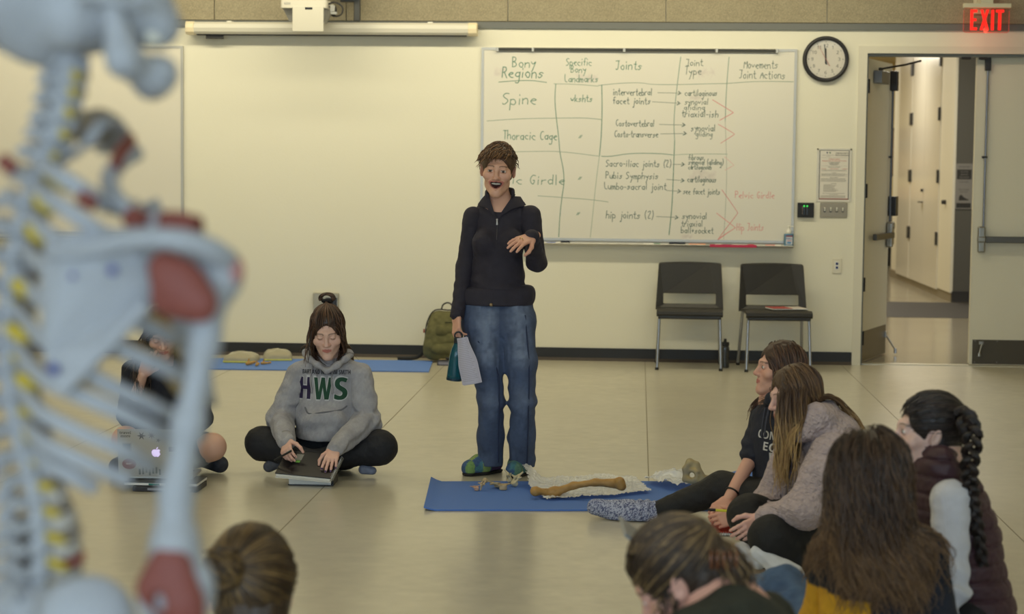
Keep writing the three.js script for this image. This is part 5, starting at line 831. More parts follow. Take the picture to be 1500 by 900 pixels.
{ // girl in the grey hoodie, cross-legged, looking down at her notebook
  const o = person('girl sitting cross-legged in grey hoodie with large letters, reading a notebook', V(-1.48, 0, -9.1)), skin = rgb(222, 182, 166);
  const hc = V(-1.491, 0.698, -9), hq = turnQ(0.1, 0.3, 0.03), Z = V(0, 0, 1);
  const sR = V(-1.641, 0.479, -9.1), sL = V(-1.351, 0.48, -9.1), eR = V(-1.731, 0.27, -9.06), wR = V(-1.648, 0.191, -8.78), eL = V(-1.305, 0.259, -9.05), wL = V(-1.413, 0.169, -8.76), hip = V(-1.51, 0.133, -9.15), nk = V(-1.502, 0.543, -9.12);
  const kR = V(-1.814, 0.146, -9.02), kL = V(-1.234, 0.141, -9), aR = V(-1.498, 0.07, -8.86), aL = V(-1.569, 0.078, -8.93), hR = V(-1.574, 0.115, -9.15), hL = V(-1.445, 0.114, -9.15);
  const body = new Field(0.03); body.cap(V(-1.496, 0.635, -9.04), nk, 0.045, 0.05).cap(nk, hip, 0.09, 0.11, { flat: [Z, 0.7] }).cap(sR, sL, 0.035, 0.035).chain([sR, eR, wR], [0.036, 0.03, 0.021]).chain([sL, eL, wL], [0.036, 0.03, 0.021]).chain([hR, kR, aR], [0.07, 0.048, 0.03]).chain([hL, kL, aL], [0.07, 0.048, 0.03]);
  const nail = rgb(60, 40, 96), hR_ = handGeometry(wR, V(-1.63, 0.143, -8.67).sub(wR), V(0.5, -0.5, -0.55), -1, [0.4, 0.45, 0.55, 0.65, 0.7], 0.04, 0.9, skin, nail), hL_ = handGeometry(wL, V(-1.425, 0.103, -8.66).sub(wL), V(-0.1, -0.75, -0.6), 1, [0.1, 0.22, 0.22, 0.25, 0.3], 0.09, 0.9, skin, nail);
  wpart(o, 'body', [paint(netMesh(body, 0.011), skin), putHead('hoodie', { skin, brow: rgb(62, 42, 34), lids: 1 }, hc, hq, 0.96), hR_, hL_], skinMat);
  const hd = new Field(0.05), fl = { flat: [Z, 0.78] };
  hd.cap(V(-1.502, 0.469, -9.12), V(-1.505, 0.309, -9.1), 0.135, 0.15, fl).cap(V(-1.505, 0.309, -9.1), V(-1.505, 0.22, -9.06), 0.152, 0.15, fl).cap(sR, sL, 0.062, 0.062); const flatHd = new Field(0.05); flatHd.list = hd.list.slice();
  hd.cap(V(-1.54, 0.285, -8.97), V(-1.444, 0.287, -8.97), 0.03, 0.03, { k: 0.05 }); hd.cut(V(-1.497, 0.178, -9.05), V(0, 1, 0.1));
  hd.cap(V(-1.49, 0.629, -9), V(-1.487, 0.554, -8.985), 0.062, 0.045, { sub: true, k: 0.012 });
  hd.warp = (x, y, z) => wrinkle(0.004, 17)(x, y, z) + 0.003 * Math.sin(y * 60 + 4 * noise(x * 7, y * 4, z * 7)) * sstep(0.62, 0.45, y);
  const heather = [rgb(158, 157, 163), rgb(184, 182, 187), rgb(134, 134, 142)], hcol = (p, n, c) => c.copy(heather[0]).lerp(heather[1], 0.5 + 0.5 * noise(p.x * 210, p.y * 90, p.z * 210)).lerp(heather[2], 0.35 + 0.35 * noise(p.x * 26, p.y * 26, p.z * 26)), hm = clothMat(0.95, knitTex, 0.0008);
  const sl = new Field(0.03); sl.chain([sR, eR, wR], [0.068, 0.064, 0.04]).warp = (x, y, z) => wrinkle(0.005, 20)(x, y, z) + 0.004 * Math.sin(y * 90 + z * 60 + 3 * noise(x * 10, y * 8, z * 10)) * sstep(0.5, 0.3, y);
  const s2 = new Field(0.03); s2.chain([sL, eL, wL], [0.068, 0.066, 0.042]).warp = sl.warp;
  wpart(o, 'hoodie', netMesh(hd, 0.008, hcol), hm); wpart(o, 'sleeve', netMesh(sl, 0.008, hcol), hm); wpart(o, 'sleeve', netMesh(s2, 0.008, hcol), hm);
  for (const [e, w] of [[eR, wR], [eL, wL]]) { const d = w.clone().sub(e).normalize(); wpart(o, 'cuff', paint(sweep([w.clone().addScaledVector(d, -0.045), w.clone().addScaledVector(d, -0.01), w.clone().addScaledVector(d, 0.015)], t => 0.041 - 0.009 * t, 6, 16), heather[0]), hm); }
  // hood collar: thick folded rim round the neck, meeting low on the chest
  const hood = new Field(0.03), rim = [V(-1.49, 0.511, -8.985), V(-1.537, 0.54, -8.985), V(-1.583, 0.565, -9.02), V(-1.611, 0.584, -9.1), V(-1.581, 0.597, -9.18), V(-1.523, 0.602, -9.2), V(-1.458, 0.599, -9.18), V(-1.402, 0.584, -9.1), V(-1.403, 0.568, -9.02), V(-1.437, 0.541, -8.985), V(-1.49, 0.511, -8.985)]; hood.chain(rim, [0.008, 0.011, 0.013, 0.016, 0.021, 0.023, 0.021, 0.016, 0.013, 0.011, 0.008]).ell(V(-1.522, 0.528, -9.2), V(0.1, 0.055, 0.045)); hood.warp = wrinkle(0.003, 24);
  wpart(o, 'hood', netMesh(hood, 0.007, hcol), hm);
  for (const x of [-1.572, -1.468]) { const pts = []; for (let i = 0; i <= 8; i++) { const q = V(x + 0.004 * Math.sin(i), 0.575 - i * 0.022, -8.8); for (let k = 0; k < 40; k++) q.z -= (hd.at(q.x, q.y, q.z) - 0.004) * 0.7; pts.push(q); } wpart(o, 'drawstring', sweep(pts, () => 0.0042, 16, 6), mat(rgb(150, 148, 152), 0.9)); }
  { // kangaroo pocket edge and lettering
    const X = V(1, 0, 0), Y = V(0, 1, 0), outline = mat(rgb(196, 196, 200), 0.85), pur = mat(rgb(40, 30, 66), 0.85), grn = mat(rgb(30, 70, 52), 0.85), blk = mat(rgb(36, 36, 42), 0.85);
    const ltr = (ch, px, py, h, wpx, m, big) => { const size = h, w = textGroup(ch, size); return printText(ch, size, V(px, py, -9.05), X, Y, hd, big, wpx / w); };
    const yb = 0.372, hh = 0.105, put = [['H', -1.643, 0.066, pur], ['W', -1.558, 0.088, grn], ['S', -1.462, 0.062, grn]];
    for (const [c, x, w, m] of put) { wpart(o, 'letter_outline', [ltr(c, x - 0.005, yb - 0.006, hh * 1.11, w + 0.012, m, 0.0015), ltr(c, x + 0.006, yb - 0.003, hh * 1.06, w, m, 0.0015), ltr(c, x - 0.004, yb + 0.003, hh * 1.05, w, m, 0.0015)], outline); wpart(o, 'letter', [ltr(c, x, yb, hh, w, m, 0.003), ltr(c, x + 0.004, yb, hh, w, m, 0.003)], m); }
    wpart(o, 'small_lettering', printText('HOBART AND WILLIAM SMITH', 0.021, V(-1.648, 0.492, -9.05), X, Y, hd, 0.002, 0.265 / textGroup('HOBART AND WILLIAM SMITH', 0.021)), blk);
    const pk = [V(-1.6, 0.33, -8.8), V(-1.575, 0.305, -8.8), V(-1.5, 0.315, -8.8), V(-1.42, 0.325, -8.8), V(-1.395, 0.34, -8.8)].map(q => { for (let k = 0; k < 40; k++) q.z -= (hd.at(q.x, q.y, q.z) - 0.001) * 0.7; return q; }); wpart(o, 'pocket_edge', sweep(pk, () => [0.004, 0.004], 16, 6), mat(rgb(112, 112, 120), 0.95));
  }
  // black leggings
  const lg = new Field(0.035); lg.chain([hR, kR, aR], [0.095, 0.078, 0.045]).chain([hL, kL, aL], [0.098, 0.08, 0.045]).cap(hR, hL, 0.11, 0.11).cut(V(0, 0.004, 0), V(0, 1, 0)); lg.warp = wrinkle(0.003, 25);
  wpart(o, 'leggings', knitCloth(lg, 0.009, rgb(24, 25, 32), 0.2), clothMat(0.75));
  const sk = new Field(0.02); sk.cap(V(-1.739, 0.06, -8.98), V(-1.771, 0.041, -8.97), 0.033, 0.028).cut(V(0, 0.002, 0), V(0, 1, 0)); wpart(o, 'sock', knitCloth(sk, 0.007, rgb(84, 86, 94), 0.25), clothMat(0.95)); const sk2 = new Field(0.02); sk2.cap(V(-1.311, 0.035, -8.98), V(-1.266, 0.028, -8.99), 0.024, 0.02).cut(V(0, 0.002, 0), V(0, 1, 0)); wpart(o, 'sock', knitCloth(sk2, 0.007, rgb(120, 128, 150), 0.25), clothMat(0.95));
  // hair: half tied up with a topknot, the rest falling behind the shoulders
  const cs = [rgb(66, 46, 36), rgb(84, 58, 44), rgb(50, 34, 27), rgb(98, 70, 52)], hr = [scalp(hc, hq, 0.96, 0.009, hairCol(cs[0], cs[2]), { hairline: 0.082, side: 0.008, back: -0.1, lump: 0.003 })];
  const shoulderF = new Field(0.05); shoulderF.list = [...hd.list, ...hood.list, ...sl.list, ...s2.list];
  hr.push(...longHair(hc, hq, 0.96, { n: 700, len: [0.26, 0.36], cols: cs, collide: [[shoulderF, 0.004]], wave: 0.004, faceOpen: 0.98, volume: 0.014, g: 0.3, gv: V(0, -1, -0.55) }));
  const knot = V(-1.499, 0.848, -9.03), m4 = new THREE.Matrix4().compose(hc, hq, V(0.96, 0.96, 0.96));
  hr.push(...pulled(hc, hq, 0.96, { dirL: V(0, 1, -0.15), end: knot, n: 520, r: [0.0014, 0.0026], cols: cs, lift: [1.13, 1.2], out: 1.2, keepOff: d => faceSide(d) || d.y < 0.15 }));
  for (let i = 0; i < 50; i++) { const c = V(-1.5, 0.866, -9.04), a = rr(-0.5, 0.5), rad = rr(0.022, 0.036), pts = []; for (let k = 0; k <= 12; k++) { const t = k / 12 * Math.PI * 1.3 - 0.4; pts.push(V(c.x + Math.cos(t) * rad * 1.1, c.y - 0.006 + Math.sin(t) * rad * 0.75, c.z + a * 0.05 + 0.004 * Math.sin(t * 5 + i))); } hr.push(strand(pts, 0.0028, cs[i % 4])); }
  for (const s of [0, 1]) for (let i = 0; i < 8; i++) { const p0 = s ? V(-1.422, 0.76, -8.95) : V(-1.558, 0.751, -8.95); hr.push(strand(fall(p0.clone().add(V(rr(-0.008, 0.008), rr(-0.01, 0.02), rr(-0.03, 0))), V(s ? 0.25 : -0.25, -1, 0.1), s ? 0.1 : rr(0.16, 0.22), 10, { collide: [[shoulderF, 0.006]], g: 0.1, wave: 0.005, phase: i }), 0.0028, cs[i % 4])); }
  wpart(o, 'hair', hr, hairMat);
  wpart(o, 'hair_tie', (() => { const t = new THREE.TorusGeometry(0.021, 0.009, 8, 20); t.rotateX(1.4); t.translate(...V(-1.497, 0.847, -9.03).toArray()); return t; })(), mat(rgb(24, 22, 26), 0.9));
  // notebook, book and pen
  const nb = thing('black_notebook', 'black spiral notebook with a green sticker in the hands of the girl in grey hoodie', 'notebook', V(-1.532, 0.085, -8.72)); nb.rotation.set(0.42, -0.12, -0.01);
  part(nb, 'cover', at(rbox(0.27, 0.006, 0.2, 0.003), 0, 0.012, 0), mat(rgb(26, 24, 28), 0.35)); part(nb, 'pages', at(rbox(0.262, 0.014, 0.192, 0.002), 0, 0.002, 0.004), M.paper); part(nb, 'back_cover', at(rbox(0.27, 0.004, 0.2, 0.002), 0, -0.008, 0.003), mat(rgb(210, 208, 204), 0.4));
  part(nb, 'sticker', [at(rbox(0.035, 0.001, 0.05, 0.0005), -0.06, 0.0155, -0.05)], mat(rgb(150, 150, 146), 0.5)); part(nb, 'sticker', at(rbox(0.02, 0.001, 0.018, 0.0005), -0.055, 0.0157, -0.012), mat(rgb(110, 180, 70), 0.5), 'green sticker');
  { const coil = []; for (let i = 0; i < 16; i++) coil.push(new THREE.TorusGeometry(0.011, 0.0014, 5, 12).translate(0, 0, 0).translate(0.134, 0.004, -0.088 + i * 0.0118)); part(nb, 'spiral', coil, M.chrome).userData.kind = 'stuff'; }
  const bk = thing('textbook', 'thick white textbook with dark cover on the floor under the black notebook', 'book', V(-1.517, 0, -8.688)); bk.rotation.y = 0.02;
  part(bk, 'page_block', at(rbox(0.2, 0.026, 0.15, 0.002), -0.004, 0.018, -0.078), M.paper); part(bk, 'cover', [at(rbox(0.215, 0.004, 0.156, 0.001), 0, 0.034, -0.078), at(rbox(0.215, 0.004, 0.156, 0.001), 0, 0.003, -0.078), at(rbox(0.006, 0.034, 0.156, 0.002), 0.105, 0.018, -0.078)], mat(rgb(36, 36, 42), 0.4));
  const pn = thing('pen', 'black pen in the hand of the girl in grey hoodie', 'pen', V(-1.65, 0.139, -8.69)); part(pn, 'barrel', rod(V(-0.04, -0.022, 0), V(0.045, 0.028, 0.02), 0.0048), M.black); part(pn, 'clip', rod(V(0.02, 0.019, 0.017), V(0.045, 0.034, 0.023), 0.0018), M.chrome);
}
{ // girl behind the skeleton with a laptop
  const o = person('girl in black top and ripped jeans sitting behind an open laptop covered with stickers', V(-2.23, 0, -8.9)), skin = rgb(214, 170, 150), Z = V(0, 0, 1);
  const hc = V(-2.262, 0.699, -8.85), hq = turnQ(0.25, 0.5, 0.1), sR = V(-2.438, 0.491, -8.98), sL = V(-2.141, 0.496, -8.98), eR = V(-2.458, 0.277, -8.95), wR = V(-2.337, 0.505, -8.78), eL = V(-2.088, 0.282, -8.92), wL = V(-2.16, 0.162, -8.75), nk = V(-2.287, 0.538, -8.97), hip = V(-2.296, 0.123, -9);
  const kR = V(-2.444, 0.175, -8.85), kL = V(-2.022, 0.15, -8.85), aR = V(-2.16, 0.048, -8.75), aL = V(-2.284, 0.034, -8.82), hR = V(-2.357, 0.105, -9), hL = V(-2.235, 0.1, -9);
  const body = new Field(0.03); body.cap(V(-2.267, 0.637, -8.88), nk, 0.045, 0.05).cap(nk, hip, 0.09, 0.11, { flat: [Z, 0.7] }).cap(sR, sL, 0.04, 0.04).chain([sR, eR, wR], [0.042, 0.034, 0.023]).chain([sL, eL, wL], [0.042, 0.034, 0.023]).chain([hR, kR, aR], [0.08, 0.062, 0.04]).chain([hL, kL, aL], [0.08, 0.062, 0.04]).cut(V(0, 0.004, 0), V(0, 1, 0));
  wpart(o, 'body', [paint(netMesh(body, 0.01), skin), putHead('laptop', { skin, lids: 1 }, hc, hq, 0.95), handGeometry(wR, V(-2.287, 0.601, -8.74).sub(wR), V(0, 0.2, -1), 1, [0.3, 0.6, 0.6, 0.7, 0.7], 0.04, 0.9, skin), handGeometry(wL, V(-2.177, 0.12, -8.66).sub(wL), V(0, -1, -0.3), 1, [0.2, 0.3, 0.3, 0.3, 0.3], 0.06, 0.9, skin)], skinMat);
  const tp = trunk(hip, nk, 0.15, 0.125, [sR, sL], Z); tp.chain([sR, eR, eR.clone().lerp(wR, 0.35)], [0.06, 0.052, 0.045], { k: 0.02 }).chain([sL, eL, eL.clone().lerp(wL, 0.4)], [0.06, 0.052, 0.045], { k: 0.02 }).warp = wrinkle(0.004); wpart(o, 'top', knitCloth(tp, 0.01, rgb(32, 32, 40), 0.2), clothMat(0.9));
  const jn = new Field(0.03); jn.chain([hR, hR.clone().lerp(kR, 0.72)], [0.1, 0.083]).chain([kR.clone().lerp(aR, 0.3), aR], [0.068, 0.052]).chain([hL, hL.clone().lerp(kL, 0.72)], [0.1, 0.083]).chain([kL.clone().lerp(aL, 0.3), aL], [0.068, 0.052]).cap(hR, hL, 0.11, 0.11).cut(V(0, 0.003, 0), V(0, 1, 0)); jn.warp = wrinkle(0.004, 30); wpart(o, 'ripped_jeans', knitCloth(jn, 0.01, rgb(52, 56, 70), 0.3), clothMat(0.9, denimTex));
  for (const [a, b] of [[V(-2.015, 0, -8.983), V(-2.106, 0, -9.055)], [V(-2.488, 0, -8.86), V(-2.468, 0, -9.008)]]) { const f = new Field(0.02); f.cap(a.setY(0.045), b.setY(0.055), 0.042, 0.04).cut(V(0, 0.002, 0), V(0, 1, 0)); wpart(o, 'slipper', knitCloth(f, 0.007, rgb(62, 64, 74), 0.3), clothMat(0.95)); }
  const cs = [rgb(60, 44, 34), rgb(76, 56, 42), rgb(44, 32, 26)]; const sh = new Field(0.05); sh.list = tp.list; wpart(o, 'hair', [scalp(hc, hq, 0.95, 0.01, hairCol(cs[0], cs[2]), { hairline: 0.06, back: -0.1 }), ...longHair(hc, hq, 0.95, { len: [0.3, 0.4], cols: cs, collide: [[sh, 0.004]], faceOpen: 0.95 })], hairMat);
  // laptop with stickers, on a small stack of books
  const lp = thing('laptop', 'silver laptop covered with stickers, its lit logo facing the room', 'laptop', V(-2.211, 0, -8.524)); lp.position.y = 0.045; lp.rotation.y = 0.06;
  const w = 0.345, h = 0.225, st = canvasTex(1024, 668, (x, W, H) => {
    x.fillStyle = '#a7a49f'; x.fillRect(0, 0, W, H); x.fillStyle = '#33302f'; x.font = 'bold 52px serif'; x.fillText('travel', 30, 66); x.fillText('more', 40, 112);
    const star = (a, b, r, n) => { x.beginPath(); for (let i = 0; i < n * 2; i++) { const t = i * Math.PI / n, q = i % 2 ? r * 0.35 : r; x.lineTo(a + Math.cos(t) * q, b + Math.sin(t) * q); } x.fill(); };
    x.fillStyle = '#4a4644'; star(330, 90, 64, 6); star(470, 80, 58, 8); star(560, 150, 36, 5); x.fillStyle = '#8d7a6a'; x.fillRect(660, 40, 120, 90); x.fillStyle = '#5b6a4a'; x.fillRect(690, 60, 70, 60); x.fillStyle = '#d8d4cc'; x.fillRect(880, 30, 90, 60); x.fillStyle = '#39424f'; x.fillRect(895, 42, 60, 36);
    x.strokeStyle = '#2b2b30'; x.lineWidth = 16; x.fillStyle = '#b9b0a2'; x.beginPath(); x.arc(890, 500, 92, 0, 7); x.fill(); x.stroke(); x.fillStyle = '#6a5a46'; x.beginPath(); x.arc(890, 520, 50, 0, 7); x.fill(); x.fillStyle = '#7a3330'; x.beginPath(); x.ellipse(150, 490, 96, 74, 0, 0, 7); x.fill(); x.fillStyle = '#cfc6ba'; x.font = 'bold 34px sans-serif'; x.fillText('REEF', 106, 500);
    x.fillStyle = '#2e3a33'; for (let i = 0; i < 7; i++) x.fillRect(280 + i * 46, 560 - i % 3 * 14, 26, 80 + i % 2 * 10); x.fillStyle = '#3b3a48'; x.font = 'bold 44px serif'; x.fillText('LIVE', 330, 540); x.fillStyle = '#8e8b84'; x.fillRect(60, 190, 130, 120); x.fillStyle = '#5c6f78'; x.fillRect(76, 206, 98, 90); x.fillStyle = '#433f3c'; x.fillRect(700, 240, 110, 70); x.fillRect(850, 210, 130, 40);
  });
  part(lp, 'base', at(rbox(w, 0.014, 0.235, 0.006), 0, 0.007, -0.11), mat(rgb(170, 169, 166), 0.35, { metalness: 0.7 })); part(lp, 'keyboard', at(rbox(w * 0.86, 0.002, 0.1, 0.001), 0, 0.0145, -0.13), M.black);
  const lid = part(lp, 'lid', [card(w, h, 0.006).translate(0, h / 2, 0)], mat(0xffffff, 0.4, { map: st })); lid.position.set(0, 0.012, 0.005); lid.rotation.x = 0.12; part(lid, 'screen', at(card(w - 0.02, h - 0.02, 0.001), 0, h / 2, -0.0038), M.blackGloss);
  const ap = new THREE.Shape(); ap.moveTo(0, -0.014); ap.bezierCurveTo(0.006, -0.018, 0.011, -0.014, 0.015, -0.004); ap.bezierCurveTo(0.011, -0.001, 0.011, 0.006, 0.015, 0.009); ap.bezierCurveTo(0.011, 0.014, 0.005, 0.013, 0, 0.011); ap.bezierCurveTo(-0.006, 0.014, -0.016, 0.013, -0.017, 0.001); ap.bezierCurveTo(-0.016, -0.01, -0.008, -0.019, 0, -0.014);
  const leaf = new THREE.Shape(); leaf.moveTo(0, 0.013); leaf.quadraticCurveTo(0.001, 0.02, 0.007, 0.022); leaf.quadraticCurveTo(0.007, 0.015, 0, 0.013);
  part(lid, 'lit_logo', at(new THREE.ExtrudeGeometry([ap, leaf], { depth: 0.001, bevelEnabled: false }).scale(1.25, 1.25, 1), 0.005, 0.115, 0.0032), mat(rgb(200, 190, 230), 0.4, { emissive: new THREE.Color().setRGB(0.75, 0.62, 1), emissiveIntensity: 0.75 }), 'glowing pale violet logo');
  const b1 = thing('textbook', 'dark textbook on the floor under the laptop', 'book', V(-2.147, 0, -8.439)); part(b1, 'cover', at(rbox(0.3, 0.024, 0.2, 0.003), 0, 0.013, -0.09), mat(rgb(38, 36, 40), 0.5)); part(b1, 'spine_title', at(rbox(0.2, 0.01, 0.003, 0.001), 0.02, 0.013, 0.011), mat(rgb(140, 140, 150), 0.5));
  const b2 = thing('notebook', 'grey spiral notebook between the laptop and the dark textbook', 'notebook', V(-2.17, 0, -8.455)); b2.position.y = 0.026; part(b2, 'pages', at(rbox(0.34, 0.012, 0.2, 0.002), 0, 0.007, -0.09), M.paper); part(b2, 'cover', at(rbox(0.342, 0.003, 0.204, 0.001), 0, 0.0145, -0.09), mat(rgb(70, 74, 78), 0.5)); part(b2, 'teal_tab', at(rbox(0.05, 0.008, 0.004, 0.001), -0.03, 0.007, 0.013), mat(rgb(40, 110, 100), 0.5));
}
{ // girl in the navy hoodie at the right, one leg stretched out towards the mat
  const o = person('girl in dark navy lettered hoodie, seated in profile with one sock-clad leg stretched out', V(0.72, 0, -7.95)), skin = rgb(216, 166, 146), X = V(-0.6, 0, 0.8);
  const hc = V(0.601, 0.666, -7.95), hq = turnQ(-1.35, -0.12, 0.0);
  const sN = V(0.668, 0.473, -7.78), sF = V(0.553, 0.455, -8.03), eN = V(0.64, 0.244, -7.72), wN = V(0.437, 0.081, -7.72), eF = V(0.513, 0.315, -7.98), wF = V(0.39, 0.127, -7.82), nk = V(0.601, 0.525, -7.95), hip = V(0.637, 0.142, -7.95);
  const hN = V(0.602, 0.112, -7.85), kN = V(0.373, 0.153, -7.95), aN = V(0.087, 0.033, -8), tN = V(-0.156, 0.059, -8.02), hF = V(0.621, 0.077, -8.1), kF = V(0.435, 0.094, -8.2), aF = V(0.548, -0.021, -8.3);
  const body = new Field(0.03); body.cap(V(0.608, 0.612, -7.95), nk, 0.043, 0.048).cap(nk, hip, 0.09, 0.11, { flat: [X, 0.75] }).cap(sN, sF, 0.035, 0.035).chain([sN, eN, wN], [0.04, 0.036, 0.023], { k: 0.015 }).chain([sF, eF, wF], [0.04, 0.034, 0.023], { k: 0.015 }).chain([hN, kN, aN], [0.075, 0.05, 0.034]).chain([hF, kF, aF], [0.075, 0.05, 0.034]);
  wpart(o, 'body', [paint(netMesh(body, 0.009), skin), putHead('navy', { skin, brow: rgb(60, 42, 32) }, hc, hq, 0.93), handGeometry(wN, V(0.365, 0.062, -7.72).sub(wN), V(-0.1, -0.3, -0.9), 1, [0.35, 0.4, 0.55, 0.65, 0.7], 0.04, 0.92, skin), handGeometry(wF, V(0.329, 0.086, -7.74).sub(wF), V(-0.2, -0.8, -0.4), -1, [0.35, 0.5, 0.6, 0.65, 0.7], 0.04, 0.92, skin)], skinMat);
  const nv = rgb(44, 46, 58), hm = clothMat(0.95), hd = trunk(hip, nk, 0.145, 0.115, [sN, sF], X, 0.85); hd.cut(V(0.638, 0.095, -7.95), V(0, 1, 0)).warp = wrinkle(0.005, 18);
  wpart(o, 'hoodie', knitCloth(hd, 0.009, nv, 0.12), hm);
  for (const [s, e, w] of [[sN, eN, wN], [sF, eF, wF]]) { const f = new Field(0.025); f.chain([s, e, e.clone().lerp(w, 0.08)], [0.062, 0.056, 0.05]).cap(e.clone().lerp(s, 0.22), e.clone().lerp(w, 0.05), 0.06, 0.054).warp = (x, y, z) => wrinkle(0.004, 22)(x, y, z) + 0.004 * Math.sin((y - e.y) * 130) * Math.exp(-(((y - e.y) / 0.09) ** 2)); wpart(o, 'sleeve', knitCloth(f, 0.008, nv, 0.12), hm); }
  const hood = new Field(0.03); hood.chain([V(0.543, 0.529, -7.86), V(0.561, 0.56, -7.8), V(0.624, 0.57, -7.82), V(0.675, 0.549, -7.95), V(0.645, 0.539, -8.08), V(0.574, 0.522, -8.06)], [0.014, 0.02, 0.03, 0.04, 0.03, 0.018]).ell(V(0.704, 0.498, -7.95), V(0.06, 0.07, 0.09)); wpart(o, 'hood', knitCloth(hood, 0.009, nv, 0.12), hm);
  { const wht = mat(rgb(210, 208, 206), 0.9), xA = V(0.8, -0.08, 0.6).normalize(), yA = V(0.1, 1, 0.0).normalize(), put = (t, s, p, w) => { const g = printText(t, s, p, xA, yA, hd, 0.002, w / textGroup(t, s)); wpart(o, 'lettering', g, wht); }; put('CONN', 0.034, V(0.521, 0.385, -7.9), 0.12); put('ECTI', 0.036, V(0.543, 0.334, -7.88), 0.115); put('FE', 0.036, V(0.562, 0.291, -7.86), 0.06); put('STRONG', 0.02, V(0.549, 0.248, -7.86), 0.09); }
  for (const x of [0, 1]) { const a = x ? V(0.546, 0.391, -7.86) : V(0.556, 0.394, -7.84), t = x ? V(0.539, 0.516, -7.83) : V(0.554, 0.521, -7.81); wpart(o, 'drawstring', sweep([t, t.clone().lerp(a, 0.5).add(V(-0.012, 0, 0.01)), a.clone().add(V(-0.02, 0, 0.02))], () => 0.004, 10, 6), mat(rgb(70, 72, 84), 0.9)); }
  const lg = new Field(0.035); lg.chain([hN, kN, aN.clone().lerp(kN, 0.04)], [0.095, 0.07, 0.045]).chain([hF, kF, aF], [0.095, 0.068, 0.045]).cap(hN, hF, 0.11, 0.11).cut(V(0, 0.004, 0), V(0, 1, 0)).warp = wrinkle(0.0025, 25); wpart(o, 'leggings', knitCloth(lg, 0.009, rgb(20, 20, 24), 0.2), clothMat(0.7));
  // marled blue and white sock with a ribbed cuff
  const sk = new Field(0.03), heel = V(0.064, -0.003, -8); heel.y = 0.042; sk.cap(V(0.084, 0.033, -8), V(-0.009, 0.03, -8), 0.05, 0.048).cap(heel.clone().add(V(-0.02, 0, 0)), V(-0.068, 0.027, -8.01), 0.042, 0.045).cap(V(-0.039, 0.034, -8.01), V(-0.165, 0.05, -8.02), 0.046, 0.036, { flat: [V(0, 0.3, 1), 0.9] }).cut(V(0, 0.003, 0), V(0, 1, 0)); sk.warp = (x, y, z) => 0.002 * noise(x * 90, y * 90, z * 90) + 0.0035 * Math.sin(x * 190) * sstep(-0.03, 0.02, x);
  const s1 = rgb(176, 182, 206), s2 = rgb(78, 84, 122); wpart(o, 'sock', netMesh(sk, 0.004, (p, n, c) => c.copy(s1).lerp(s2, sstep(-0.15, 0.25, noise(p.x * 380, p.y * 380, p.z * 380)))), clothMat(0.98, fleeceTex, 0.002));
  const cs = [rgb(70, 48, 38), rgb(88, 60, 46), rgb(54, 37, 30), rgb(104, 74, 54)], sh = new Field(0.05); sh.list = [...hd.list, ...hood.list];
  wpart(o, 'hair', [scalp(hc, hq, 0.93, 0.01, hairCol(cs[0], cs[2]), { hairline: 0.07, side: 0.0, back: -0.1 }), ...longHair(hc, hq, 0.93, { n: 900, len: [0.24, 0.34], cols: cs, collide: [[sh, 0.006]], wave: 0.006, back: 0.5, part: 0.1, volume: 0.016 })], hairMat);
  wpart(o, 'hair_tie', (() => { const t = new THREE.TorusGeometry(0.027, 0.004, 8, 22), d = wF.clone().sub(eF).normalize(); t.applyQuaternion(new THREE.Quaternion().setFromUnitVectors(V(0, 0, 1), d)); const p = wF.clone().lerp(eF, 0.16); t.translate(p.x, p.y, p.z); return t; })(), M.black, 'black band round the wrist');
  const pn = thing('highlighter_pen', 'yellow and black highlighter held by the girl in the navy hoodie', 'pen', V(0.339, 0.11, -7.67)); part(pn, 'barrel', rod(V(-0.005, 0.001, 0), V(0.05, -0.002, 0), 0.0055), mat(rgb(214, 208, 60), 0.4)); part(pn, 'cap', rod(V(-0.036, 0.003, 0), V(-0.005, 0.001, 0), 0.006), M.black);
}
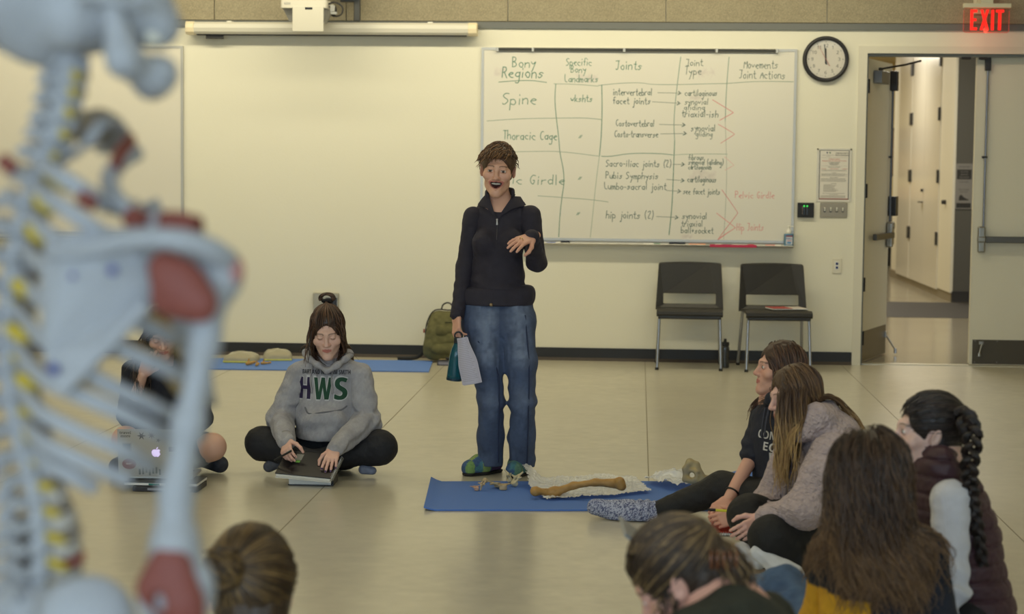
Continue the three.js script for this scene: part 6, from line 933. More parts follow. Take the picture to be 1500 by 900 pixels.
{ // girl in the pale fleece, leaning forward
  const o = person('girl with long ombre hair in pale pink fleece jacket, sitting hunched with clasped hands', V(0.92, 0, -7.1)), skin = rgb(222, 180, 168), X = V(1, 0, 0);
  const hc = V(0.595, 0.651, -7.1), hq = turnQ(-1.2, 0.12, 0.05);
  const sN = V(0.721, 0.458, -6.92), sF = V(0.646, 0.473, -7.3), eN = V(0.629, 0.274, -6.85), wN = V(0.479, 0.209, -6.95), eF = V(0.534, 0.198, -7.3), wF = V(0.474, 0.191, -7.1), nk = V(0.683, 0.538, -7.12), hip = V(0.852, 0.136, -7.2);
  const hN = V(0.785, 0.137, -7.05), kN = V(0.503, 0.16, -6.85), aN = V(0.61, 0.039, -6.85), hF = V(0.791, 0.106, -7.35), kF = V(0.441, 0.183, -7.15), aF = V(0.49, 0.063, -7);
  const body = new Field(0.03); body.cap(V(0.619, 0.605, -7.1), nk, 0.042, 0.046).cap(nk, hip, 0.1, 0.12, { flat: [X, 0.75] }).cap(sN, sF, 0.035, 0.035).chain([sN, eN, wN], [0.04, 0.034, 0.022], { k: 0.015 }).chain([sF, eF, wF], [0.04, 0.034, 0.022], { k: 0.015 }).chain([hN, kN, aN], [0.075, 0.05, 0.034]).chain([hF, kF, aF], [0.075, 0.05, 0.034]);
  wpart(o, 'body', [paint(netMesh(body, 0.009), skin), putHead('fleece', { skin, brow: rgb(80, 58, 44) }, hc, hq, 0.92), handGeometry(wN, V(0.412, 0.176, -6.9).sub(wN), V(-0.2, -0.3, -0.9), 1, [0.3, 0.3, 0.45, 0.5, 0.55], 0.05, 0.9, skin), handGeometry(wF, V(0.416, 0.144, -6.97).sub(wF), V(-0.1, -0.4, 0.9), -1, [0.3, 0.5, 0.6, 0.65, 0.7], 0.04, 0.9, skin)], skinMat);
  const fl = rgb(178, 162, 164), fm = phys(0xffffff, 1, { vertexColors: true, bumpMap: fleeceTex, bumpScale: 0.006, sheen: 0.5, sheenRoughness: 0.8, sheenColor: rgb(220, 205, 205) }), fuzz = (x, y, z) => wrinkle(0.008, 11)(x, y, z) + 0.0035 * noise(x * 110, y * 110, z * 110);
  const jk = trunk(hip, nk, 0.165, 0.12, [sN, sF], V(0.8, 0.5, 0), 0.9, 0.07); jk.cut(V(0, 0.02, 0), V(0, 1, 0)).warp = fuzz; const jcol = (p, n, c) => c.copy(fl).multiplyScalar(1 + 0.16 * noise(p.x * 130, p.y * 130, p.z * 130));
  for (const [s, e, w] of [[sN, eN, wN], [sF, eF, wF]]) { const f = new Field(0.03); f.chain([s, e, w.clone().lerp(e, 0.12)], [0.085, 0.075, 0.05]).warp = fuzz; wpart(o, 'sleeve', netMesh(f, 0.008, jcol), fm); const d = w.clone().sub(e).normalize(); wpart(o, 'cuff', paint(sweep([w.clone().addScaledVector(d, -0.03), w.clone().addScaledVector(d, 0.008)], () => 0.033, 2, 14), rgb(214, 210, 210)), clothMat(0.9)); }
  jk.ell(V(0.754, 0.504, -7.1), V(0.085, 0.085, 0.16), { k: 0.09 }).cap(V(0.61, 0.519, -6.97), V(0.681, 0.593, -7), 0.03, 0.036, { k: 0.06 }).cap(V(0.681, 0.593, -7), V(0.723, 0.604, -7.12), 0.036, 0.036, { k: 0.06 }); wpart(o, 'fleece_jacket', netMesh(jk, 0.008, jcol), fm);
  wpart(o, 'zipper', sweep([V(0.589, 0.492, -6.98), V(0.578, 0.39, -6.98), V(0.562, 0.283, -7)], () => [0.004, 0.012], 12, 6), mat(rgb(90, 84, 96), 0.5));
  const lg = new Field(0.035); lg.chain([hN, kN, aN], [0.1, 0.078, 0.05]).chain([hF, kF, aF], [0.1, 0.08, 0.05]).cap(hN, hF, 0.12, 0.12).cut(V(0, 0.004, 0), V(0, 1, 0)).warp = wrinkle(0.003, 22); wpart(o, 'leggings', knitCloth(lg, 0.009, rgb(20, 20, 24), 0.2), clothMat(0.75));
  for (const [a, b, r] of [[V(0.461, 0.078, -6.86), V(0.393, 0.114, -6.9), 0.028], [V(0.578, 0.047, -6.76), V(0.447, 0.116, -6.8), 0.032]]) { const f = new Field(0.02); f.cap(a, b, r + 0.006, r - 0.006).cap(a, a.clone().lerp(b, 0.5).add(V(0, -0.012, 0.01)), r, r - 0.004).cut(V(0, 0.003, 0), V(0, 1, 0)).warp = (x, y, z) => 0.0015 * Math.sin(x * 160 + y * 160); wpart(o, 'sock', knitCloth(f, 0.006, rgb(206, 208, 216), 0.06), clothMat(0.95)); }
  const cs = [rgb(82, 60, 42), rgb(98, 72, 50), rgb(66, 47, 34), rgb(116, 88, 60)], tips = [rgb(172, 140, 92), rgb(190, 158, 108), rgb(150, 118, 76)], sh = new Field(0.05); sh.list = jk.list;
  const hr = [scalp(hc, hq, 0.92, 0.011, hairCol(cs[0], cs[2]), { hairline: 0.066, side: -0.004, back: -0.1 }), ...longHair(hc, hq, 0.92, { n: 1100, len: [0.26, 0.36], cols: cs, tips, collide: [[sh, 0.006]], wave: 0.006, part: -0.05, volume: 0.018 })];
  for (let i = 0; i < 420; i++) { const c0 = cs[i % 4], c1 = tips[i % 3], cc = new THREE.Color(), p0 = V(0.574, 0.642, -7).add(V(rr(-0.05, 0.06), rr(-0.02, 0.06), rr(-0.02, 0.035))); hr.push(strand(fall(p0, V(rr(-0.1, 0.1), -1, 0.15), rr(0.2, 0.34), 14, { collide: [[sh, 0.01]], g: 0.2, wave: 0.007, phase: rr(0, 6), freq: 0.7 }), rr(0.0013, 0.0026), t => cc.copy(c0).lerp(c1, sstep(0.15, 0.7, t)))); }
  wpart(o, 'hair', hr, hairMat);
}
{ // girl in the maroon vest with a long braid
  const o = person('girl with a long dark braid in maroon quilted vest over white sleeves, seen from behind', V(1.4, 0, -5.6)), skin = rgb(226, 188, 174);
  const hc = V(0.862, 0.728, -5.6), hq = turnQ(-1.45, -0.1, 0.0), X = V(1, 0, 0);
  const sN = V(0.912, 0.557, -5.46), sF = V(0.903, 0.522, -5.78), eN = V(0.912, 0.311, -5.42), wN = V(0.867, 0.128, -5.35), eF = V(0.847, 0.245, -5.8), wF = V(0.775, 0.097, -5.7), nk = V(0.915, 0.619, -5.6), hip = V(1.02, 0.168, -5.65);
  const body = new Field(0.03); body.cap(V(0.879, 0.689, -5.6), nk, 0.045, 0.05).cap(nk, hip, 0.1, 0.12, { flat: [X, 0.75] }).cap(sN, sF, 0.035, 0.035).chain([sN, eN, wN], [0.038, 0.032, 0.022], { k: 0.015 }).chain([sF, eF, wF], [0.038, 0.032, 0.022], { k: 0.015 });
  const hN = V(0.947, 0.091, -5.5), kN = V(0.802, 0.086, -5.75), aN = V(0.931, -0.014, -5.9), hF = V(0.99, 0.027, -5.75), kF = V(0.784, 0.065, -6.1), aF = V(0.902, 0.026, -6); for (const p of [aN, aF]) p.y = 0.06; for (const p of [hN, hF]) p.y = 0.13; for (const p of [kN, kF]) p.y = 0.16;
  body.chain([hN, kN, aN], [0.075, 0.05, 0.034]).chain([hF, kF, aF], [0.075, 0.05, 0.034]);
  wN.y = Math.max(wN.y, 0.2); wpart(o, 'body', [paint(netMesh(body, 0.009), skin), putHead('vest', { skin, brow: rgb(50, 38, 34) }, hc, hq, 0.93), handGeometry(wN, V(-0.1, -0.4, 0.1), V(-1, 0, 0), 1, [0.3, 0.4, 0.5, 0.5, 0.5], 0.04, 0.9, skin), handGeometry(wF, V(-0.3, -0.3, 0.1), V(0, -1, 0), 1, [0.3, 0.4, 0.5, 0.5, 0.5], 0.04, 0.9, skin)], skinMat);
  const mar = rgb(62, 36, 44), vest = trunk(hip, nk, 0.155, 0.12, [sN.clone().lerp(sF, 0.12), sF.clone().lerp(sN, 0.12)], X, 0.85, 0.06); vest.cap(V(0.888, 0.651, -5.52), V(0.917, 0.635, -5.68), 0.055, 0.055).cap(V(0.873, 0.608, -5.6), V(0.895, 0.537, -5.6), 0.07, 0.09).cut(V(0, 0.05, 0), V(0, 1, 0));
  vest.cap(V(0.867, 0.689, -5.6), V(0.885, 0.63, -5.6), 0.05, 0.05, { sub: true, k: 0.01 });
  vest.warp = (x, y, z) => { const t = (y - 0.3) / 0.052 + 0.15 * noise(x * 5, y * 5, z * 5), q = Math.abs(t - Math.floor(t) - 0.5) * 2; return 0.011 * Math.pow(q, 4) - 0.002 + wrinkle(0.0035, 26)(x, y, z); };
  wpart(o, 'quilted_vest', knitCloth(vest, 0.007, mar, 0.12), phys(0xffffff, 0.55, { vertexColors: true, sheen: 0.4, sheenColor: rgb(140, 100, 110) }));
  const wm = clothMat(0.9), wc = rgb(204, 202, 208); for (const [s, e, w] of [[sN, eN, wN], [sF, eF, wF]]) { const f = new Field(0.03); f.chain([s, e, w], [0.058, 0.05, 0.036]).warp = (x, y, z) => wrinkle(0.003, 24)(x, y, z) + 0.005 * Math.sin(y * 80 + 4 * noise(x * 12, y * 6, z * 12)) * (0.35 + sstep(0.45, 0.3, y)); wpart(o, 'sleeve', knitCloth(f, 0.007, wc, 0.05), wm); }
  const lg = new Field(0.035); lg.chain([hN, kN, aN], [0.1, 0.08, 0.05]).chain([hF, kF, aF], [0.1, 0.08, 0.05]).cap(hN, hF, 0.12, 0.12).cut(V(0, 0.003, 0), V(0, 1, 0)); wpart(o, 'leggings', knitCloth(lg, 0.012, rgb(28, 28, 34), 0.2), clothMat(0.8));
  const cs = [rgb(40, 31, 29), rgb(54, 42, 38), rgb(30, 24, 23)], m4 = new THREE.Matrix4().compose(hc, hq, V(0.93, 0.93, 0.93)), tie = V(0.95, 0.76, -5.58), hr = [scalp(hc, hq, 0.93, 0.009, hairCol(cs[0], cs[2]), { hairline: 0.072, side: 0.012, back: -0.085, ears: 1 })];
  hr.push(...pulled(hc, hq, 0.93, { dirL: V(0, 0.15, -1), end: tie, n: 1500, r: [0.0012, 0.0024], cols: cs, lift: [1.15, 1.2], keepOff: faceSide }));
  wpart(o, 'hair', hr, hairMat);
  // braid of three plaited strands
  const path = new THREE.CatmullRomCurve3([tie, V(0.956, 0.789, -5.52), V(0.969, 0.741, -5.46), V(0.96, 0.645, -5.44), V(0.97, 0.566, -5.44), V(0.992, 0.474, -5.46), V(1.012, 0.362, -5.47)]), br = [];
  for (let s = 0; s < 3; s++) for (let k = 0; k < 26; k++) { const pts = []; for (let i = 0; i <= 60; i++) { const t = i / 60, p = path.getPoint(t), T = path.getTangent(t), S = new THREE.Vector3().crossVectors(T, V(-0.3, 0, 1)).normalize(), B = new THREE.Vector3().crossVectors(S, T), w = lerp(0.024, 0.012, t) * (t < 0.06 ? 0.5 : 1), ph = t * 34 + s * 2.094, ja = k * 2.4, kr = 0.34 * Math.sqrt((k + 0.5) / 26); p.addScaledVector(S, Math.sin(ph) * w + Math.cos(ja) * w * kr * 1.5).addScaledVector(B, Math.sin(ph * 2) * w * 0.55 + Math.sin(ja) * w * kr * 1.5); pts.push(p); } br.push(strand(pts, 0.0032, cs[(s + k) % 3])); }
  wpart(o, 'braid', br, hairMat); wpart(o, 'hair_tie', (() => { const t = new THREE.TorusGeometry(0.022, 0.008, 8, 18); t.rotateY(1.2); t.translate(tie.x, tie.y, tie.z); return t; })(), M.black);
}
{ // girl with long brown hair, seen from behind, navy sweater with a mustard band
  const o = person('girl with long wavy brown hair in navy sweater with a mustard band, seen from behind', V(0.95, 0, -5.0)), skin = rgb(214, 170, 150), Z = V(0, 0, 1);
  const hc = V(0.612, 0.687, -5), hq = turnQ(Math.PI + 0.45, 0.05, 0.06), nk = V(0.624, 0.539, -4.98), hip = V(0.676, 0.135, -4.95); hip.y = 0.14;
  const sN = V(0.541, 0.446, -5.02), sF = V(0.764, 0.488, -4.98), eN = V(0.509, 0.24, -5.1), wN = V(0.516, 0.118, -5.35), eF = V(0.801, 0.285, -4.95), wF = V(0.764, 0.164, -5.2); for (const w of [wN, wF]) w.y = 0.22;
  const body = new Field(0.03); body.cap(V(0.621, 0.627, -5), nk, 0.045, 0.05).cap(nk, hip, 0.1, 0.12, { flat: [Z, 0.7] }).cap(sN, sF, 0.04, 0.04).chain([sN, eN, wN], [0.04, 0.034, 0.022]).chain([sF, eF, wF], [0.04, 0.034, 0.022]);
  const hL = V(hip.x - 0.09, 0.13, -5.02), kL = V(0.443, 0.272, -5.45), aL = V(0.309, 0.199, -5.7), hR = V(hip.x + 0.09, 0.13, -5.02), kR = V(hip.x + 0.3, 0.16, -5.3), aR = V(hip.x + 0.05, 0.07, -5.5); aL.y = Math.max(aL.y, 0.07);
  body.chain([hL, kL, aL], [0.075, 0.05, 0.034]).chain([hR, kR, aR], [0.075, 0.05, 0.034]);
  wpart(o, 'body', [paint(netMesh(body, 0.01), skin), putHead('vest', { skin }, hc, hq, 0.94), handGeometry(wN, V(-0.1, -0.2, -0.4), V(0, -1, 0), -1, [0.3, 0.4, 0.5, 0.5, 0.5], 0.04, 0.9, skin), handGeometry(wF, V(-0.1, -0.2, -0.4), V(0, -1, 0), 1, [0.3, 0.4, 0.5, 0.5, 0.5], 0.04, 0.9, skin)], skinMat);
  const sw = trunk(hip, nk, 0.155, 0.13, [sN, sF], Z, 0.76, 0.06), navy = rgb(34, 36, 46), must = rgb(204, 152, 36); sw.cut(V(0, 0.06, 0), V(0, 1, 0)).warp = wrinkle(0.005, 16); const yb = V(0.545, 0.392, -4.95).y, mx = V(0.617, 0.384, -4.86).x, band = (p, n, c) => { const e = yb + 0.08 * (sN.x - p.x) + 0.006 * noise(p.x * 20, 0, p.z * 20); return c.copy(p.y < e && p.y > e - 0.2 && p.x < mx ? must : navy).multiplyScalar(1 + 0.1 * noise(p.x * 90, p.y * 90, p.z * 90)); };
  wpart(o, 'sweater', netMesh(sw, 0.007, band), clothMat(0.95)); for (const [s, e, w] of [[sN, eN, wN], [sF, eF, wF]]) { const f = new Field(0.03); f.chain([s, e, w], [0.066, 0.06, 0.045]).warp = wrinkle(0.005, 18); wpart(o, 'sleeve', netMesh(f, 0.007, band), clothMat(0.95)); }
  const jn = new Field(0.035); jn.chain([hL, kL, aL], [0.1, 0.075, 0.052]).chain([hR, kR, aR], [0.1, 0.078, 0.052]).cap(hL, hR, 0.12, 0.12).cut(V(0, 0.003, 0), V(0, 1, 0)).warp = (x, y, z) => wrinkle(0.004, 24)(x, y, z) + 0.002 * Math.sin(x * 90 + y * 60); const b1 = rgb(84, 110, 146), b2 = rgb(58, 80, 114);
  wpart(o, 'jeans', netMesh(jn, 0.008, (p, n, c) => c.copy(b1).lerp(b2, 0.5 + 0.5 * noise(p.x * 40, p.y * 30, p.z * 40))), clothMat(0.9, denimTex));
  const cs = [rgb(62, 46, 37), rgb(78, 58, 45), rgb(50, 37, 31), rgb(94, 70, 53)], tips = [rgb(122, 92, 64), rgb(96, 72, 52), rgb(140, 106, 72)], sh = new Field(0.05); sh.list = sw.list;
  wpart(o, 'hair', [scalp(hc, hq, 0.94, 0.014, hairCol(cs[0], cs[2]), { hairline: 0.06, side: 0.0, back: -0.11 }), ...longHair(hc, hq, 0.94, { n: 2400, len: [0.27, 0.38], cols: cs, tips, collide: [[sh, 0.006]], wave: 0.016, part: 0.15, volume: 0.034, faceOpen: 0.9, r: [0.0011, 0.0022], seg: 22, g: 0.26, hug: 0.03 })], hairMat);
}
{ // girl at the front edge with her hair clipped up, head bent
  const o = person('girl at the bottom edge with streaked brown hair twisted up in a clip, head bent', V(0.36, 0, -3.9)), skin = rgb(216, 164, 146), Z = V(0, 0, 1);
  const hc = V(0.097, 0.647, -3.9), hq = turnQ(-1.75, 0.62, -0.1), nk = V(0.192, 0.57, -3.86), hip = V(0.62, 0.14, -3.6);
  const sN = V(0.115, 0.549, -3.72), sF = V(0.285, 0.511, -4.02), eN = V(0.3, 0.3, -3.75), wN = V(0.14, 0.2, -3.95), eF = V(0.52, 0.32, -4.2), wF = V(0.24, 0.2, -4.15);
  const body = new Field(0.03); body.cap(V(0.135, 0.626, -3.89), nk, 0.044, 0.046).cap(nk, hip, 0.1, 0.12, { flat: [Z, 0.8] }).cap(sN, sF, 0.045, 0.045).chain([sN, eN, wN], [0.04, 0.034, 0.022]).chain([sF, eF, wF], [0.04, 0.034, 0.022]);
  const hA = V(0.6, 0.13, -3.55), kA = V(0.28, 0.15, -3.3), aA = V(0.5, 0.06, -3.15), hB = V(0.62, 0.13, -3.85), kB = V(0.3, 0.15, -4.25), aB = V(0.14, 0.06, -3.95); body.chain([hA, kA, aA], [0.075, 0.05, 0.034]).chain([hB, kB, aB], [0.075, 0.05, 0.034]);
  wpart(o, 'body', [paint(netMesh(body, 0.009), skin), putHead('front', { skin, brow: rgb(80, 58, 44) }, hc, hq, 0.95), handGeometry(wN, V(-1, -0.3, 0), V(0, -1, 0), 1, [0.3, 0.4, 0.5, 0.5, 0.5], 0.04, 0.9, skin), handGeometry(wF, V(-1, -0.3, 0.1), V(0, -1, 0), -1, [0.3, 0.4, 0.5, 0.5, 0.5], 0.04, 0.9, skin)], skinMat);
  const sw = trunk(hip, nk.clone().lerp(hip, -0.04), 0.155, 0.115, [sN, sF], Z, 0.85, 0.06); sw.chain([sN, eN, wN], [0.062, 0.05, 0.038]).chain([sF, eF, wF], [0.062, 0.05, 0.038]).cap(V(0.202, 0.598, -3.79), V(0.282, 0.556, -3.95), 0.05, 0.052).cap(V(0.167, 0.577, -3.74), V(0.213, 0.594, -3.79), 0.05, 0.05).cap(V(0.12, 0.628, -3.86), nk.clone().add(V(-0.02, 0.02, 0)), 0.046, 0.036, { sub: true, k: 0.012 }).warp = wrinkle(0.004, 20); wpart(o, 'shirt', knitCloth(sw, 0.009, rgb(46, 46, 36), 0.15), clothMat(0.95));
  const lg = new Field(0.035); lg.chain([hA, kA, aA], [0.1, 0.078, 0.05]).chain([hB, kB, aB], [0.1, 0.078, 0.05]).cap(hA, hB, 0.11, 0.11).cut(V(0, 0.003, 0), V(0, 1, 0)); wpart(o, 'leggings', knitCloth(lg, 0.014, rgb(30, 30, 36), 0.2), clothMat(0.8));
  const cs = [rgb(74, 57, 42), rgb(104, 81, 55), rgb(52, 40, 32), rgb(158, 128, 86), rgb(62, 47, 36)], m4 = new THREE.Matrix4().compose(hc, hq, V(0.95, 0.95, 0.95)), clip = V(0.181, 0.71, -3.86), hr = [scalp(hc, hq, 0.95, 0.009, hairCol(cs[4], cs[2]), { hairline: 0.068, side: 0.012, back: -0.08, ears: 1 })], cen = V(0, 0.034, -0.016).applyMatrix4(m4);
  hr.push(...pulled(hc, hq, 0.95, { dirL: V(0, 0.25, -0.97), end: clip, n: 2600, r: [0.001, 0.002], cols: [...cs.slice(0, 3), cs[4], cs[0], cs[4], cs[2], cs[3]], lift: [1.15, 1.21], spread: 0.018, out: 1.18, keepOff: faceSide }));
  // loose twist beyond the clip
  for (let i = 0; i < 420; i++) { const p0 = clip.clone().add(V(rr(-0.015, 0.02), rr(-0.025, 0.025), rr(-0.03, 0.03))); hr.push(strand(fall(p0, V(0.7 + rr(-0.3, 0.3), rr(-0.7, 0.15), rr(-0.4, 0.6)), rr(0.06, 0.13), 10, { g: 0.2, wave: 0.008, phase: rr(0, 6), freq: 0.8 }), rr(0.0009, 0.0018), cs[Math.floor(rr(0, 5))])); }
  for (let i = 0; i < 14; i++) hr.push(strand(fall(V(0.082, 0.655, -3.85).add(V(rr(-0.03, 0.02), rr(-0.02, 0.02), 0.01)), V(-0.2, -1, 0.1), rr(0.08, 0.14), 9, { g: 0.1, wave: 0.008, phase: i }), 0.002, cs[i % 5]));
  wpart(o, 'hair', hr, hairMat);
  { const cl = []; for (const s of [-1, 1]) { for (let k = 0; k < 5; k++) cl.push(sweep([clip.clone().add(V(-0.02 + k * 0.012, 0.012, s * 0.008)), clip.clone().add(V(-0.022 + k * 0.013, 0.006, s * 0.032 + 0.01)), clip.clone().add(V(-0.02 + k * 0.012, -0.024, s * 0.03 + 0.01))], () => [0.0035, 0.0035], 8, 6)); cl.push(rod(clip.clone().add(V(-0.026, 0.012, s * 0.008)), clip.clone().add(V(0.034, 0.012, s * 0.008)), 0.006)); } wpart(o, 'hair_clip', cl, phys(rgb(112, 66, 40), 0.25, { clearcoat: 0.6 })); }
}
{ // girl whose bun shows at the lower left
  const o = person('girl at the bottom edge with a messy brown bun, only her head showing', V(-0.72, 0, -3.6)), skin = rgb(212, 166, 146), Z = V(0, 0, 1);
  const hc = V(-0.746, 0.66, -3.6), hq = turnQ(Math.PI + 0.3, 0.25, 0.0), nk = hc.clone().add(V(0, -0.16, 0.05)), hip = V(hc.x + 0.02, 0.14, -3.48), sN = nk.clone().add(V(-0.17, -0.06, 0)), sF = nk.clone().add(V(0.17, -0.06, 0)), eN = sN.clone().add(V(-0.05, -0.24, -0.06)), eF = sF.clone().add(V(0.05, -0.24, -0.06)), wN = eN.clone().add(V(0.1, -0.08, -0.2)), wF = eF.clone().add(V(-0.1, -0.08, -0.2));
  const body = new Field(0.03); body.cap(hc.clone().add(V(0, -0.05, 0.02)), nk, 0.046, 0.05).cap(nk, hip, 0.1, 0.12, { flat: [Z, 0.75] }).cap(sN, sF, 0.04, 0.04).chain([sN, eN, wN], [0.04, 0.034, 0.022]).chain([sF, eF, wF], [0.04, 0.034, 0.022]); const legs = s => [V(hip.x + s * 0.1, 0.13, -3.5), V(hip.x + s * 0.34, 0.15, -3.8), V(hip.x - s * 0.02, 0.06, -3.9)]; body.chain(legs(1), [0.075, 0.05, 0.034]).chain(legs(-1), [0.075, 0.05, 0.034]);
  wpart(o, 'body', [paint(netMesh(body, 0.012), skin), putHead('vest', { skin }, hc, hq, 0.94), handGeometry(wN, V(0.4, -0.3, -0.8), V(0, -1, 0), -1, [0.3, 0.4, 0.5, 0.5, 0.5], 0.04, 0.9, skin), handGeometry(wF, V(-0.4, -0.3, -0.8), V(0, -1, 0), 1, [0.3, 0.4, 0.5, 0.5, 0.5], 0.04, 0.9, skin)], skinMat);
  const sw = trunk(hip, nk, 0.15, 0.12, [sN, sF], Z, 0.8); sw.chain([sN, eN, wN], [0.06, 0.05, 0.036]).chain([sF, eF, wF], [0.06, 0.05, 0.036]).warp = wrinkle(0.004); wpart(o, 'sweater', knitCloth(sw, 0.013, rgb(60, 62, 72), 0.15), clothMat(0.95)); const lg = new Field(0.03); lg.chain(legs(1), [0.1, 0.078, 0.05]).chain(legs(-1), [0.1, 0.078, 0.05]).cut(V(0, 0.003, 0), V(0, 1, 0)); wpart(o, 'leggings', knitCloth(lg, 0.014, rgb(28, 28, 34), 0.2), clothMat(0.8));
  const cs = [rgb(78, 58, 36), rgb(108, 82, 48), rgb(54, 40, 28), rgb(140, 110, 64), rgb(66, 48, 32)], m4 = new THREE.Matrix4().compose(hc, hq, V(0.94, 0.94, 0.94)), bun = V(-0.775, 0.729, -3.5), hr = [scalp(hc, hq, 0.94, 0.013, hairCol(cs[4], cs[2]), { hairline: 0.06, side: 0.0, back: -0.09 })], bl = bun.clone().sub(V(0, 0.034, -0.016).applyMatrix4(m4)).normalize().applyQuaternion(hq.clone().invert());
  hr.push(...pulled(hc, hq, 0.94, { dirL: bl, end: bun, n: 2600, r: [0.001, 0.002], cols: [...cs.slice(0, 3), cs[4], cs[0], cs[2], cs[4], cs[3]], lift: [1.2, 1.3], spread: 0.02, keepOff: faceSide }));
  for (let i = 0; i < 420; i++) { const ax = V(rr(-1, 1), rr(-1, 1), rr(-1, 1)).normalize(), u = new THREE.Vector3().crossVectors(ax, V(0.3, 1, 0.2)).normalize(), v = new THREE.Vector3().crossVectors(ax, u), rad = rr(0.02, 0.044), pts = [], st = rr(0, 6.28), wob = rr(-0.01, 0.01); for (let k = 0; k <= 14; k++) { const t = st + k / 14 * 4.4; pts.push(bun.clone().addScaledVector(u, Math.cos(t) * rad).addScaledVector(v, Math.sin(t) * rad).addScaledVector(ax, wob * k / 7)); } hr.push(strand(pts, rr(0.001, 0.002), cs[Math.floor(rr(0, 5))])); }
  for (let i = 0; i < 16; i++) { const p = bun.clone().add(V(rr(-0.03, 0.01), 0.03, rr(-0.02, 0.02))), pts = []; for (let k = 0; k <= 10; k++) pts.push(p.clone().add(V(-0.012 * Math.sin(k * 0.7 + i), 0.004 * k - 0.0004 * k * k + rr(0, 0.001), 0.012 * Math.cos(k * 0.7 + i)))); hr.push(strand(pts, 0.0014, cs[i % 5])); }
  wpart(o, 'hair', hr, hairMat);
}

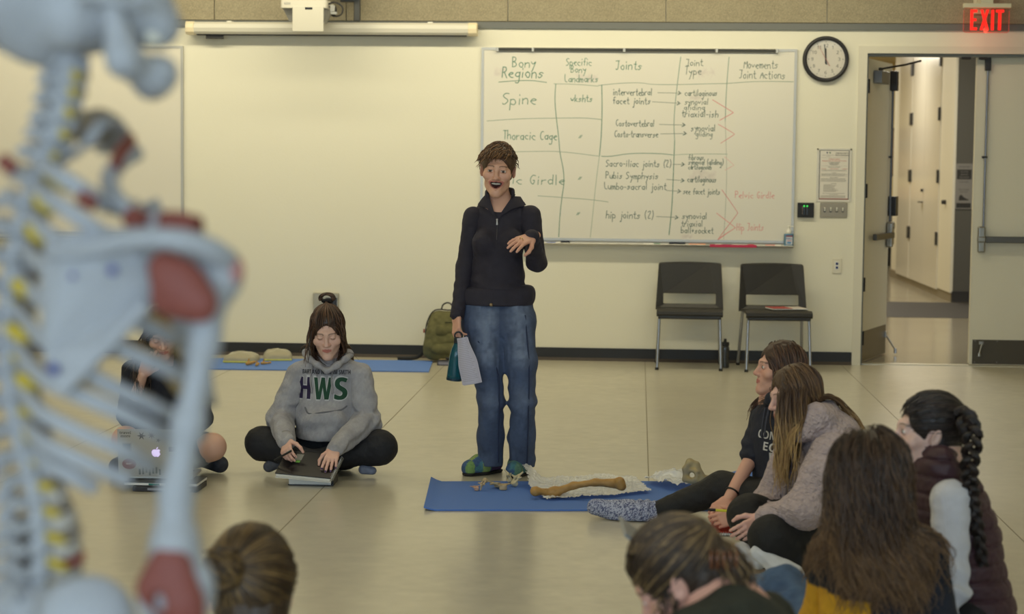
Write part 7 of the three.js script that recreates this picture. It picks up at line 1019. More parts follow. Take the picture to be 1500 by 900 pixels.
// ---------------------------------------------------------------- anatomical skeleton close to the camera
{
  const o = thing('anatomical_skeleton', 'life-size teaching skeleton with coloured muscle patches, blurred in the foreground', 'skeleton', V(-0.47, 0, -1.86));
  const bone = phys(rgb(160, 161, 166), 0.5, { bumpMap: T.fine, bumpScale: 0.0008, clearcoat: 0.15, clearcoatRoughness: 0.5 }), inner = mat(rgb(168, 144, 98), 0.7), nerve = mat(rgb(190, 164, 44), 0.55), muscle = mat(rgb(124, 62, 52), 0.6), vein = mat(rgb(52, 62, 128), 0.6), disc = mat(rgb(150, 138, 126), 0.7), blood = mat(rgb(146, 30, 26), 0.55);
  const B = (name, pts, rf, m = bone, seg = 18, rad = 10, side) => wpart(o, name, sweep(pts, rf, seg, rad, side), m);
  // skull, facing right
  const sk = new Field(0.03); sk.ell(V(-0.597, 1.704, -1.86), V(0.098, 0.086, 0.07)).ell(V(-0.625, 1.669, -1.86), V(0.075, 0.05, 0.062)).ell(V(-0.521, 1.676, -1.86), V(0.05, 0.055, 0.05)).cap(V(-0.556, 1.642, -1.86), V(-0.597, 1.63, -1.86), 0.03, 0.032).cap(V(-0.497, 1.649, -1.86), V(-0.478, 1.637, -1.86), 0.03, 0.022).cap(V(-0.531, 1.661, -1.8), V(-0.484, 1.658, -1.81), 0.009, 0.011, { k: 0.01 }).ell(V(-0.484, 1.678, -1.81), V(0.026, 0.022, 0.02), { sub: true, k: 0.01 }).ell(V(-0.532, 1.648, -1.795), V(0.007, 0.008, 0.01), { sub: true, k: 0.005 }).ell(V(-0.557, 1.637, -1.82), V(0.014, 0.02, 0.014));
  wpart(o, 'skull', netMesh(sk, 0.0045), bone);
  const jw = new Field(0.014); for (const z of [-1.81, -1.91]) { const q = z > -1.85 ? 0 : 1; jw.chain(q ? [V(-0.537, 1.66, -1.905), V(-0.526, 1.607, -1.905), V(-0.488, 1.584, -1.87)] : [V(-0.512, 1.652, -1.815), V(-0.501, 1.602, -1.815), V(-0.483, 1.583, -1.85)], [0.012, 0.016, 0.015]); } jw.cap(V(-0.488, 1.585, -1.87), V(-0.475, 1.59, -1.85), 0.019, 0.019); const jaw = wpart(o, 'mandible', netMesh(jw, 0.004), bone);
  { const th = []; for (let i = 0; i < 9; i++) { const a = (i - 4) / 4 * 1.2, c = V(-0.479, 1.624, -1.86); th.push(at(rbox(0.006, 0.011, 0.005, 0.002), c.x + 0.016 * Math.cos(a) - 0.008, c.y, c.z + 0.028 * Math.sin(a)), at(rbox(0.006, 0.011, 0.005, 0.002), c.x + 0.015 * Math.cos(a) - 0.008, c.y - 0.024, c.z + 0.026 * Math.sin(a))); } wpart(o, 'teeth', th, mat(rgb(222, 216, 200), 0.4)).userData.kind = 'stuff'; }
  // spine: one vertebra after the other with disc, nerve root and processes
  const path = new THREE.CatmullRomCurve3([V(-0.564, 1.607, -1.86), V(-0.57, 1.575, -1.86), V(-0.579, 1.534, -1.86), V(-0.599, 1.493, -1.87), V(-0.62, 1.444, -1.88), V(-0.635, 1.388, -1.89), V(-0.64, 1.331, -1.89), V(-0.634, 1.276, -1.88), V(-0.62, 1.221, -1.87), V(-0.603, 1.174, -1.86), V(-0.595, 1.125, -1.86), V(-0.598, 1.074, -1.87), V(-0.611, 1.021, -1.88)]), NV = 24;
  for (let i = 0; i < NV; i++) {
    const t = (i + 0.5) / NV, p = path.getPoint(t), T2 = path.getTangent(t), R = i < 7 ? 0.011 : i < 19 ? lerp(0.014, 0.018, (i - 7) / 12) : lerp(0.021, 0.025, (i - 19) / 5), L = path.getLength() / NV, S = V(0, 0, 1), A = new THREE.Vector3().crossVectors(S, T2).normalize(), f = new Field(0.006), fr = p.clone().addScaledVector(A, R * 0.7), hh = L * 0.36;
    f.cap(fr.clone().addScaledVector(T2, -hh * 0.7), fr.clone().addScaledVector(T2, hh * 0.7), R, R, { flat: [A, 0.85] }).cut(fr.clone().addScaledVector(T2, -hh), T2.clone()).cut(fr.clone().addScaledVector(T2, hh), T2.clone().negate());
    const g = netMesh(f, 0.0032), v = wpart(o, 'vertebra', g, i > 17 ? mat(rgb(176, 168, 158), 0.6) : bone);
    const loc = q => q.clone().sub(o.position), bk = p.clone().addScaledVector(A, -R * 1.2), down = T2.clone().multiplyScalar(L * (i < 7 ? 0.25 : 0.55));
    const pr = new Field(0.008); pr.cap(bk.clone().addScaledVector(S, R * 0.9), bk.clone().addScaledVector(A, -R * 0.5), 0.007, 0.007).cap(bk.clone().addScaledVector(S, -R * 0.9), bk.clone().addScaledVector(A, -R * 0.5), 0.007, 0.007).cap(bk.clone().addScaledVector(A, -R * 0.4), bk.clone().addScaledVector(A, -R * 1.5).add(down), 0.007, 0.0055, { flat: [S, 0.8] });
    for (const s of [-1, 1]) pr.cap(p.clone().addScaledVector(S, s * R * 0.8), p.clone().addScaledVector(S, s * R * 1.9).addScaledVector(A, -R * 0.8), 0.0075, 0.0065).cap(p.clone().addScaledVector(S, s * R).addScaledVector(T2, -L * 0.45), p.clone().addScaledVector(S, s * R).addScaledVector(T2, L * 0.45), 0.0085, 0.0085);
    part(v, 'vertebral_arch', netMesh(pr, 0.0035).translate(-o.position.x, -o.position.y, -o.position.z), bone);
    const n = path.getPoint(Math.min(1, (i + 1) / NV)), nf = n.clone().addScaledVector(A, R * 0.7); part(v, 'intervertebral_disc', new THREE.CylinderGeometry(R * 0.98, R * 0.98, L * 0.22, 18).applyQuaternion(new THREE.Quaternion().setFromUnitVectors(V(0, 1, 0), T2)).translate(...loc(nf).toArray()), i === 20 ? blood : disc);
    for (const s of [1, -1]) part(v, 'nerve_root', sweep([loc(n.clone().addScaledVector(S, s * R * 0.3)), loc(n.clone().addScaledVector(S, s * R * 1.1).addScaledVector(A, R * 0.4)), loc(n.clone().addScaledVector(S, s * R * 1.4).addScaledVector(A, R * 1.25).addScaledVector(T2, L * 0.22))], t2 => 0.0055 - 0.001 * t2, 8, 8), nerve);
  }
  // near-side ribs, nearest the camera at their angle
  const ribPts = [
    [V(-0.601, 1.502, -1.85), V(-0.552, 1.483, -1.8), V(-0.523, 1.461, -1.82), V(-0.519, 1.447, -1.9), V(-0.537, 1.457, -1.98)], [V(-0.613, 1.479, -1.86), V(-0.555, 1.458, -1.79), V(-0.509, 1.428, -1.79), V(-0.477, 1.397, -1.86), V(-0.486, 1.385, -1.97)], [V(-0.623, 1.452, -1.87), V(-0.561, 1.427, -1.79), V(-0.507, 1.397, -1.78), V(-0.467, 1.362, -1.85), V(-0.476, 1.348, -1.97)], [V(-0.631, 1.422, -1.88), V(-0.566, 1.394, -1.79), V(-0.507, 1.362, -1.78), V(-0.458, 1.327, -1.84), V(-0.465, 1.313, -1.97)], [V(-0.634, 1.39, -1.88), V(-0.57, 1.362, -1.79), V(-0.504, 1.326, -1.78), V(-0.444, 1.287, -1.84), V(-0.451, 1.247, -1.97)], [V(-0.637, 1.356, -1.88), V(-0.573, 1.327, -1.79), V(-0.527, 1.297, -1.78), V(-0.463, 1.253, -1.83), V(-0.459, 1.212, -1.96)], [V(-0.638, 1.321, -1.88), V(-0.574, 1.29, -1.79), V(-0.534, 1.275, -1.78), V(-0.496, 1.257, -1.79), V(-0.463, 1.229, -1.83), V(-0.456, 1.187, -1.93)], [V(-0.638, 1.282, -1.88), V(-0.577, 1.257, -1.79), V(-0.535, 1.239, -1.78), V(-0.498, 1.222, -1.79), V(-0.477, 1.196, -1.83)], [V(-0.636, 1.244, -1.88), V(-0.578, 1.226, -1.8), V(-0.534, 1.209, -1.79), V(-0.495, 1.188, -1.81)], [V(-0.623, 1.214, -1.87), V(-0.58, 1.202, -1.82), V(-0.551, 1.191, -1.81), V(-0.533, 1.178, -1.82)]];
  for (const pts of ribPts) B('rib', pts, t => [0.0085, 0.0042], bone, 22, 8, V(0, 0, 1));
  for (const q of [V(-0.568, 1.481, -1.825), V(-0.584, 1.459, -1.825), V(-0.592, 1.429, -1.825), V(-0.608, 1.375, -1.83), V(-0.614, 1.331, -1.83), V(-0.605, 1.282, -1.83), V(-0.597, 1.228, -1.83)]) wpart(o, 'ligament', new THREE.SphereGeometry(1, 14, 10).scale(0.015, 0.0075, 0.007).rotateZ(-0.6).translate(q.x, q.y, q.z), nerve);
  // far-side ribs seen through the cage
  for (const pts of [[V(-0.655, 1.435, -1.92), V(-0.664, 1.408, -2.06), V(-0.614, 1.392, -2.1), V(-0.536, 1.357, -2.06), V(-0.491, 1.333, -1.99)], [V(-0.655, 1.4, -1.92), V(-0.664, 1.355, -2.06), V(-0.606, 1.345, -2.1), V(-0.528, 1.319, -2.06), V(-0.483, 1.296, -1.99)], [V(-0.655, 1.357, -1.92), V(-0.665, 1.309, -2.06), V(-0.606, 1.299, -2.1), V(-0.533, 1.281, -2.06), V(-0.488, 1.259, -1.99)], [V(-0.656, 1.314, -1.92), V(-0.665, 1.271, -2.06), V(-0.614, 1.252, -2.1), V(-0.538, 1.236, -2.05)]]) B('rib', pts, t => [0.009, 0.0045], inner, 18, 8, V(0, 0, 1));
  B('sternum', [V(-0.529, 1.457, -1.98), V(-0.498, 1.384, -1.985), V(-0.472, 1.297, -1.985), V(-0.46, 1.246, -1.98)], t => [0.02 - 0.008 * t, 0.007], bone, 14, 10, V(0, 0, 1));
  B('first_rib', [V(-0.576, 1.502, -1.85), V(-0.546, 1.517, -1.83), V(-0.536, 1.54, -1.86), V(-0.529, 1.538, -1.9), V(-0.546, 1.523, -1.95), V(-0.568, 1.513, -1.97)], () => [0.008, 0.004], bone, 26, 8, V(0, 1, 0)); B('first_rib', [V(-0.57, 1.528, -1.9), V(-0.563, 1.538, -1.93), V(-0.554, 1.532, -1.95), V(-0.562, 1.52, -1.97)], () => [0.02, 0.008], mat(rgb(140, 130, 116), 0.7), 14, 10);
  const cl = B('clavicle', [V(-0.523, 1.513, -1.93), V(-0.528, 1.504, -1.9), V(-0.529, 1.481, -1.86), V(-0.497, 1.454, -1.82), V(-0.452, 1.44, -1.8), V(-0.421, 1.437, -1.79)], t => [0.012 - 0.003 * Math.sin(t * 3), 0.01], bone, 26, 10); part(cl, 'muscle_patch', sweep([V(-0.522, 1.523, -1.915), V(-0.525, 1.51, -1.885), V(-0.526, 1.496, -1.87)].map(p => p.sub(o.position)), () => [0.006, 0.011], 8, 8), muscle); for (const g of [[V(-0.457, 1.444, -1.79), V(-0.44, 1.444, -1.785), V(-0.42, 1.44, -1.78)], [V(-0.492, 1.449, -1.805), V(-0.484, 1.445, -1.8), V(-0.475, 1.444, -1.795)]]) part(cl, 'muscle_patch', sweep(g.map(p => p.sub(o.position)), () => [0.0115, 0.0115], 8, 10), muscle);
  for (const [a, b] of [[V(-0.542, 1.468, -1.8), V(-0.526, 1.46, -1.8)], [V(-0.63, 1.504, -1.83), V(-0.615, 1.493, -1.83)]]) wpart(o, 'vessel', sweep([a, b], () => [0.008, 0.006], 4, 8), a.x > -0.48 ? vein : muscle);
  // shoulder blade
  const outline = [V(-0.565, 1.426, -1.78), V(-0.54, 1.432, -1.78), V(-0.5, 1.436, -1.78), V(-0.461, 1.438, -1.78), V(-0.439, 1.428, -1.78), V(-0.419, 1.415, -1.78), V(-0.426, 1.395, -1.78), V(-0.454, 1.383, -1.78), V(-0.466, 1.362, -1.78), V(-0.496, 1.33, -1.78), V(-0.529, 1.297, -1.78), V(-0.548, 1.281, -1.78), V(-0.56, 1.289, -1.78), V(-0.569, 1.328, -1.78), V(-0.573, 1.381, -1.78)], c0 = V(-0.516, 1.376, -1.765), sp = new THREE.Shape(new THREE.SplineCurve(outline.concat([outline[0]]).map(p => new THREE.Vector2(p.x - c0.x, p.y - c0.y))).getPoints(60));
  const sg = extrude(sp, 0.005, 0.002, 2), P = sg.attributes.position; for (let i = 0; i < P.count; i++) { const x = P.getX(i), y = P.getY(i); P.setZ(i, P.getZ(i) - 6 * x * x - 0.02 * x + 1.2 * y * y * (y > 0 ? 1 : 0.6)); } sg.computeVertexNormals(); sg.translate(c0.x, c0.y, c0.z); const sc = wpart(o, 'scapula', sg, bone);
  part(sc, 'scapular_spine', sweep([V(-0.561, 1.414, -1.762), V(-0.518, 1.419, -1.752), V(-0.469, 1.43, -1.74), V(-0.428, 1.43, -1.735), V(-0.4, 1.42, -1.75), V(-0.389, 1.408, -1.77)].map(p => p.sub(o.position)), t => [0.007 + 0.006 * t, 0.009], 22, 10), bone); part(sc, 'shading_ridge', sweep([V(-0.466, 1.369, -1.768), V(-0.503, 1.328, -1.764), V(-0.547, 1.286, -1.772)].map(p => p.sub(o.position)), () => [0.007, 0.006], 14, 8), bone);
  for (const [q, r] of [[V(-0.494, 1.4, -1.75), 0.005], [V(-0.533, 1.394, -1.752), 0.0035], [V(-0.555, 1.304, -1.76), 0.006]]) part(sc, 'number_mark', new THREE.SphereGeometry(r, 10, 8).scale(1, 1, 0.3).translate(q.x - o.position.x, q.y - o.position.y, q.z - o.position.z + 0.004), vein);
  const mp = new Field(0.012); mp.ell(V(-0.43, 1.385, -1.745), V(0.026, 0.027, 0.012)).cap(V(-0.445, 1.403, -1.748), V(-0.411, 1.373, -1.74), 0.016, 0.018, { flat: [V(0, 0, 1), 0.7] }).cap(V(-0.443, 1.372, -1.75), V(-0.407, 1.366, -1.74), 0.014, 0.012, { flat: [V(0, 0, 1), 0.7] }); part(sc, 'muscle_patch', netMesh(mp, 0.004).translate(-o.position.x, -o.position.y, -o.position.z), muscle, 'large brick-red muscle patch');
  // upper arm
  const hu = new Field(0.018); hu.ell(V(-0.411, 1.399, -1.79), V(0.024, 0.023, 0.022)).ell(V(-0.391, 1.394, -1.78), V(0.013, 0.018, 0.014)).chain([V(-0.406, 1.391, -1.785), V(-0.415, 1.33, -1.785), V(-0.43, 1.251, -1.78), V(-0.441, 1.185, -1.775), V(-0.441, 1.133, -1.77), V(-0.44, 1.1, -1.77)], [0.02, 0.0125, 0.0135, 0.014, 0.021, 0.024], {}).cap(V(-0.457, 1.099, -1.77), V(-0.417, 1.1, -1.77), 0.016, 0.014).cap(V(-0.461, 1.076, -1.77), V(-0.421, 1.077, -1.77), 0.018, 0.017); const hm = wpart(o, 'humerus', netMesh(hu, 0.0045), bone);
  const m2 = new Field(0.012); m2.cap(V(-0.443, 1.119, -1.752), V(-0.455, 1.095, -1.752), 0.018, 0.02, { flat: [V(0, 0, 1), 0.6] }).cap(V(-0.439, 1.113, -1.752), V(-0.432, 1.085, -1.748), 0.02, 0.024, { flat: [V(0, 0, 1), 0.6] }).cap(V(-0.432, 1.078, -1.748), V(-0.423, 1.062, -1.748), 0.022, 0.018, { flat: [V(0, 0, 1), 0.6] }).ell(V(-0.45, 1.081, -1.735), V(0.007, 0.013, 0.02), { sub: true, k: 0.004 }); part(hm, 'muscle_patch', netMesh(m2, 0.004).translate(-o.position.x, -o.position.y, -o.position.z), muscle, 'brick-red patch at the elbow');
  part(hm, 'muscle_patch', new THREE.SphereGeometry(0.011, 12, 8).scale(0.7, 1.2, 0.8).translate(...V(-0.381, 1.4, -1.772).sub(o.position).toArray()), mat(rgb(168, 116, 110), 0.6)); B('ulna', [V(-0.447, 1.072, -1.775), V(-0.442, 0.999, -1.77), V(-0.433, 0.871, -1.75)], t => 0.016 - 0.008 * t); B('radius', [V(-0.425, 1.065, -1.775), V(-0.42, 1, -1.77), V(-0.41, 0.872, -1.75)], t => 0.012 - 0.002 * t);
  // pelvis
  const pe = new Field(0.03); pe.ell(V(-0.536, 1.052, -1.8), V(0.047, 0.044, 0.016), { q: turnQ(0.2, -0.2, 0) }).cap(V(-0.579, 1.062, -1.83), V(-0.617, 1.037, -1.86), 0.018, 0.016).ell(V(-0.541, 1.01, -1.82), V(0.04, 0.05, 0.025)).ell(V(-0.725, 1.013, -1.96), V(0.05, 0.05, 0.02)).cap(V(-0.681, 1.024, -1.92), V(-0.62, 1.034, -1.87), 0.02, 0.02).cap(V(-0.62, 1.045, -1.87), V(-0.62, 0.964, -1.88), 0.032, 0.016); wpart(o, 'pelvis', netMesh(pe, 0.006), bone); B('femur', [V(-0.533, 0.984, -1.84), V(-0.534, 0.907, -1.84), V(-0.549, 0.464, -1.86)], t => 0.018 - 0.003 * Math.sin(t * 3)); B('femur', [V(-0.73, 0.949, -1.95), V(-0.731, 0.866, -1.95), V(-0.725, 0.413, -1.94)], t => 0.018 - 0.003 * Math.sin(t * 3));
  wpart(o, 'stand_pole', rod(V(-0.475, 0.03, -1.9), V(-0.475, 1.0, -1.9), 0.012), M.steel); const base = []; for (let k = 0; k < 5; k++) { const a = k * 1.2566; base.push(rod(V(-0.475, 0.05, -1.9), V(-0.475 + 0.3 * Math.cos(a), 0.035, -1.9 + 0.3 * Math.sin(a)), 0.016, 0.012), at(new THREE.SphereGeometry(0.028, 14, 10), -0.475 + 0.3 * Math.cos(a), 0.028, -1.9 + 0.3 * Math.sin(a))); } wpart(o, 'stand_base', base, M.black);
}

// ---------------------------------------------------------------- mats, bones, bags and belongings on the floor
function mat3(name, label, P00, P10, P11, P01, lift, m) {   // sheet between four floor corners with thickness; lift(u, v) raises it
  const nu = 60, nv = 16, h = 0.007, g = new THREE.BoxGeometry(1, 1, 1, nu, 1, nv), p = g.attributes.position;
  for (let i = 0; i < p.count; i++) { const u = p.getX(i) + 0.5, v = p.getZ(i) + 0.5, q = P00.clone().lerp(P10, u).lerp(P01.clone().lerp(P11, u), v); p.setXYZ(i, q.x, (p.getY(i) > 0 ? h : 0) + 0.001 + lift(u, v), q.z); }
  g.computeVertexNormals(); const o = solo(name, boxUV(g), m, label, 'yoga mat'); return o;
}
const matBlue = mat(rgb(78, 118, 196), 0.75, { bumpMap: T.fine, bumpScale: 0.0006 });
mat3('yoga_mat', 'blue yoga mat in front of the teacher with bones lying on it', V(-0.965, 0, -8.84), V(0.56, 0, -9.04), V(0.6, 0, -8.28), V(-0.915, 0, -8.1), (u, v) => 0.022 * Math.pow(sstep(0.035, 0, u), 1.5) * (1 - 0.4 * v) + 0.06 * sstep(0.82, 1, u) * sstep(0.5, 0, v), matBlue);
mat3('yoga_mat', 'blue yoga mat along the wall behind the girl in the grey hoodie', V(-3.6, 0, -14.34), V(-1.567, 0, -14.42), V(-1.512, 0, -13.65), V(-3.5, 0, -13.57), () => 0, mat(rgb(88, 126, 200), 0.75));
{ // femur on bubble wrap
  const ochre = (p, n, c) => c.copy(rgb(186, 142, 74)).lerp(rgb(150, 110, 56), 0.5 + 0.5 * noise(p.x * 30, p.y * 60, p.z * 60)).lerp(rgb(178, 140, 84), 0.3 + 0.3 * noise(p.x * 90, p.y * 90, p.z * 90)), bm = mat(0xffffff, 0.5, { vertexColors: true });
  const f = new Field(0.02), hd = V(-0.446, 0.043, -8.42), nk = V(-0.397, 0.035, -8.44), tr = V(-0.361, 0.032, -8.46), m1 = V(-0.274, 0.067, -8.45), m2 = V(-0.175, 0.088, -8.43), c1 = V(-0.07, 0.086, -8.42);
  f.ell(hd, V(0.021, 0.021, 0.021), { k: 0.008 }).cap(hd, tr, 0.013, 0.02).cap(tr, V(-0.379, 0.019, -8.46), 0.022, 0.014).chain([tr, m1, m2, c1], [0.02, 0.0145, 0.0145, 0.024]).cap(V(-0.064, 0.098, -8.4), V(-0.055, 0.077, -8.4), 0.022, 0.02).cap(V(-0.061, 0.09, -8.45), V(-0.055, 0.068, -8.45), 0.02, 0.019); f.warp = (x, y, z) => 0.001 * noise(x * 80, y * 80, z * 80);
  solo('femur', netMesh(f, 0.0045, ochre), bm, 'long ochre thigh bone lying on bubble wrap on the front mat', 'bone');
  // bubble wrap sheets: crumpled film with rows of blisters
  const wrapMat = phys(rgb(232, 234, 238), 0.15, { transmission: 0.3, thickness: 0, ior: 1.35, side: THREE.DoubleSide });
  const wrap = (label, pts, bump, hgt) => {   // pts: floor outline
    const s = new THREE.Shape(pts.map(p => new THREE.Vector2(p.x, p.z))), bb = new THREE.Box2().setFromPoints(s.getPoints()), n = 0.008, pos = [], idx = [], id = new Map(); const inside = (x, y) => { let c = false; const q = s.getPoints(); for (let i = 0, j = q.length - 1; i < q.length; j = i++) if ((q[i].y > y) !== (q[j].y > y) && x < (q[j].x - q[i].x) * (y - q[i].y) / (q[j].y - q[i].y) + q[i].x) c = !c; return c; };
    const key = (i, j) => i * 4096 + j, vert = (i, j) => { const k = key(i, j); if (!id.has(k)) { const x = bb.min.x + i * n, z = bb.min.y + j * n; id.set(k, pos.length / 3); pos.push(x, 0.011 + hgt(x, z) + bump * (0.5 + 0.5 * fbm(x * 26, z * 26, 2, 3)) + 0.006 * Math.abs(Math.sin(x * 250) * Math.sin(z * 250)), z); } return id.get(k); };
    for (let i = 0; bb.min.x + i * n < bb.max.x; i++) for (let j = 0; bb.min.y + j * n < bb.max.y; j++) if (inside(bb.min.x + (i + 0.5) * n + 0.006 * noise(i * 0.7, j * 0.7), bb.min.y + (j + 0.5) * n)) { const a = vert(i, j), b = vert(i + 1, j), c = vert(i + 1, j + 1), d = vert(i, j + 1); idx.push(a, c, b, a, d, c); }
    const g = new THREE.BufferGeometry(); g.setAttribute('position', new THREE.Float32BufferAttribute(pos, 3)); g.setIndex(idx); g.computeVertexNormals(); solo('bubble_wrap', g, wrapMat, label, 'bubble wrap');
  };
  wrap('flat sheet of bubble wrap under the ochre thigh bone', [V(-0.537, 0, -9.01), V(-0.454, 0, -8.94), V(-0.323, 0, -8.957), V(-0.162, 0, -9.058), V(0.003, 0, -8.999), V(0.083, 0, -8.628), V(-0.088, 0, -8.498), V(-0.272, 0, -8.405), V(-0.393, 0, -8.372), V(-0.469, 0, -8.522)], 0.02, (x, z) => 0.05 * sstep(-0.42, -0.52, x) * sstep(-8.5, -8.75, z));
  wrap('crumpled heap of bubble wrap beside the hip bone', [V(0.049, 0, -8.887), V(0.122, 0, -9.054), V(0.234, 0, -9.068), V(0.328, 0, -8.922), V(0.29, 0, -8.727), V(0.178, 0, -8.713)], 0.05, (x, z) => { const c = V(0.198, 0, -8.906); return 0.035 * Math.exp(-(((x - c.x) / 0.08) ** 2 + ((z - c.z) / 0.12) ** 2)); });
  // hip bone with its round opening
  const h = new Field(0.02), A = V(0.268, 0.084, -8.7); const ring = []; for (let k = 0; k < 10; k++) { const a = k / 10 * 6.2832; ring.push(A.clone().add(V(Math.cos(a) * 0.022, Math.sin(a) * 0.026, 0.01 * Math.cos(a)))); } for (let k = 0; k < 10; k++) h.cap(ring[k], ring[(k + 1) % 10], 0.009, 0.009, { k: 0.006 }); h.chain([A.clone().add(V(-0.035, -0.01, 0)), A.clone().add(V(-0.035, 0.03, -0.01)), A.clone().add(V(-0.012, 0.06, -0.02)), A.clone().add(V(0.02, 0.05, -0.02))], [0.008, 0.008, 0.014, 0.012]).cap(A.clone().add(V(0.02, 0.045, -0.02)), A.clone().add(V(0.05, -0.01, 0)), 0.013, 0.016).cap(A.clone().add(V(-0.035, -0.02, 0.01)), A.clone().add(V(0.05, -0.028, 0)), 0.01, 0.012).cap(A.clone().add(V(0.06, -0.015, -0.04)), A.clone().add(V(0.11, -0.02, -0.05)), 0.014, 0.012); solo('hip_bone', netMesh(h, 0.0045, (p, n, c) => c.copy(rgb(200, 178, 124)).lerp(rgb(120, 116, 108), 0.45 + 0.4 * noise(p.x * 40, p.y * 40, p.z * 40))), bm, 'half of a hip bone standing on bubble wrap behind the outstretched leg', 'bone');
  // loose vertebrae on the mat
  const vert = (label, pos, s, turn, tip, col) => {
    const q = new Field(0.006); q.cap(V(0, 0.006, 0), V(0, 0.02, 0), 0.018, 0.018, { flat: [V(0, 0, 1), 0.8] }).cut(V(0, 0, 0), V(0, 1, 0)).cut(V(0, 0.026, 0), V(0, -1, 0)); for (const e of [-1, 1]) q.cap(V(e * 0.014, 0.018, -0.012), V(e * 0.014, 0.018, -0.032), 0.006, 0.0065).cap(V(e * 0.014, 0.02, -0.03), V(e * 0.042, 0.026, -0.036), 0.006, 0.0045).cap(V(e * 0.014, 0.018, -0.032), V(0, 0.016, -0.044), 0.006, 0.006).cap(V(e * 0.015, 0.018, -0.028), V(e * 0.016, 0.038, -0.03), 0.0055, 0.0045); q.cap(V(0, 0.016, -0.042), V(0, 0.006, -0.07), 0.006, 0.005);
    const g = netMesh(q, 0.0035, (p, n, c) => c.copy(col).multiplyScalar(0.9 + 0.2 * noise(p.x * 90, p.y * 90, p.z * 90))); g.scale(s, s, s).rotateX(tip).rotateY(turn); g.computeBoundingBox(); g.translate(0, -g.boundingBox.min.y, 0); const m = solo('vertebra', g, bm, label, 'bone'); m.position.copy(pos); m.position.y = 0.009; m.userData.group = 'loose vertebrae on the front mat';
  };
  const tan = rgb(188, 166, 130), cream = rgb(206, 194, 160), pink = rgb(198, 160, 138);
  vert('smallest pinkish vertebra, leftmost of the loose bones on the mat', V(-0.727, 0, -8.6), 0.6, 0.5, 0.2, pink); vert('small vertebra with its spine pointing up, second of the loose bones', V(-0.681, 0, -8.624), 0.72, 2.2, -0.9, tan); vert('large upright drum-shaped vertebra in the middle of the loose bones', V(-0.606, 0, -8.633), 1.0, 0.2, 0, tan); vert('broad tan vertebra left of the drum-shaped one', V(-0.638, 0, -8.685), 0.85, 2.6, 0.3, rgb(176, 156, 118)); vert('pale winged vertebra, rightmost of the loose bones', V(-0.552, 0, -8.734), 0.95, -0.9, 0.9, cream); vert('pale vertebra tilted on top behind the drum-shaped one', V(-0.597, 0, -8.824), 0.8, 1.4, 1.2, cream);
  // bags with bones on the far mat
  const bag = (label, c, w, d, hgt, turn) => { const o = thing('bone_bag', label, 'bag', c, turn, 'bags of bones on the far mat'), g = new THREE.SphereGeometry(1, 28, 14, 0, Math.PI * 2, 0, Math.PI / 2), p = g.attributes.position; for (let i = 0; i < p.count; i++) { const x = p.getX(i), y = p.getY(i), z = p.getZ(i), k = 1 + 0.12 * noise(x * 3, y * 3, z * 3); const sq = Math.max(Math.abs(x), Math.abs(z), 0.5); p.setXYZ(i, x / sq * Math.hypot(x, z) * w / 2 * 1.0, Math.pow(Math.max(0, y), 0.7) * hgt * k, z / sq * Math.hypot(x, z) * d / 2); } g.computeVertexNormals(); part(o, 'clear_bag', g, phys(rgb(206, 200, 176), 0.3, { transmission: 0.45, thickness: 0, ior: 1.2, side: THREE.DoubleSide })); part(o, 'zip_seal', at(rbox(w * 0.96, 0.012, 0.012, 0.003), 0, 0.008, d / 2 - 0.004), mat(rgb(206, 204, 96), 0.5)); for (let k = 0; k < 6; k++) part(o, 'bagged_bone', new THREE.SphereGeometry(0.03, 10, 8).scale(rr(1, 1.8), 0.6, 0.8).translate(rr(-w, w) * 0.27, hgt * 0.35, rr(-d, d) * 0.2), mat(rgb(196, 166, 110), 0.7)); };
  bag('clear bag of bones with straight yellow seal, left one on the far mat', V(-3.001, 0, -14.136).setY(0.009), 0.24, 0.28, 0.075, 0); bag('clear bag of bones with slanting yellow seal, next to the girl in grey hoodie', V(-2.76, 0, -14.331).setY(0.009), 0.22, 0.28, 0.08, 0.2);
  const tiny = (label, p, s, t) => { const q = new Field(0.006); q.cap(V(0, 0.012, 0), V(0.004, 0.05, 0), 0.014, 0.006).cap(V(-0.02, 0.012, 0.005), V(0.03, 0.014, 0), 0.014, 0.012).cap(V(0.03, 0.014, 0), V(0.07, 0.018, -0.01), 0.01, 0.013); const g = netMesh(q, 0.005, (a, n, c) => c.copy(rgb(190, 146, 78)).multiplyScalar(0.85 + 0.25 * noise(a.x * 90, a.y * 90, a.z * 90))); g.scale(s, s, s).rotateY(t); g.computeBoundingBox(); const m = solo('small_bone', g.translate(0, -g.boundingBox.min.y, 0), bm, label, 'bone', 'small bones on the far mat'); m.position.copy(p).setY(0.009); };
  tiny('ochre bone with upright tip before the left bag of bones', V(-2.89, 0, -13.854), 0.9, 0.9); tiny('small ochre bone in the middle before the left bag', V(-2.815, 0, -13.793), 0.75, 1.4); tiny('small ochre bone lying rightmost before the two bags', V(-2.789, 0, -13.92), 0.7, 0.1);
}
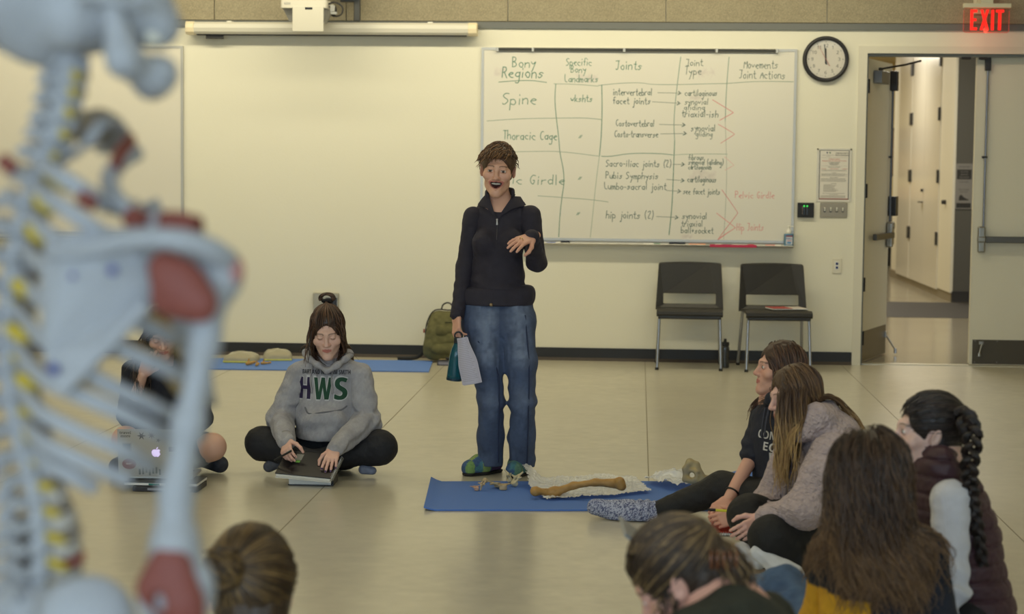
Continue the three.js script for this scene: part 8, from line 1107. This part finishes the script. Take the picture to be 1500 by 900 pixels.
{ // olive backpack against the wall
  const c = V(-1.489, 0, -14.49), o = thing('backpack', 'olive green backpack leaning on the wall behind the teacher', 'backpack', V(c.x, 0, -14.42)), ol = rgb(100, 97, 62), om = clothMat(0.9);
  const f = new Field(0.14); f.cap(V(-0.07, 0.08, 0), V(0.07, 0.08, 0), 0.075, 0.075).cap(V(-0.06, 0.2, -0.01), V(0.06, 0.2, -0.01), 0.07, 0.07).cap(V(-0.04, 0.33, -0.05), V(0.06, 0.33, -0.05), 0.06, 0.06).cut(V(0, 0.004, 0), V(0, 1, 0), 0.03); f.warp = wrinkle(0.008, 12); part(o, 'main_bag', netMesh(f, 0.009, (p, n, cc) => cc.copy(ol).multiplyScalar(1 + 0.18 * noise(p.x * 40, p.y * 40, p.z * 40))), om);
  const g = new Field(0.13); g.cap(V(-0.04, 0.1, 0.06), V(0.08, 0.1, 0.06), 0.045, 0.045).cap(V(-0.02, 0.25, 0.035), V(0.07, 0.25, 0.03), 0.04, 0.04).cut(V(0, 0.02, 0), V(0, 1, 0), 0.02); g.warp = wrinkle(0.006, 14); part(o, 'front_pocket', netMesh(g, 0.009, (p, n, cc) => cc.copy(ol).multiplyScalar(0.95 + 0.18 * noise(p.x * 40, p.y * 40, p.z * 40))), om);
  part(o, 'carry_handle', sweep([V(-0.02, 0.4, -0.05), V(-0.005, 0.44, -0.05), V(0.03, 0.455, -0.05), V(0.06, 0.44, -0.05), V(0.07, 0.395, -0.05)], () => [0.006, 0.014], 18, 8), M.black); part(o, 'zipper', sweep([V(-0.135, 0.15, 0.03), V(-0.125, 0.3, 0.0), V(-0.07, 0.395, -0.02), V(0.06, 0.4, -0.02)], () => 0.005, 24, 6), M.black); part(o, 'zip_tag', at(rbox(0.012, 0.03, 0.01, 0.003), -0.145, 0.24, 0.02), mat(rgb(150, 70, 50), 0.6)); part(o, 'name_strip', at(rbox(0.06, 0.008, 0.006, 0.002), 0.05, 0.31, 0.06), mat(rgb(40, 42, 26), 0.8)); part(o, 'shoulder_strap', sweep([V(-0.14, 0.1, -0.06), V(-0.2, 0.03, -0.07), V(-0.3, 0.015, -0.07), V(-0.36, 0.015, -0.06)], () => [0.016, 0.008], 18, 8), M.black);
  const b = thing('hardback_book', 'small grey book lying on the floor in front of the backpack', 'book', V(-1.437, 0, -14.141), -0.1); part(b, 'cover', [at(rbox(0.13, 0.006, 0.1, 0.002), 0, 0.034, -0.05), at(rbox(0.13, 0.006, 0.1, 0.002), 0, 0.004, -0.05), at(rbox(0.006, 0.036, 0.1, 0.002), -0.064, 0.019, -0.05)], mat(rgb(52, 54, 64), 0.6)); part(b, 'page_block', at(rbox(0.122, 0.026, 0.094, 0.001), 0.002, 0.019, -0.05), mat(rgb(140, 140, 158), 0.8));
  const s = thing('key_bunch', 'small bunch of keys on the grey book by the backpack', 'keys', V(b.position.x - 0.01, 0.037, b.position.z - 0.05)); part(s, 'key', [at(rbox(0.05, 0.006, 0.016, 0.002).rotateY(0.4), 0, 0.006, 0), at(rotX(new THREE.TorusGeometry(0.014, 0.003, 8, 16)), -0.03, 0.006, 0.01)], mat(rgb(170, 150, 110), 0.4, { metalness: 0.6 })); part(s, 'key_fob', at(rbox(0.04, 0.016, 0.03, 0.005), 0.02, 0.012, -0.01), M.black);
}
{ // red spiral notebook and a second laptop on the floor
  const n = thing('red_notebook', 'red spiral notebook on the floor by the clasped hands of the girl in fleece', 'notebook', V(0.403, 0, -7.691), 0.03); part(n, 'cover', at(rbox(0.215, 0.004, 0.17, 0.002), 0, 0.014, -0.085), mat(rgb(176, 44, 30), 0.4)); part(n, 'pages', at(rbox(0.21, 0.01, 0.165, 0.001), 0, 0.007, -0.085), M.paper); part(n, 'back_cover', at(rbox(0.215, 0.002, 0.17, 0.001), 0, 0.001, -0.085), M.black); const coil = []; for (let i = 0; i < 22; i++) coil.push(new THREE.TorusGeometry(0.01, 0.0013, 5, 12).rotateY(Math.PI / 2).translate(-0.1 + i * 0.0095, 0.009, 0.002)); part(n, 'spiral', coil, M.chrome).userData.kind = 'stuff';
  // laptop on the lap of the girl with the clipped-up hair; only a corner of its lid shows past her head
  const A = V(-0.035, 0.664, -4.5), Bq = V(-0.02, 0.676, -4.22), Xv = Bq.clone().sub(A), W2 = Xv.length(); Xv.normalize(); const Yv = V(0.064, 0.592, -4.42).sub(A); Yv.addScaledVector(Xv, -Yv.dot(Xv)).normalize(); const Zv = new THREE.Vector3().crossVectors(Xv, Yv);
  const l = thing('laptop', 'dark laptop held on her lap, only a screen corner showing beside the streaked hair', 'laptop', A.clone().addScaledVector(Xv, W2 / 2).addScaledVector(Yv, 0.2)); l.quaternion.setFromRotationMatrix(new THREE.Matrix4().makeBasis(Xv, Yv, Zv));
  part(l, 'lid', at(rbox(W2, 0.2, 0.007, 0.003), 0, -0.1, 0), mat(rgb(140, 150, 164), 0.3, { metalness: 0.6 })); part(l, 'screen', at(card(W2 - 0.02, 0.15, 0.001), 0, -0.085, -0.004), mat(rgb(12, 24, 30), 0.25, { emissive: new THREE.Color().setRGB(0.012, 0.05, 0.065), emissiveIntensity: 1 })); part(l, 'bezel', at(card(W2 - 0.008, 0.19, 0.001), 0, -0.1, -0.0034), mat(rgb(92, 92, 90), 0.5)); part(l, 'base', at(rbox(W2, 0.014, 0.2, 0.005), 0, 0, -0.1), mat(rgb(120, 122, 126), 0.35, { metalness: 0.6 }));
}

renderer.render(scene, camera);
